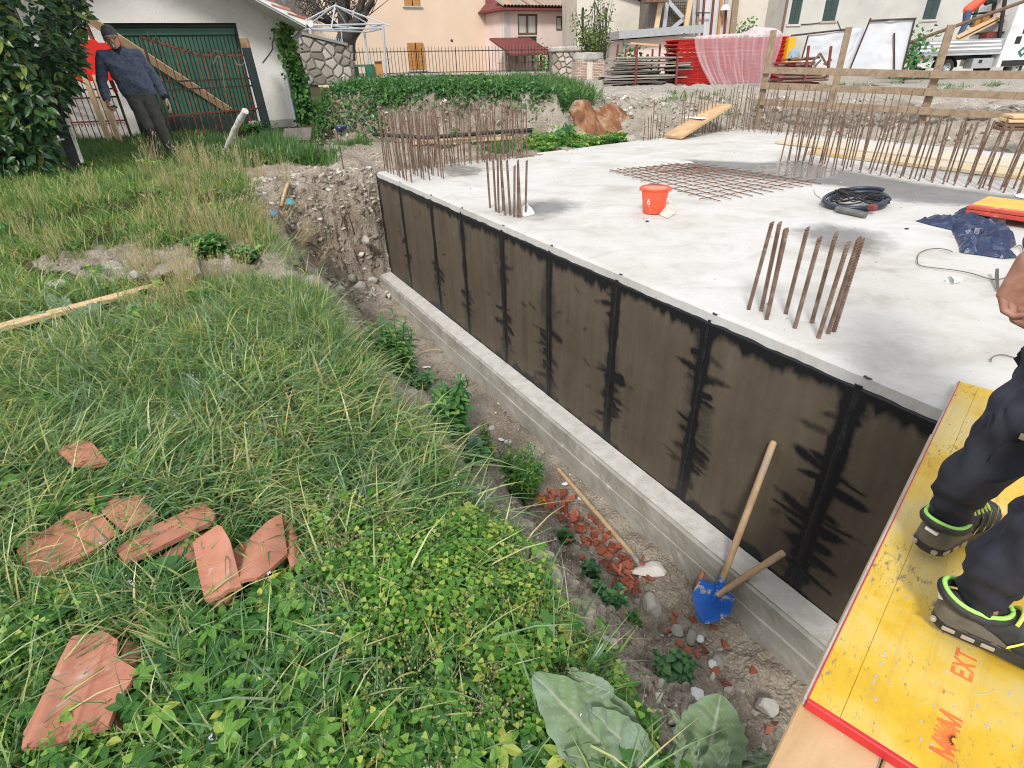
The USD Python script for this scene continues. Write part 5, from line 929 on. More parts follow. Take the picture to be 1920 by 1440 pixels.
for q, r_, m_, l in (((548, 396), .07, 'plastic_teal', 'teal plastic scrap on the earth bank'), ((516, 417), .08, 'plastic_blue', 'blue white plastic scrap on the earth bank')):
    p = G(*q); t = nrm(CAM - p) * .1; solo('plastic_scrap', crumple(np.array([(p + t)[:2] + A([math.cos(a), math.sin(a)]) * r_ for a in np.linspace(0, 6.1, 10)]), .06, 7, .02, 1, p[2] + .12, .05, 9), M[m_], l, 'scrap', smooth=20)
# ------------------------------------------------------------------ roof tiles lying in the grass
def tile_px(name, pts, z, along, prof, l, th=.016, m_='tile', tilt=(0, 0), lift=0., T=None, sub=None):
    w = np.array([P(*q, z) for q in pts]); c = w.mean(0); a = P(*along[1], z) - P(*along[0], z); a[2] = 0; a = nrm(a); b = A([-a[1], a[0], 0]); q = np.stack([(w - c) @ a, (w - c) @ b], 1)
    pg = Polygon(q).buffer(0); m = trimesh.creation.extrude_polygon(pg, th); v, f = trimesh.remesh.subdivide_to_size(m.vertices, m.faces, .012); m = trimesh.Trimesh(v, f); m.merge_vertices(); v = np.array(m.vertices)
    zz = prof(v[:, 1]) + tilt[0] * v[:, 0] + tilt[1] * v[:, 1]; jag = .0; s_ = np.stack([v[:, 0] + jag, v[:, 1], v[:, 2] + zz], 1)
    mm = (c + s_[:, :1] * a + s_[:, 1:2] * b + (s_[:, 2:] + lift) * UP, np.array(m.faces))
    TILE_AREAS.append(Polygon(w[:, :2]).buffer(.012))
    if T: T.part(name, mm, M[m_], smooth=42); return
    T = Thing('roof_tile', l, 'roof tile', c); T.part(name, mm, M[m_], smooth=42); return T, c, a, b, pg
TILE_AREAS = []
c4 = lambda l: [(x / 2.1817, y / 2.1817 + 780) for x, y in l]
ZG = -.27
bump = lambda x, c, w, h: h * np.exp(-((x - c) / w) ** 2)
flat = lambda x: 0 * x
T, *_ = tile_px('body', c4([(425, 890), (460, 910), (490, 930), (485, 985), (510, 1020), (572, 1060), (545, 1120), (500, 1180), (460, 1290), (180, 1372), (110, 1385), (110, 1310), (150, 1240), (270, 1000), (310, 930)]), ZG, c4([(150, 1380), (340, 920)]), lambda x: bump(x, .085, .024, .016) + bump(x, -.005, .007, .006) + .012 * np.clip((-x - .055) / .02, 0, 1), 'large broken terracotta roof tile lying nearest in the grass at lower left')
tile_px('under_piece', c4([(500, 940), (560, 935), (580, 960), (560, 1040), (540, 1180), (500, 1285), (455, 1290), (480, 1150), (490, 1000)]), ZG - .035, c4([(480, 1280), (540, 940)]), lambda x: .012 * np.sin(x * 130), '', lift=0, T=T)
tile_px('body', c4([(80, 570), (130, 510), (215, 470), (300, 412), (380, 408), (440, 440), (490, 490), (430, 545), (350, 600), (160, 672), (120, 640)]), ZG, c4([(160, 660), (330, 420)]), lambda x: .012 * np.abs(np.sin(x * 22 + .6)) + bump(x, .02, .006, .007) , 'weathered ribbed roof tile at the left of the tile group in the grass')
T, *_ = tile_px('body', c4([(405, 330), (450, 306), (480, 318), (500, 356), (570, 335), (650, 410), (510, 480), (430, 410), (405, 380)]), ZG + .02, c4([(430, 400), (590, 350)]), flat, 'broken roof tile with a torn notch and folded edge above the tile group')
tile_px('under_piece', c4([(430, 415), (510, 478), (652, 412), (648, 440), (560, 470), (510, 490)]), ZG - .02, c4([(430, 470), (640, 430)]), flat, '', T=T, th=.014)
T, c, a, b, pg = tile_px('body', c4([(485, 565), (530, 525), (620, 470), (840, 370), (885, 412), (882, 440), (640, 560), (560, 595), (510, 605)]), ZG + .02, c4([(500, 585), (865, 400)]), lambda x: bump(x, .03, .012, .008), 'narrow terracotta tile strip with pressed lettering in the grass', th=.02)
tx = meshkit.text_mesh('ITALIA 4 94 09', .013, .0014); v = np.array(tx.vertices); T.part('pressed_lettering', (c + a * (-.06) + b * .004 + np.outer(v[:, 0], a) + np.outer(v[:, 1], b) + (v[:, 2:] + .0195 + .003) * UP, np.array(tx.faces)), M['tile'])
tile_px('body', c4([(640, 605), (700, 560), (800, 500), (862, 478), (860, 500), (810, 560), (800, 600)]), ZG - .02, c4([(650, 600), (850, 490)]), flat, 'sliver of roof tile half hidden beside the lettered strip')
tile_px('body', c4([(800, 545), (905, 488), (925, 495), (955, 545), (985, 690), (905, 720), (830, 735), (815, 660)]), ZG + .035, c4([(830, 720), (860, 520)]), lambda x: bump(x, -.04, .02, .012), 'flat terracotta tile piece leaning over the right pair in the grass', tilt=(.25, -.1))
T, *_ = tile_px('body', c4([(950, 545), (1070, 480), (1160, 425), (1175, 560), (1110, 640), (1060, 690), (990, 700)]), ZG + .01, c4([(1000, 700), (1100, 450)]), lambda x: .02 * np.cos(x * 30), 'curled terracotta tile at the right end of the tile group')
tile_px('rolled_edge', c4([(1160, 425), (1195, 440), (1215, 490), (1240, 590), (1190, 625), (1170, 560)]), ZG + .0, c4([(1190, 620), (1180, 430)]), lambda x: -.03 + .02 * np.cos(x * 60), '', T=T)
tile_px('body', c4([(247, 165), (290, 130), (340, 108), (390, 135), (445, 192), (380, 210), (300, 210)]), ZG + .07, c4([(260, 180), (400, 140)]), lambda x: .02 - .2 * np.abs(x - .02), 'small ridged tile piece lying alone farthest up in the grass')
tile_px('body', c4([(850, 735), (945, 700), (960, 760), (900, 790), (860, 780)]), ZG - .04, c4([(860, 780), (940, 710)]), flat, 'small tile piece sunk in the grass below the right pair')
# ------------------------------------------------------------------ on the left bank
p0, p1 = G(-40, 652), G(304, 552); p0[2] += .09; p1[2] += .07; PLK = (p0.copy(), p1.copy())
solo('plank', cbox((p0 + p1) / 2, p1 - p0, np.cross(UP, nrm(p1 - p0)), np.cross(nrm(p1 - p0), np.cross(UP, nrm(p1 - p0))), [np.linalg.norm(p1 - p0), .10, .035], .004), M['wood_new'], 'long new wooden plank lying in the grass at the left', 'plank')
for i, (pts, l) in enumerate((([(350, 455), (372, 490), (385, 530), (395, 555)], 'black hose piece crossing the gravel patch'), ([(425, 565), (440, 600), (455, 630), (480, 660), (510, 700)], 'black hose piece below the gravel patch'), ([(720, 1080), (745, 1105), (765, 1140), (790, 1170)], 'black hose piece in the clover, upper one'), ([(820, 1225), (840, 1258), (860, 1285), (880, 1320), (905, 1365)], 'black hose piece in the clover, lower one'), ([(545, 745), (560, 790), (575, 830), (592, 870)], 'black hose piece in the long grass'))):
    q = [G(*x) + UP * (.05 if i < 2 else .09) for x in pts]; stick('hose', q, .011 if i < 2 else .009, 'hose', l, 'hose')
for i, (q, r_, sq, l) in enumerate([((112, 548), .10, (1.3, .8, .4), 'whitish stone in the grass above the plank'), ((260, 525), .06, (1, .8, .7), 'grey stone at the gravel patch edge'), ((262, 590), .09, (1.2, .8, .5), 'white stone beside the plank end'), ((350, 640), .10, (1.5, .7, .3), 'flat white slab piece in the grass below the plank'), ((588, 545), .10, (1.3, .7, .6), 'whitish stone on the bank edge'), ((1040, 1095), .045, (.6, 1.3, .5), 'long white stone on the near bank edge'), ((1020, 1055), .035, (.7, 1.2, .5), 'white stone on the near bank edge, upper one'), ((130, 300), .12, (1, .9, .9), 'pale stone at the foot of the black post')]):
    p = G(*q); b = rotz(rock(r_, 500 + i, sq, 2), i * 1.3); solo('stone', (b[0] + p + UP * (r_ * .3 + .03), b[1]), M['rock_pale'], l, 'stone')
pb_, pt_ = G(412, 298), D(460, 208, 8.9); T = Thing('white_pole', 'peeling whitish pole leaning in the grass in front of the gate', 'pole', pb_)
ptl = spline([pb_ - UP * .1, pb_ * .6 + pt_ * .4 + A([.02, 0, .02]), pt_], 16); T.part('trunk', tube(ptl, np.linspace(.036, .046, 16) * (1 + .12 * np.sin(np.arange(16) * 2.1)), 12), M['birch'], smooth=50)
T.part('side_twig', tube(spline([ptl[5], ptl[5] + A([-.18, 0, .03]), ptl[5] + A([-.3, 0, -.06])], 8), .012, 5), M['twig']); T.part('side_twig', tube(spline([ptl[5], ptl[5] + A([.2, 0, .0]), ptl[5] + A([.45, -.1, -.1])], 8), .01, 5), M['twig'])
bc = G(575, 296); T = Thing('rod_bundle', 'bundle of dark rusty rods lying on the ground behind the earth bank', 'rod bundle', bc); ax_ = nrm(G(612, 306) - G(545, 280)); ax_[2] = 0; sd_ = A([-ax_[1], ax_[0], 0]); g = np.random.default_rng(5)
for i in range(26):
    c = bc + sd_ * (-.30 + .6 * (i % 13) / 12) * .8 + UP * (.04 + .035 * (i // 13) + g.uniform(0, .03)); T.part('rod', tube([c - ax_ * .30 + sd_ * g.normal() * .02, c + ax_ * .33 + g.normal(size=3) * .02], .017, 6), M['iron_dark'])
T = Thing('board_piece', 'small pale board standing behind the rod bundle', 'board', G(560, 272)); c = G(556, 272); T.part('board', cbox(c + UP * .16 + A([0, .15, 0]), A([1, .1, 0]), A([0, .5, .4]), A([0, -.4, .5]), [.5, .3, .02], .003), M['wood_grey'])
rbp = G(645, 320); T = Thing('marker_rod', 'thin brown rod with a dark blue cap hanging on it, in the gravel', 'rod', rbp); tp_ = D(617, 168, rbp[1]); T.part('rod', tube([rbp - UP * .05, rbp * .5 + tp_ * .5, tp_], .008, 6), M['wood_dark']); T.part('second_rod', tube([D(642, 235, rbp[1] + .1), D(630, 190, rbp[1] + .1)], .008, 6), M['wood_dark'])
cc = D(639, 241, rbp[1]); b = rock(.085, 77, (1.1, .9, .65), 2); T.part('cap', (b[0] + cc, b[1]), M['bag_blue'], smooth=True)
# gate, posts and what stands behind it
def post(b, t, w, m_, name, l, c_): T = Thing(name, l, c_, b); T.part('shaft', bar(b - UP * .15, t, w, w * .7, A([1, .5, 0]), .006), M[m_]); return T
gb = G(503, 246); gt = D(457, 73, gb[1]); T = post(gb, gt, .17, 'green_post', 'gate_post', 'dark green square gate post with a rusty top at the garage', 'gate post'); T.part('rusty_top', bar(gt - (gt - gb) * .09, gt + (gt - gb) * .004, .174, .125, A([1, .5, 0])), M['rust_sheet'])
bb = G(150, 330); btp = D(66, 100, bb[1] - .1); T = post(bb, btp, .13, 'black_post', 'gate_post', 'leaning black gate post with a white edge at the laurel hedge', 'gate post'); e0, e1_ = bb + (btp - bb) * .12 + A([.085, .02, 0]), bb + (btp - bb) * .5 + A([.085, .02, 0]); T.part('white_edge', bar(e0, e1_, .03, .09, A([1, .5, 0])), M['birch']); c = bb + (btp - bb) * .33 + A([.0, -.09, 0]); T.part('white_mark', cbox(c, A([1, .4, 0]), A([-.4, 1, 0]), UP, [.06, .01, .02], .002), M['white_paint'])
def gate_leaf(T, a, b, za, zb, n, z1, z2, z3, sag, under=.0):
    d = nrm((b - a) * [1, 1, 0]); L = np.linalg.norm((b - a)[:2]); pt = lambda t, z: a * [1, 1, 0] + d * L * t + UP * (a[2] * (1 - t) + b[2] * t + z); topz = lambda t: za * (1 - t) + zb * t - sag * math.sin(np.pi * t)
    T.part('top_rail', bar(pt(0, topz(0)), pt(.5, topz(.5)), .03, .035), M['red_paint']); T.part('top_rail', bar(pt(.5, topz(.5)), pt(1, topz(1)), .03, .035), M['red_paint'])
    for z in (z1, z2, z3): T.part('rail', bar(pt(0, z), pt(1, z), .03, .03), M['red_steel'] if z == z1 else M['iron_dark'])
    for t in (0, 1): T.part('stile', bar(pt(t, under), pt(t, topz(t) + .06), .035, .035, d), M['iron_dark'])
    for i in range(1, n):
        t = i / n; T.part('bar', tube([pt(t, under + .02), pt(t, topz(t))], .010, 6), M['red_paint'] if i % 3 else M['iron_dark'])
        T.part('spear', tube([pt(t, topz(t)), pt(t, topz(t) + .05), pt(t, topz(t) + .075), pt(t, topz(t) + .16)], [.008, .01, .022, .002], 6), M['iron_dark'])
        for s in (-1, 1):
            k_ = np.linspace(0, 4.4, 14); r_ = (.052 - .009 * k_) * L / n / .115; T.part('scroll', tube([pt(t + s * (.055 * L / n / .115 - r_[j] * math.cos(k_[j])) / L * .9, z1 - .07 + r_[j] * math.sin(k_[j])) for j in range(14)], .005, 4), M['iron_dark'])
T = Thing('iron_gate_leaf', 'rusty red iron gate leaf with spear tips hung on the dark green post', 'gate', gb); ga = gb + A([-.10, .02, .04]); gl = P(322, 252, .12) - UP * .10; fz = lambda p, px, py: (CAM + ray(px, py) * (np.hypot(*p[:2]) / np.hypot(*ray(px, py)[:2])))[2] - p[2]
gate_leaf(T, ga, gl, fz(ga, 452, 104) , fz(gl, 264, 70), 15, .42, .86, 1.0, .14)
T = Thing('iron_gate_leaf', 'rusty iron gate leaf with a tall red end spike standing behind the man', 'gate', G(200, 268)); la, lb = G(128, 272), G(250, 266)
gate_leaf(T, la, lb, 1.05, fz(lb, 246, 95), 11, .40, .82, .96, .1); T.part('end_spike', bar(lb + UP * .9, lb + UP * fz(lb, 229, 42) + A([-.12, 0, 0]), .06, .05), M['red_paint'])
c = D(182, 112, 11.9); T = Thing('red_barrier', 'bright red plastic barrier panel on wooden legs behind the man', 'barrier', [c[0], c[1], 0])
bw = D(215, 112, 11.9)[0] - D(140, 112, 11.9)[0]; bh = D(180, 74, 11.9)[2] - D(180, 150, 11.9)[2]
q = [(-.62, -.5), (.62, -.5), (.62, .44), (.45, .44), (.40, .38), (.12, .38), (.06, .46), (-.3, .46), (-.36, .38), (-.62, .40)]; pg = Polygon([(x * bw, y * bh) for x, y in q]).buffer(.02); m = trimesh.creation.extrude_polygon(pg, .05); v = m.vertices
T.part('panel', (c + v[:, :1] * A([1, .12, 0]) + v[:, 1:2] * UP + v[:, 2:] * A([0.1, 1, 0]), np.array(m.faces)), M['red_barrier'])
for x in (158, 178): q = D(x, 140, 11.85); T.part('leg', bar(q, [q[0] + .02, q[1], -.1], .09, .05, A([1, 0, 0])), M['wood_new'])
a, b = D(158, 30, 12.6), G(432, 212); b = D(430, 207, 14.0); solo('wooden_board', bar(a, b, .03, .17, A([.3, 1, 0])), M['wood_new'], 'long new board leaning diagonally across the garage door', 'board')
a = D(420, 208, 14.1); solo('wooden_stake', bar(a - UP * .1, D(412, 178, 14.1), .12, .04, A([1, 0, 0])), M['wood_new'], 'short new wooden stake at the foot of the diagonal board', 'stake')
wv = [tube(spline([D(x, y, 12.9) for x, y in pts], 24), .008, 5) for pts in (((404, 96), (396, 108), (395, 140), (402, 170), (399, 185)), ((404, 96), (415, 100), (420, 115)), ((440, 112), (448, 122), (458, 118)), ((400, 120), (412, 108), (418, 140), (424, 170)))]
solo('dry_vine', cat(*wv), M['twig_grey'], 'thin dry vine stems tangled on the iron gate', 'vine')
# ------------------------------------------------------------------ right side: guard rail, stacks, truck
p1_, p2_, p3_ = P(1424, 207, .3), P(1557, 200, .3), P(1733, 210, .3)
ftp = lambda p, px, py: p * [1, 1, 0] + UP * (CAMZ + ray(px, py)[2] / np.hypot(*ray(px, py)[:2]) * np.hypot(*p[:2]))
T = Thing('guard_rail', 'timber guard rail of posts and boards beyond the slab', 'guard rail', p2_)
tops = [ftp(p, *q) for p, q in zip((p1_, p2_, p3_), ((1457, 56), (1604, 50), (1786, 46)))]
for p, t in zip((p1_, p2_, p3_), tops): T.part('post', bar(p - UP * .4, t, .10, .06, A([1, -.4, 0]), .004), M['wood_rail'])
dv = nrm(p3_ - p1_) ; p4_ = p3_ + dv * 3.2
for (y1, y3, y4) in (((1437, 131), (1760, 139), (1990, 142)), ((1432, 160), (1745, 172), (1990, 188)), ((1428, 190), (1738, 207), (1990, 226))):
    a, b, c = ftp(p1_ - dv * .05, *y1), ftp(p3_, *y3), ftp(p4_, *y4); o = A([-.03, -.07, 0]); T.part('rail', bar(a + o, b + o, .03, .10, None, .003), M['wood_rail']); T.part('rail', bar(b + o * 1.5 - dv * .1, c + o * 1.5, .03, .10, None, .003), M['wood_rail'])
# red formwork panels in their stack
fk = Fac(D(1380, 120, 19.5), [1, .16, 0], [.16, -1, 0]); fk.o[2] = 0
a, b, c, d = fk.hit(1271, 74), fk.hit(1478, 62), fk.hit(1430, 155), fk.hit(1284, 158); q0, q1 = a[0] + .05, fk.hit(1474, 100)[0]; zb = .5 * (c[1] + d[1]) - .05; zt = a[1]; n = 11; hh = (zt - zb) / n; g = np.random.default_rng(3)
for i in range(n):
    z0 = zb + hh * i; o = g.uniform(-.05, .05) + .03 * (n - i) * .2; T = Thing('plastic_shuttering', f'red plastic formwork panel under the clear sheet, {["lowest","second from the bottom","third from the bottom","fourth from the bottom","fifth from the bottom","middle one","fifth from the top","fourth from the top","third from the top","second from the top","topmost"][i]} of its stack', 'formwork panel', fk.pt(q0, z0), 'stacked red formwork panels')
    T.part('face', fk.bx(q0 + o, q1 + o, z0 + hh * .55, z0 + hh * .93, .0, -1.0, .01), M['red_plastic']); T.part('rim', fk.bx(q0 + o - .06, q1 + o + .04, z0 + hh * .86, z0 + hh * .99, .05, -1.05, .008), M['red_plastic'])
    for k_ in range(8): q = q0 + o + (q1 - q0) * (k_ + .5) / 8; T.part('rib', fk.bx(q - .03, q + .03, z0 + .005, z0 + hh * .56, -.03, -.97), M['red_plastic'])
    for s in (-.04, -.92): T.part('flange', fk.bx(q0 + o + .02, q1 + o - .02, z0 + hh * .1, z0 + hh * .56, s, s - .04), M['red_plastic'])
for x0, x1, y0, y1, l in ((1464, 1472, 70, 126, 'tall yellow plastic formwork panel standing at the end of the red stack'), (1473, 1482, 104, 132, 'short yellow plastic formwork panel standing outside the tall yellow one')):
    a = fk.rect(x0, y0, x1, y1); T = Thing('plastic_shuttering', l, 'formwork panel', fk.pt(a[0], a[2])); T.part('face', fk.bx(a[0] + .1, a[0] + .14, a[2], a[3], .16, -.7), M['yellow_plastic'])
    for k_ in range(6): z = a[2] + (a[3] - a[2]) * (k_ + .5) / 6; T.part('rib', fk.bx(a[0] + .14, a[1] + .18, z - .03, z + .03, .14, -.68), M['yellow_plastic'])
    for s in (.15, -.66): T.part('side', fk.bx(a[0] + .139, a[1] + .2, a[2], a[3], s, s - .04), M['yellow_plastic'])
M['clear_film'] = usdkit.material(stage, '/World/Looks/clear_film', {'t': ('transparent_bsdf', {'color': (.97, .95, .97)}), 'p': ('principled_bsdf', {'base_color': (.86, .85, .90), 'roughness': .28}), 'tl': ('translucent_bsdf', {'color': (.85, .85, .9)}), 'lw': ('layer_weight', {'blend': .42}), 'mr': ('map_range', {'to_min': .24, 'to_max': .9}), 'mm': ('mix_closure', {'fac': .4}), 'm': ('mix_closure', {})},
    [('p.BSDF', 'mm.closure1'), ('tl.BSDF', 'mm.closure2'), ('lw.facing', 'mr.value'), ('mr.result', 'm.fac'), ('t.BSDF', 'm.closure1'), ('mm.closure', 'm.closure2')], surface='m.closure')
ns_, nt_ = 110, 46; V_ = []; qL, qR = fk.hit(1298, 80)[0], fk.hit(1462, 70)[0]; bl, br_ = fk.hit(1330, 165), fk.hit(1424, 158)
for i in range(ns_):
    s = i / (ns_ - 1)
    for j in range(nt_):
        t = j / (nt_ - 1); n_ = float(fbm(A([[s * 9, t * 1.3, 2.]]), 3, 91)[0]) - .5; w_ = float(fbm(A([[s * 26, t * 2.5, 5.]]), 2, 92)[0]) - .5
        if t < .22: k_ = t / .22; V_.append(fk.pt(qL * (1 - s) + qR * s, zt + .05 + .05 * w_ + .05 * math.sin(s * 3) + .22 * math.exp(-((s - .9) / .12) ** 2) * (1 - .4 * k_), -1.0 + k_ * 1.1))
        else:
            k_ = (t - .22) / .78; qt, qb = qL * (1 - s) + qR * s, bl[0] * (1 - s) + br_[0] * s + .12 * math.sin(s * 3); zbt = zb - .12 + .05 * math.sin(9 * s); V_.append(fk.pt(qt * (1 - k_ ** 1.6) + qb * k_ ** 1.6 + .05 * w_ * k_, (zt + .05) * (1 - k_) + zbt * k_, .12 + .22 * k_ ** 2 + (.30 * n_ + .12 * w_) * (.35 + k_)))
solo('plastic_cover', (np.array(V_), grid(ns_, nt_)), M['clear_film'], 'thin clear plastic cover draped over the red formwork stack', 'plastic cover', smooth=True)
# timber heap with red steel stakes
fh = Fac(D(1190, 130, 19), [1, .1, 0], [.1, -1, 0]); fh.o[2] = 0; g = np.random.default_rng(12); tops_ = lambda x: np.interp(x, [1118, 1135, 1165, 1240, 1290], [158, 118, 108, 108, 122]); k_ = 0
for r_ in range(15):
    z = fh.hit(1200, 160)[1] + .01 + r_ * .056
    for dq in range(4):
        x0 = 1116 + r_ * 2.3 + g.uniform(-5, 12) + dq * 6 if r_ < 12 else 1150 + g.uniform(0, 30); x1 = min(1294, x0 + g.uniform(90, 165)); qa, qb = fh.hit(x0, 135)[0], fh.hit(x1, 135)[0]
        if fh.hit((x0 + x1) / 2, tops_(x0 + 30))[1] + .03 < z: continue
        t0 = .1 - dq * .3 + g.uniform(-.05, .05); sk = g.uniform(-.09, .09)
        solo('old_board', bar(fh.pt(qa, z + g.uniform(-.02, .02), t0 + sk), fh.pt(qb, z + g.uniform(-.06, .05), t0 - sk), g.uniform(.1, .2), g.uniform(.022, .04)), M['wood_grey'], 'weathered grey board in the long heap beside the brick pillar', 'board', 'grey boards heaped beside the brick pillar'); k_ += 1
for i, (x, yb, yt, l) in enumerate(((1193, 163, 83, 'rusty red steel stake in front of the board heap, tallest one'), (1269, 165, 96, 'rusty red steel stake at the right end of the board heap'), (1157, 118, 83, 'rusty red steel stake behind the left part of the board heap'), (1172, 118, 92, 'short rusty red stake behind the board heap'), (1222, 145, 92, 'rusty red steel stake in the middle of the board heap'), (1236, 138, 83, 'rusty red steel stake right of the middle of the heap'), (1250, 140, 89, 'rusty red steel stake second from the right end'), (1190, 112, 88, 'short red stake behind the tall front stake'))):
    o = .35 if i < 2 else -.75 - .1 * (i % 3); f_ = Fac(fh.o + fh.n * o, fh.a, fh.n); a, b = f_.hit(x - 2, yb), f_.hit(x + 2, yt); solo('steel_stake', bar(f_.pt(*a) - UP * .05, f_.pt(*b), .05, .05, f_.a), M['red_steel'], l, 'stake')
f_ = Fac(fh.o - fh.n * 1.0, fh.a, fh.n); solo('handrail_bar', bar(f_.pt(*f_.hit(1182, 81)), f_.pt(*f_.hit(1275, 88)), .05, .05), M['wood_new'], 'thin pale wooden bar above the grey board heap', 'bar')
solo('polystyrene_block', f_.bx(*f_.rect(1257, 120, 1272, 140), 0, -.3, .01), M['white_plastic'], 'white block behind the grey board heap', 'block')
# scaffolding steel pile right of the red stack
fpz = Fac(D(1520, 130, 18.5), [1, .0, 0], [0, -1, 0]); fpz.o[2] = 0; g = np.random.default_rng(21)
for i in range(34):
    r_ = i // 6; y = 151 - r_ * 7.5 + g.uniform(-2, 2); a, b = fpz.hit(1446 + g.uniform(0, 25) + r_ * 4, y), fpz.hit(1545 - r_ * 4 + g.uniform(-14, 6), y + g.uniform(-4, 3)); t0 = .2 - .2 * (i % 6)
    solo('scaffold_tube', tube([fpz.pt(*a, t0), fpz.pt(*b, t0 + g.uniform(-.1, .1))], .03, 7), M['red_steel'] if i % 3 else M['rust'], 'rusty steel tube in the pile right of the red formwork stack', 'tube', 'rusty tubes piled right of the red stack')
for i, (x0, y0, x1, y1) in enumerate(((1508, 123, 1528, 100), (1528, 100, 1541, 122), (1515, 128, 1530, 112), (1535, 120, 1549, 112))): solo('scaffold_tube', tube([fpz.pt(*fpz.hit(x0, y0), .3), fpz.pt(*fpz.hit(x1, y1), .3)], .03, 7), M['rust'], 'short rusty steel piece lying across the tube pile', 'tube', 'short steel pieces across the tube pile')
for x, yb, yt, l in ((1500, 148, 86, 'red steel stake at the left of the tube pile'), (1541, 145, 87, 'red steel stake at the right of the tube pile')): solo('steel_stake', bar(fpz.pt(*fpz.hit(x - 3, yb), .4), fpz.pt(*fpz.hit(x + 4, yt), .4), .06, .05, fpz.a), M['red_steel'], l, 'stake')
solo('blue_bag', crumple(np.array([D(1490 + 13 * math.cos(a), 94 + 2 * math.sin(a), 18.6 + .2 * math.sin(a))[:2] for a in np.linspace(0, 6.1, 12)]), .3, 3, .06, 1, D(1490, 96, 18.6)[2] - .15, .1), M['grey_blue_metal'], 'light blue sack on top of the tube pile', 'sack', smooth=20)
# white sheets on poles
fsx = Fac(D(1650, 100, 19), [1, -.05, 0], [-.05, -1, 0]); fsx.o[2] = 0
def sheet(f, pts, l, seed, poles):
    T = Thing('white_screen', l, 'screen', f.pt(*f.hit(*pts[3]))); c = np.array([f.hit(*q) for q in pts]); V_ = []; n_ = 24
    for i in range(n_):
        for j in range(n_):
            s, t = i / (n_ - 1), j / (n_ - 1); q = (c[0] * (1 - s) + c[1] * s) * (1 - t) + (c[3] * (1 - s) + c[2] * s) * t; w = float(fbm(A([[s * 4, t * 4, seed]]), 3, seed)[0]) - .5; V_.append(f.pt(q[0], q[1] - .03 * math.sin(np.pi * s) * (1 - t), .10 * w * math.sin(np.pi * s)))
    T.part('sheet', (np.array(V_), grid(n_, n_)), M['white_sheet'], smooth=True)
    for p, q in poles: T.part('pole', tube([f.pt(*f.hit(*p), .05), f.pt(*f.hit(*q), .05)], .025, 6), M['iron_dark'])
sheet(fsx, [(1632, 37), (1714, 36), (1690, 131), (1594, 128)], 'large white sheet stretched between poles left of the truck', 3, [((1631, 34), (1592, 130)), ((1629, 39), (1716, 35)), ((1675, 62), (1675, 134)), ((1714, 34), (1690, 133))])
f2 = Fac(fsx.o - fsx.n * .6, fsx.a, fsx.n); sheet(f2, [(1515, 66), (1595, 54), (1572, 126), (1500, 122)], 'dimmer white sheet stretched behind the guard rail posts', 5, [((1514, 67), (1502, 110)), ((1482, 67), (1596, 54)), ((1597, 52), (1570, 128))]); sheet(Fac(fsx.o - fsx.n * .3, fsx.a, fsx.n), [(1598, 52), (1626, 48), (1598, 128), (1574, 127)], 'narrow white sheet between the two bigger white sheets', 6, [])
# truck
ft = Fac(D(1800, 100, 23), [1, .0, 0], [0, -1, 0]); ft.o[2] = 0; B = lambda x0, y0, x1, y1, t0, t1, ch=.01: ft.bx(*ft.rect(x0, y0, x1, y1), t0, t1, ch)
T = Thing('tipper_truck', 'white flatbed truck with grey drop sides loaded with boards', 'truck', ft.pt(ft.hit(1800, 140)[0], .1))
s_ = T.part('side_board', B(1722, 74, 1880, 99, .0, -.06), M['grey_metal'])
for y in (79, 86, 93): T.part('side_rib', B(1726, y - 1.6, 1876, y + 1.6, .02, -.01, .004), M['white_paint'], under=s_)
T.part('bed', B(1722, 98, 1882, 104, -.02, -2.0), M['grey_paint']); T.part('far_side', B(1722, 74, 1880, 99, -1.95, -2.0), M['grey_metal']); T.part('chassis', B(1730, 104, 1925, 112, -.4, -1.5), M['iron_black'])
T.part('tail_board', B(1720, 74, 1724, 99, -.06, -1.95), M['grey_metal'])
for x in (1776, 1905):
    c = ft.pt(ft.hit(x, 127)[0], ft.hit(x, 127)[1], -.15); rw = abs(ft.hit(x, 127)[1] - ft.hit(x, 146)[1]) * .86
    for k_, o in enumerate((0, -1.5)):
        w = T.part('wheel', lathe([(rw * .55, -.12), (rw * .9, -.12), (rw, -.08), (rw, .08), (rw * .9, .12), (rw * .55, .12)], 28), M['rubber'], smooth=30) if False else None
        m_ = lathe([(rw * .55, -.12), (rw * .9, -.12), (rw, -.08), (rw, .08), (rw * .9, .12), (rw * .55, .12)], 28); cc = c + ft.n * o; w = T.part('wheel', place(m_, cc, ft.a, UP, ft.n), M['rubber'], smooth=30)
        T.part('rim', place(lathe([(0, .05), (rw * .2, .06), (rw * .3, .03), (rw * .5, .06), (rw * .58, .1), (rw * .55, -.1)], 24), cc, ft.a, UP, ft.n), M['grey_metal'], under=w, smooth=30)
        for h_ in range(8): an = h_ * np.pi / 4; T.part('rim_hole', place(lathe([(0, .055), (rw * .07, .06)], 8), cc + ft.a * rw * .38 * math.cos(an) + UP * rw * .38 * math.sin(an), ft.a, UP, ft.n), M['iron_black'], under=w)
T.part('mudguard', (np.vstack([[ft.pt(ft.hit(1776, 127)[0] + (rw + .06) * math.cos(t), ft.hit(1776, 127)[1] + (rw + .06) * math.sin(t), o) for o in (0, -.4)] for t in np.linspace(0, np.pi, 14)]), grid(14, 2)), M['rubber'])
T.part('tool_box', B(1824, 109, 1862, 128, -.02, -.45), M['grey_metal']); T.part('box_latch', B(1836, 112, 1842, 118, .0, -.02, .003), M['iron_black'])
T.part('tail_light', B(1724, 104, 1734, 113, -.05, -.15), M['red_plastic']); T.part('mud_flap', B(1738, 106, 1755, 128, -.2, -.22, .003), M['white_paint']); T.part('mud_flap', B(1725, 113, 1737, 126, -.12, -.14, .003), M['white_paint'])
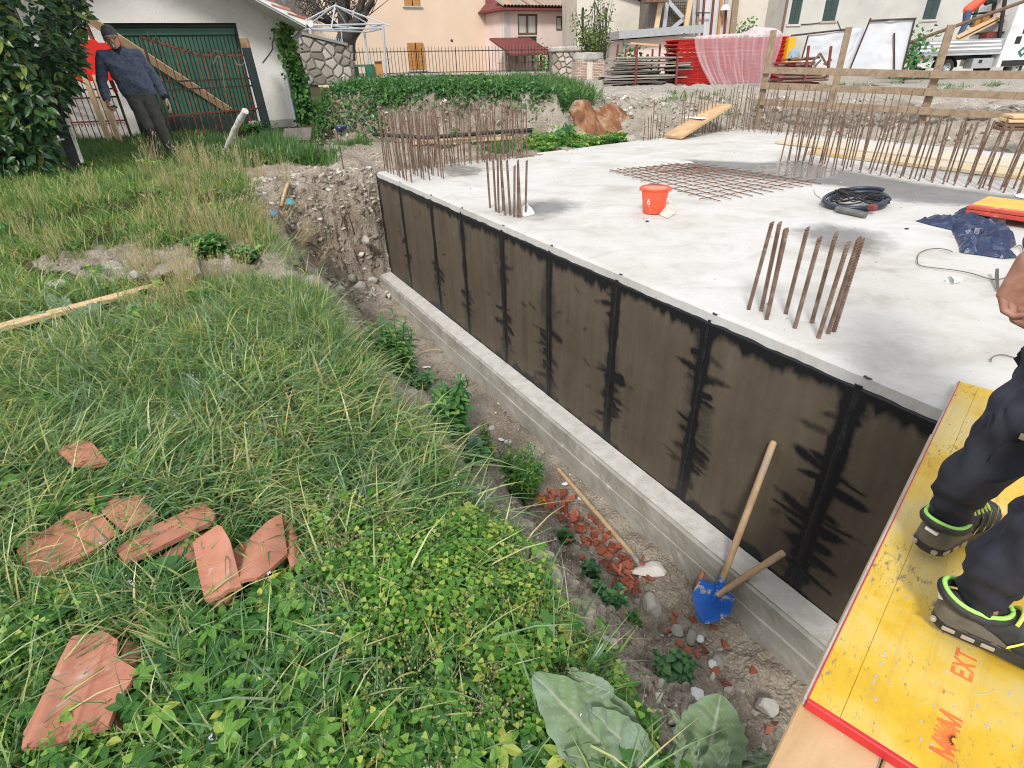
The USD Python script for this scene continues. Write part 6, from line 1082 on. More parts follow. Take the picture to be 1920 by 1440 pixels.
for x in (1884, 1902): T.part('headboard_post', bar(ft.pt(*ft.hit(x - 8, 100), -.2 - (x - 1884) * .05), ft.pt(*ft.hit(x + 12, -20), -.2 - (x - 1884) * .05), .09, .09, ft.a), M['iron_black'])
for y in (20, 40, 60, 78): T.part('headboard_bar', bar(ft.pt(*ft.hit(1890, y), -.2), ft.pt(ft.hit(1890, y)[0], ft.hit(1890, y)[1], -1.9), .06, .06, ft.a), M['iron_black'])
cb = ft.rect(1888, 0, 2010, 120); q0_, q1_ = cb[0] + .06, cb[1]; zb_, zt_ = ft.hit(1905, 124)[1], ft.hit(1905, -8)[1]
pg = Polygon([(q0_, zb_), (q1_ + .1, zb_), (q1_ + .15, zb_ + .6), (q1_ - .35, zb_ + 1.0), (q1_ - .9, zt_), (q0_ + .05, zt_)]).difference(Polygon([(q0_ + .5, zb_ + 1.0), (q1_ - .5, zb_ + 1.0), (q1_ - .95, zt_ - .15), (q0_ + .5, zt_ - .15)]))
T.part('cab', wall_poly(ft, pg.buffer(.04).buffer(-.04), 1.9), M['white_paint']); T.part('cab_window', ft.bx(q0_ + .4, q1_ - .4, zb_ + .95, zt_ - .1, -.06, -.08), M['glass_dark'])
T.part('door_handle', B(1904, 68, 1914, 82, .02, -.01, .004), M['iron_black']); T.part('rub_strip', B(1878, 112, 1960, 123, .015, -.02, .004), M['iron_black'])
q, z = ft.hit(1917, 97); dm = Polygon([(q - .18, z), (q, z + .18), (q + .18, z), (q, z - .18)]); T.part('green_emblem', wall_poly(Fac(ft.o + ft.n * .008, ft.a, ft.n), dm, .006), M['green_plastic']); T.part('green_emblem', wall_poly(Fac(ft.o + ft.n * .012, ft.a, ft.n), Polygon([(q - .07, z), (q, z + .07), (q + .07, z), (q, z - .07)]), .004), M['white_paint'])
for i in range(9):
    f_ = Fac(ft.o - ft.n * (.5 + .16 * (i % 5)), ft.a, ft.n); o = (i // 5) * 6; a, b = f_.hit(1795, 77 - o - (i % 5)), f_.hit(1905, 22 - o - (i % 5)); solo('new_board', bar(f_.pt(*a), f_.pt(*b), .14, .045), M['wood_new'], 'new pale board loaded slanting on the truck bed', 'board', 'new boards on the truck bed')
f_ = Fac(ft.o - ft.n * 1.2, ft.a, ft.n); solo('plywood_load', wall_poly(f_, Polygon([f_.hit(*q) for q in ((1826, 52), (1832, 34), (1905, 18), (1908, 40))]), .12), M['wood_shutter'], 'orange brown panel load behind the new boards on the truck', 'panel')
solo('red_case', ft.bx(*ft.rect(1862, 60, 1880, 74), -.3, -.7, .01), M['red_steel'], 'red case on the truck bed under the boards', 'case')
f_ = Fac(ft.o + ft.n * .9, ft.a, ft.n); solo('dark_pole', tube([f_.pt(*f_.hit(1700, 82)), f_.pt(*f_.hit(1960, -12))], .055, 8), M['wood_dark'], 'long dark pole slanting up across the truck', 'pole', smooth=True)
# ply ramp, rusty sheet, gazebo, crate, tree, rubbish on the terrace
a0, a1, b0, b1 = P(1262, 258, .02), P(1300, 258, .02), P(1342, 199, .40), P(1362, 205, .38)
a0 = P(1240, 257, .03); a1 = P(1290, 257, .03); c = (a0 + a1 + b0 + b1) / 4; ax = nrm((b0 + b1) / 2 - (a0 + a1) / 2); sd_ = nrm(np.cross(UP, ax)); T = Thing('ramp_board', 'raw wooden board ramp leading up the earth slope beyond the slab', 'board', c); Lr = np.linalg.norm((b0 + b1 - a0 - a1) / 2); T.part('board', cbox(c + UP * .02, ax, sd_, np.cross(ax, sd_), [Lr + .1, .36, .045], .004), M['ply'])
cq = P(1305, 222, .26); T.part('white_strip', crumple(np.array([(cq + ax * x + sd_ * y)[:2] for x, y in ((-.09, -.2), (.05, -.22), (.1, .2), (-.03, .26))]), .02, 9, .03, 1, .265, .05), M['paper'])
ra, rb_ = D(1088, 240, 10.2), D(1196, 240, 10.6); dd = (rb_ - ra) * [1, 1, 0]; L = np.linalg.norm(dd); dd = nrm(dd); nn = np.cross(dd, UP); V_ = []
for i in range(40):
    s = i / 39; zt_ = np.interp(s, [0, .1, .3, .42, .55, .75, 1], [.44, .56, .56, .38, .42, .50, .36]) * 1.0; zb_ = np.interp(s, [0, .35, .55, .75, 1], [.02, -.05, -.02, -.1, .1])
    for j in range(16): t = j / 15; V_.append(ra * [1, 1, 0] + dd * s * L * .98 + UP * (zb_ * (1 - t) + zt_ * t) + nn * (.0 + .10 * math.sin(np.pi * s) - .46 * t + .10 * (float(fbm(A([[s * 3, t * 2, 9]]), 3, 17)[0]) - .5) + .04 * (float(fbm(A([[s * 5, t * 3, 1]]), 3, 7)[0]) - .5)))
solo('rusty_sheet', (np.array(V_), grid(40, 16)), M['rust_sheet'], 'bent rusty steel sheet half buried in the earth slope', 'steel sheet', smooth=True)
Yg = 27; T = Thing('gazebo_frame', 'bare grey metal gazebo frame with peaked roof bars', 'gazebo', D(650, 150, Yg)); gp = lambda x, y, d=0: D(x, y, Yg + d)
for (x0, y0, x1, y1, d) in ((580, 50, 602, 150, -1.2), (683, 60, 694, 145, 1.0), (718, 48, 724, 145, -.4), (640, 52, 642, 90, 1.6)): T.part('leg', tube([gp(x1, y1, d), gp(x0, y0, d)], .05 if d < 1.5 else .03, 6), M['grey_paint'])
for (x0, y0, d0, x1, y1, d1) in ((628, 10, 0, 555, 48, -1.2), (628, 10, 0, 580, 46, 1.2), (628, 10, 0, 732, 49, -.4), (628, 10, 0, 700, 50, 1.0), (628, 10, 0, 621, 55, -1.2), (628, 10, 0, 655, 56, 1.2), (555, 48, -1.2, 718, 45, -.4), (557, 55, -1.2, 718, 53, -.4), (580, 45, 1.2, 684, 54, 1.0), (684, 54, 1.0, 718, 45, -.4), (684, 61, 1.0, 718, 54, -.4), (555, 48, -1.2, 580, 45, 1.2), (557, 56, -1.2, 581, 52, 1.2), (560, 56, -1.2, 690, 60, 1.)): T.part('roof_bar', tube([gp(x0, y0, d0), gp(x1, y1, d1)], .03, 5), M['grey_paint'])
for i in range(10): s = i / 10; T.part('lattice', tube([gp(684 + 34 * s, 54 - 9 * s, 1 - 1.4 * s), gp(684 + 34 * (s + .1), 61 - 8 * s, 1 - 1.4 * s)], .012, 4), M['grey_paint']); T.part('lattice', tube([gp(555 + 25 * s, 48 - 3 * s, -1.2 + 2.4 * s), gp(555 + 25 * (s + .1), 55 - 3 * s, -1.2 + 2.4 * s)], .012, 4), M['grey_paint'])
a, b = gp(693, 113), gp(733, 111); T.part('shelf', bar(a, b, .3, .05), M['grey_paint']); T.part('base_bar', bar(gp(660, 146), gp(730, 144), .1, .05), M['grey_paint'])
T = Thing('green_crate', 'dark green plastic crate table beside the rubble stone wall', 'crate', gp(682, 146)); a, b = gp(664, 145), gp(700, 143); zt_ = gp(680, 121)[2]; xa, xb = a[0], b[0]
T.part('top', box(xa, xb, Yg - .4, Yg + .5, zt_ - .08, zt_), M['green_plastic'])
for x in (xa, xb - .08, (xa + xb) / 2 + .2): T.part('leg', box(x, x + .12, Yg - .4, Yg + .5, a[2], zt_ - .08), M['green_plastic'])
T = Thing('brown_panel', 'brown wooden panel leaning under the gazebo shelf', 'panel', gp(712, 144)); T.part('panel', cbox((gp(706, 115) + gp(715, 143)) / 2, [1, 0, 0], [0, 1, .1], UP, [gp(717, 130)[0] - gp(704, 130)[0], .04, gp(710, 115)[2] - gp(710, 143)[2]], .004), M['wood_shutter'])
T = Thing('bare_tree', 'leafless dark tree with thick cut branches behind the rubble wall', 'tree', D(652, 90, 29)); g = np.random.default_rng(9); tr = lambda x, y, d=0: D(x, y, 29 + d)
T.part('trunk', tube(spline([tr(646, 110), tr(648, 80), tr(655, 62), tr(668, 48), tr(680, 30)], 20), np.linspace(.5, .26, 20), 12), M['bark'], smooth=True)
for pts, r0 in (([(650, 70), (644, 40), (640, 0), (642, -40)], .28), ([(655, 64), (652, 30), (650, 0), (655, -40)], .22), ([(668, 48), (672, 25), (680, 0), (684, -40)], .2), ([(678, 34), (690, 18), (700, 6)], .14), ([(682, 26), (696, 4), (704, -14)], .14), ([(652, 66), (630, 50), (600, 20), (575, -10)], .18), ([(640, 60), (616, 44), (596, 36)], .12)):
    T.part('limb', tube(spline([tr(*q, g.uniform(-.4, .4)) for q in pts], 14), np.linspace(r0, r0 * .5, 14), 8), M['bark'], smooth=True)
tw = []
for _ in range(150): s = tr(g.uniform(560, 700), g.uniform(-20, 40), g.uniform(-.5, .5)); tw.append(tube([s, s + A([g.normal() * .5, 0, g.uniform(.2, .8)]), s + A([g.normal() * .9, 0, g.uniform(.6, 1.5)])], [.02, .014, .004], 4, False))
T.part('twigs', cat(*tw), M['bark'], kind='stuff')
c = D(808, 147, 20); solo('blue_sack', crumple(np.array([c[:2] + A([.22 * math.cos(a), .2 * math.sin(a)]) for a in np.linspace(0, 6.1, 14)]), .34, 8, .04, .6, c[2] - .1, .16), M['plastic_blue'], 'blue sack lying on the grassy terrace before the low wall', 'sack', smooth=25)
for i, (x, y, r_, l) in enumerate(((822, 151, .2, 'white rubble lump beside the blue sack'), (920, 146, .2, 'white rubble lump on the terrace, left one'), (938, 147, .26, 'white rubble lump on the terrace, middle one'), (952, 148, .18, 'white rubble lump on the terrace, right one'))): c = D(x, y, 19.5); b = rock(r_, 700 + i, (1.5, .9, .6), 2); solo('rubble_lump', (b[0] + c, b[1]), M['rock_pale'], l, 'rubble')
a, b = D(1010, 151, 19), D(1068, 152, 19); solo('plank', bar(a, b, .16, .05), M['wood_rail'], 'old plank lying on the terrace before the stone pier', 'plank')
a, b = P(800, 268, .03), P(1010, 252, .03); solo('long_plank', bar(P(770, 268, .05), P(960, 258, .05), .12, .05), M['wood_new'], 'long pale plank lying at the foot of the pit face behind the bars', 'plank'); solo('black_pipe', tube([P(700, 252, .16), P(800, 258, .14), P(905, 250, .15), P(1000, 243, .16)], .03, 8), M['rubber'], 'long black pipe lying along the foot of the pit face', 'pipe', smooth=True)
c = P(1905, 235, .3); T = Thing('timber_stack', 'small stack of new boards and blocks at the far right edge', 'timber stack', c)
for i in range(4): T.part('board', cbox(c + UP * (-.04 + .045 * i) + A([.30 + .03 * i, 0, 0]), [1, -.3, 0], [.3, 1, 0], UP, [.9, .3, .035], .004), M['wood_new'] if i > 1 else M['wood_dark'])
# ------------------------------------------------------------------ people
mk('skin', [(.3, (.36, .19, .135)), (.7, (.46, .26, .19))], 14, 4, .55, .15, 180, bdist=.002); mk('skin_hand', [(.25, (.27, .125, .085)), (.5, (.36, .18, .125)), (.75, (.44, .24, .18))], 30, 5, .55, .35, 260, bdist=.002)
mk('sweater', [(.3, (.045, .058, .10)), (.5, (.078, .095, .148)), (.7, (.12, .14, .19))], 30, 5, .95, .6, 220, bdist=.004); mk('sweater_dark', (.010, .013, .028), rough=.9)
mk('trousers_grey', [(.3, (.045, .044, .041)), (.7, (.09, .088, .080))], 9, 5, .9, .4, 120, bdist=.004); mk('trousers_navy', [(.25, (.010, .010, .017)), (.55, (.018, .019, .030)), (.75, (.034, .036, .054))], 7, 5, .88, .6, 420, bdist=.002, spots=((.15, .14, .13), 26, .70, .05))
mk('cap_grey', [(.3, (.05, .05, .055)), (.7, (.09, .09, .10))], 30, 4, .95, .5, 200); mk('shoe_olive', [(.3, (.075, .066, .048)), (.7, (.135, .12, .095))], 22, 5, .8, .3, 160); mk('shoe_black', [(.3, (.012, .012, .012)), (.7, (.03, .03, .032))], 30, 4, .6, .3, 120); mk('shoe_green', (.36, .72, .14), rough=.5); mk('shoe_lime', (.62, .72, .12), rough=.5); mk('shoe_pale', (.34, .29, .22), rough=.7); mk('shoe_yellow', (.60, .42, .03), rough=.6)
mk('vest_orange', (.80, .12, .06), rough=.6); mk('hat_yellow', (.78, .46, .02), rough=.35); mk('jeans', [(.3, (.04, .07, .14)), (.7, (.08, .13, .22))], 12, 4, .9); mk('hair_grey', (.10, .095, .09), rough=.8)
def hullset(segs, ln=.02, it=8, circ=18):
    ms = []
    for s in segs:
        parts = [m3.Manifold.sphere(r, circ).translate(tuple(map(float, p))) for p, r in s]; ms.append(m3.Manifold.batch_hull(parts) if len(parts) > 1 else parts[0])
    u = m3.Manifold.batch_boolean(ms, m3.OpType.Add).refine_to_length(ln); me = u.to_mesh()
    t = trimesh.Trimesh(np.array(me.vert_properties[:, :3], float), np.array(me.tri_verts), process=True); trimesh.smoothing.filter_taubin(t, .5, .53, iterations=it); return np.array(t.vertices), np.array(t.faces)
def hand_segs(wr, d, side, curl=.5, n=None, s=1.):
    """palm and five fingers from the wrist wr along d; side: direction of the thumb; n: direction the palm faces"""
    d = nrm(d); side = nrm(np.asarray(side) - d * (np.asarray(side) @ d)); n = np.cross(d, side) if n is None else nrm(n); seg = []; k = lambda a, b, c: wr + (d * a + side * b + n * c) * s
    kn = [k(.092, .030, 0), k(.097, .010, -.003), k(.092, -.010, -.002), k(.083, -.029, 0)]
    seg.append([(k(.0, .012, 0), .021 * s), (k(.0, -.012, 0), .020 * s), (kn[0], .0115 * s), (kn[1], .0115 * s), (kn[2], .011 * s), (kn[3], .0105 * s)])
    for i, L in enumerate((.046, .052, .048, .038)):
        p = kn[i]; a = curl * .6; r_ = (.0098, .0098, .0092, .0082)[i]; spread = (.08, .02, -.04, -.12)[i]
        for j, f in enumerate((1., .62, .48)):
            q = p + (d * math.cos(a) + n * math.sin(a) + side * spread) * L * f * s; seg.append([(p, r_ * s), (q, r_ * .92 * s)]); p = q; a += curl * .75; r_ *= .93
    p = k(.025, .026, .006)
    for L, a, r_ in ((.042, .75, .0125), (.034, .45, .0108), (.026, .3, .0095)): q = p + (d * math.cos(a) + side * math.sin(a) * .9 + n * .25) * L * s; seg.append([(p, r_ * s), (q, r_ * .9 * s)]); p = q
    return seg
def head_segs(c, f, u, s=1.):
    r_ = np.cross(f, u); k = lambda a, b, z: c + (r_ * a + f * b + u * z) * s
    return [[(k(0, -.015, .035), .088 * s), (k(0, .02, .03), .082 * s)], [(k(0, .02, .03), .078 * s), (k(0, .048, -.075), .042 * s), (k(.025, .02, -.06), .045 * s), (k(-.025, .02, -.06), .045 * s)], [(k(0, .088, .005), .012 * s), (k(0, .108, -.022), .0145 * s)], [(k(.012, .096, -.026), .009 * s), (k(-.012, .096, -.026), .009 * s)], [(k(.08, -.005, .02), .012 * s), (k(.086, -.012, -.02), .010 * s), (k(.09, -.02, .018), .010 * s)], [(k(-.08, -.005, .02), .012 * s), (k(-.086, -.012, -.02), .010 * s), (k(-.09, -.02, .018), .010 * s)], [(k(.02, .086, -.058), .008 * s), (k(-.02, .086, -.058), .008 * s)], [(k(.045, .07, .04), .016 * s), (k(-.045, .07, .04), .016 * s)]]
class Figure:
    def __init__(s, base, fwd, name, label):
        s.b = np.asarray(base, float); s.f = nrm(A([fwd[0], fwd[1], 0])); s.l = np.cross(UP, s.f); s.T = Thing(name, label, 'person', s.b)
    def w(s, x, y, z): return s.b + s.l * x + s.f * y + UP * z
# --- the man in the blue sweater
mb = P(308, 304, hz(-5.3, 9.3)); fg_ = Figure(mb, CAM - mb, 'person', 'person in blue grey sweater and grey beanie walking on the grass before the gate'); w = fg_.w; T = fg_.T
J = dict(pel=w(-.03, 0, .95), che=w(-.09, .02, 1.28), neck=w(-.12, .03, 1.50), head=w(-.145, .06, 1.615), sl=w(.09, .01, 1.41), sr=w(-.325, .01, 1.42), el=w(.225, -.03, 1.12), er=w(-.44, -.02, 1.12), hl=w(.285, .06, .86), hr=w(-.455, .10, .88), kl=w(.10, .10, .52), kr=w(-.05, .10, .51), al=w(.135, .06, .11), ar=w(-.06, -.10, .11), hipl=w(.055, 0, .92), hipr=w(-.125, 0, .92))
hf = nrm(fg_.f + fg_.l * -.05 + UP * -.1); hu = nrm(np.cross(np.cross(hf, nrm(UP + fg_.l * -.14)), hf))
wl, wr = J['hl'], J['hr']
body = head_segs(J['head'], hf, hu, 1.02) + [[(J['neck'] - UP * .05, .05), (J['head'] - UP * .06, .052)], [(J['pel'] + fg_.l * .07, .11), (J['pel'] - fg_.l * .07, .11), (J['che'] + fg_.l * .1, .10), (J['che'] - fg_.l * .1, .10)], [(J['che'], .12), (J['sl'], .05), (J['sr'], .05), (J['neck'] - UP * .09 - fg_.f * .02, .045)]]
for a, b, c, r0, r1, r2 in (('sl', 'el', 'hl', .05, .04, .028), ('sr', 'er', 'hr', .05, .04, .028), ('hipl', 'kl', 'al', .085, .055, .038), ('hipr', 'kr', 'ar', .085, .055, .038)): body += [[(J[a], r0), (J[b], r1)], [(J[b], r1), (J[c], r2)]]
body += hand_segs(wl, J['hl'] - J['el'] * .9 - J['hl'] * .1, fg_.f, .45, -fg_.l, 1.08) + hand_segs(wr, J['hr'] - J['er'] + fg_.f * .05, fg_.f, .9, fg_.l, 1.08)
for a, d in (('al', .02), ('ar', .0)): body += [[(J[a], .038), (J[a] + fg_.f * .12 - UP * .07, .03), (J[a] - fg_.f * .03 - UP * .06, .03)]]
T.part('body', hullset(body, .014, 6, 14), M['skin'], smooth=True)
sw = [[(J['pel'] + fg_.l * .10 + UP * .02, .128), (J['pel'] - fg_.l * .10 + UP * .02, .128), (J['che'] + fg_.l * .11, .125), (J['che'] - fg_.l * .11, .125), (J['pel'] + fg_.f * .05 + UP * .12, .12)], [(J['che'] + fg_.l * .11, .12), (J['che'] - fg_.l * .11, .12), (J['sl'], .075), (J['sr'], .075), (J['neck'] - UP * .06, .075)]]
for a, b, c in (('sl', 'el', 'hl'), ('sr', 'er', 'hr')): sw += [[(J[a], .082), (J[b], .068)], [(J[b], .068), (J[c] * .9 + J[b] * .1, .05)]]
def wrinkle(m, amp, fr, seed): v = m[0]; n = meshkit.arrays(m, True)[2]; return v + n * (amp * (fbm(v * fr + seed, 3, seed) - .5))[:, None], m[1]
T.part('sweater', wrinkle(hullset(sw, .022, 10, 16), .045, A([7., 7, 13]), 3), M['sweater'], smooth=True)
T.part('sweater_collar', hullset([[(J['neck'] - UP * .055, .075), (J['neck'] + UP * .015, .068)]], .02, 3, 16), M['sweater_dark'], smooth=True)
for a, b in (('hl', 'el'), ('hr', 'er')): q = J[a]; d = nrm(J[a] - J[b]); T.part('sweater_cuff', tube([q - d * .05, q - d * .03, q + d * .005], [.050, .051, .044], 14), M['sweater_dark'], smooth=True)
tr_ = [[(J['pel'] + fg_.l * .09 - UP * .02, .118), (J['pel'] - fg_.l * .09 - UP * .02, .118), (J['pel'] - UP * .10, .10)]]
for a, b, c in (('hipl', 'kl', 'al'), ('hipr', 'kr', 'ar')): tr_ += [[(J[a], .112), (J[b], .080)], [(J[b], .080), (J[c] + UP * .06, .066)], [(J[c] + UP * .06, .070), (J[c] - UP * .01, .068)]]
T.part('trousers', wrinkle(hullset(tr_, .022, 8, 16), .04, A([8., 8, 12]), 6), M['trousers_grey'], smooth=True)
T.part('beanie', hullset([[(J['head'] + hu * .055 - hf * .02, .098), (J['head'] + hu * .085 - hf * .02, .088), (J['head'] + hu * .05 + hf * .012, .088)]], .016, 4, 18), M['cap_grey'], smooth=True)
rr_ = np.cross(hf, hu)
for s in (-1, 1):
    e = J['head'] + rr_ * .034 * s + hf * .098 + hu * .018; T.part('spectacles', tube([e + (rr_ * math.cos(t) * .026 + hu * math.sin(t) * .018) for t in np.linspace(0, 2 * np.pi, 16)], .0035, 5), M['iron_black']); T.part('spectacles', tube([e + rr_ * .026 * s, J['head'] + rr_ * .088 * s + hu * .02], .003, 5), M['iron_black'])
    T.part('eye', (rock(.011, 5, (1, 1, .6), 1)[0] * 1 + e - hf * .016, rock(.011, 5, (1, 1, .6), 1)[1]), M['glass_dark'])
q = J['head'] + hf * .094 - hu * .056 + rr_ * .012; solo('cigarette', tube([q, q + hf * .05 - hu * .03], .0045, 8), M['white_plastic'], 'cigarette in the mouth of the man in the blue sweater', 'cigarette')
for a, d in (('al', fg_.f + fg_.l * .25), ('ar', fg_.f - fg_.l * .1)):
    d = nrm(d); q = J[a] - UP * .05; T.part('shoe', hullset([[(q - d * .05 - UP * .03, .042), (q + UP * .02, .052), (q + d * .10 - UP * .015, .042), (q + d * .17 - UP * .035, .034)]], .014, 4, 14), M['shoe_black'], smooth=True)
    for k_ in range(4): c = q + d * (.05 + .028 * k_) + UP * (.034 - .013 * k_); s_ = np.cross(UP, d); T.part('lace', tube([c - s_ * .04 - UP * .012, c + UP * .014, c + s_ * .04 - UP * .012], .009, 6), M['shoe_yellow'], smooth=True)
hd = nrm(J['hr'] - J['er']); c = J['hr'] + hd * .10 + fg_.l * .05; b = rock(.055, 4, (1, 1.2, .6), 2); solo('dark_pouch', (b[0] + c, b[1]), M['green_dark'], 'small dark pouch held in the hand of the man in the blue sweater', 'pouch', smooth=True)
# --- the man on the yellow board: detailed shoes, trouser legs, hand
hA, hB = (P(1692, 1027, .03) + P(1753, 1068, .03)) / 2, P(1737, 1168, .03); dA, dB = nrm(A([.90, .44, 0])), nrm(A([.80, -.60, 0]))
fq = Figure((hA + hB) / 2 + A([.12, 0, 0]), A([1, .1, 0]), 'person', 'person in dark trousers and trainers with green trim standing on the yellow board'); T = fq.T
def trainer(heel, d, left):
    s_ = np.cross(UP, d); z0 = .031; pt = lambda x, y, z: heel + d * x + s_ * y + UP * z     # heel lies on level .03
    out = [(0., .006), (.004, .019), (.011, .028), (.024, .0355), (.06, .038), (.11, .039), (.17, .047), (.22, .049), (.26, .042), (.285, .026), (.295, .010)]; xs = np.concatenate([[0, .002, .005, .010, .016], np.linspace(.024, .295, 36)]); hw = np.interp(xs, *zip(*out)); hw *= 1; n_ = 22
    def loft(zs, topshape, grow, bot):
        V_ = []
        for x, h in zip(xs, hw):
            for k in range(n_):
                t = np.pi * k / (n_ - 1); V_.append(pt(x, math.cos(t) * h * grow(x, math.sin(t)), bot(x) + (topshape(x) - bot(x)) * math.sin(t) ** .55))
        return np.array(V_), grid(len(xs), n_)
    ang_ = lambda x: .0 + .012 * np.clip((x - .22) / .07, 0, 1) ** 2 - 0
    # sole slab
    so = [(pt(x, sg * h * 1.06, z0 + z + float(ang_(x)) * .8)) for z in (.0, .012, .024, .030) for x, h, sg in [(x, h, 1) for x, h in zip(xs, hw)] + [(x, h, -1) for x, h in zip(xs[::-1], hw[::-1])]]
    m_ = len(xs) * 2; so = np.array(so); i = np.arange(m_); j = (i + 1) % m_; f_ = np.vstack([q2t(np.stack([i + m_ * k, j + m_ * k, j + m_ * (k + 1), i + m_ * (k + 1)], 1)) for k in range(3)]); cb_ = so[:m_].mean(0); ct_ = so[-m_:].mean(0)
    so = np.vstack([so, [cb_, ct_]]); f_ = np.vstack([f_, np.stack([j, i, np.full(m_, 4 * m_)], 1), np.stack([i + 3 * m_, j + 3 * m_, np.full(m_, 4 * m_ + 1)], 1)])
    T.part('sole', (so, f_), M['shoe_black'], smooth=30)
    top = lambda x: z0 + np.interp(x, [0, .03, .09, .13, .18, .25, .295], [.088, .094, .088, .098, .082, .058, .030]); up = loft(None, top, lambda x, s: .97 - .22 * s * (x < .13), lambda x: z0 + .022 + float(ang_(x)) * .8)
    T.part('upper', wrinkle(up, .004, A([30., 30, 30]), 2), M['shoe_black'], smooth=True)
    # heel counter in olive, vamp overlays
    for sg in (-1, 1):
        V_ = []
        for k in range(16):
            x = (0, 0, .002, .005, .010, .016, .024, .034, .045, .058, .072, .086, .1, .113, .125, .136)[k]; h = float(np.interp(max(x, 0), xs, hw)) + .0035
            zt = np.interp(k, [0, 7, 12, 15], [.078, .074, .050, .032])
            for j_ in range(5): z = .024 + (zt - .024) * j_ / 4; fr = min(1., max(0., (z - .022) / (float(top(max(x, 0))) - z0 - .022))); sn = fr ** 1.818; V_.append(pt(x - .001, (k > 0) * sg * (math.sqrt(max(0, 1 - sn * sn)) * (h - .0035) * (.97 - .22 * sn * (x < .13)) + .0035), z0 + z))
        T.part('heel_counter', (np.array(V_), grid(16, 5) if sg > 0 else grid(16, 5)[:, ::-1]), M['shoe_olive'], smooth=True)
    T.part('heel_tab', cbox(pt(-.001, 0, z0 + .070), d, s_, UP, [.010, .030, .009], .002), M['white_plastic'])
    # collar piping
    col = [pt(.055 + .062 * math.cos(t), .044 * math.sin(t) * (1 if math.cos(t) < .4 else .9), z0 + .095 + .014 * math.cos(t) ** 2 - .014 * (math.cos(t) > .2) * math.cos(t)) for t in np.linspace(0, 2 * np.pi, 36)]
    T.part('collar', tube([c - UP * .012 for c in col], .011, 8), M['shoe_black'], smooth=True); T.part('collar_piping', tube(col, .0048, 7), M['shoe_green'], smooth=True)
    for k in range(5):
        x = .125 + .022 * k; z = z0 + float(np.interp(x, [.09, .13, .18, .25], [.1, .101, .085, .062])) + .002; T.part('lace', tube(spline([pt(x, -.028, z - .016), pt(x + .006, 0, z + .003), pt(x, .028, z - .016)], 10), .0042, 6), M['shoe_lime'], smooth=True)
    for k in range(3):
        for sg in (-1, 1):
            x0 = .125 + .034 * k; V_ = [pt(x0 + .035 * t, sg * (float(np.interp(x0 + .035 * t, xs, hw)) * (1.01 - .32 * t ** 1.5) + .003), z0 + .030 + .045 * t + dz) for t in np.linspace(0, 1, 6) for dz in (0, .010)]; T.part('side_stripe', (np.array(V_), grid(6, 2) if sg > 0 else grid(6, 2)[:, ::-1]), M['shoe_lime'])
    for x, sg in ((.03, -1), (.065, -1), (.10, -1), (.03, 1), (.07, 1)): T.part('sole_pad', cbox(pt(x, sg * float(np.interp(x, xs, hw)) * 1.07, z0 + .012), d, s_, UP, [.024, .005, .010], .002), M['shoe_pale'])
    for sg in (-1, 1): T.part('sole_pad', cbox(pt(.001, sg * .024, z0 + .013), d, s_, UP, [.012, .012, .012], .003), M['shoe_pale'])
    return pt(.06, 0, .13)
aA, aB = trainer(hA, dA, True), trainer(hB, dB, False)
kA, kB = aA + A([.10, .02, .34]), aB + A([.12, -.01, .34]); pel = (kA + kB) / 2 + A([.20, .02, .44]); hipA, hipB = pel + A([0, .09, -.02]), pel + A([0, -.09, -.02]); che = pel + A([.04, .02, .36]); nk = che + A([.02, .0, .24]); hdc = nk + A([.03, 0, .14])
wr = D(1940, 488, 1.26); shl = che + A([-.05, .21, .13]); elb = (wr + shl) / 2 + A([.05, .05, .0]); shr = che + A([0, -.2, .13]); elr, hrr = shr + A([.03, -.06, -.29]), shr + A([.13, -.02, -.52])
ff = A([1., 0, 0]); body = head_segs(hdc, ff, UP) + [[(nk - UP * .04, .06), (hdc - UP * .06, .055)], [(pel + A([0, .07, 0]), .11), (pel - A([0, .07, 0]), .11), (che + A([0, .1, 0]), .11), (che - A([0, .1, 0]), .11)], [(che, .12), (shl, .05), (shr, .05), (nk - UP * .05, .06)]]
for p, q, r_, r0, r1, r2 in ((shl, elb, wr, .05, .042, .028), (shr, elr, hrr, .05, .042, .028), (hipA, kA, aA, .085, .055, .032), (hipB, kB, aB, .085, .055, .032)): body += [[(p, r0), (q, r1)], [(q, r1), (r_, r2)]]
hdir = nrm(A([-.03, -.02, -1.])); tgt = wr; body += hand_segs(tgt, hdir, A([.9, -.4, 0]), .95, A([.6, -.75, 0]), 1.1) + hand_segs(hrr, A([.2, 0, -1.]), A([1., 0, 0]), .5, A([0, 1., 0]))
for a, d in ((aA, dA), (aB, dB)): body += [[(a - UP * .02, .034), (a + d * .08 - UP * .085, .018)]]
T.part('body', hullset(body, .0065, 4, 16), M['skin_hand'], smooth=True)
tr_ = [[(pel + A([0, .08, 0]), .125), (pel - A([0, .08, 0]), .125), (pel - UP * .08, .11)]]
for a, b, c in ((hipA, kA, aA), (hipB, kB, aB)): tr_ += [[(a, .105), (b + UP * .04, .080)], [(b + UP * .04, .080), (b - UP * .10, .078), (c + UP * .10, .060)], [(c + UP * .10, .060), (c + UP * .04, .051)], [(c + UP * .04, .051), (c - UP * .002, .046)]]
tm_ = hullset(tr_, .013, 6, 20); v = tm_[0]; n_ = meshkit.arrays(tm_, True)[2]; zz = v[:, 2]
rid = np.zeros(len(v))
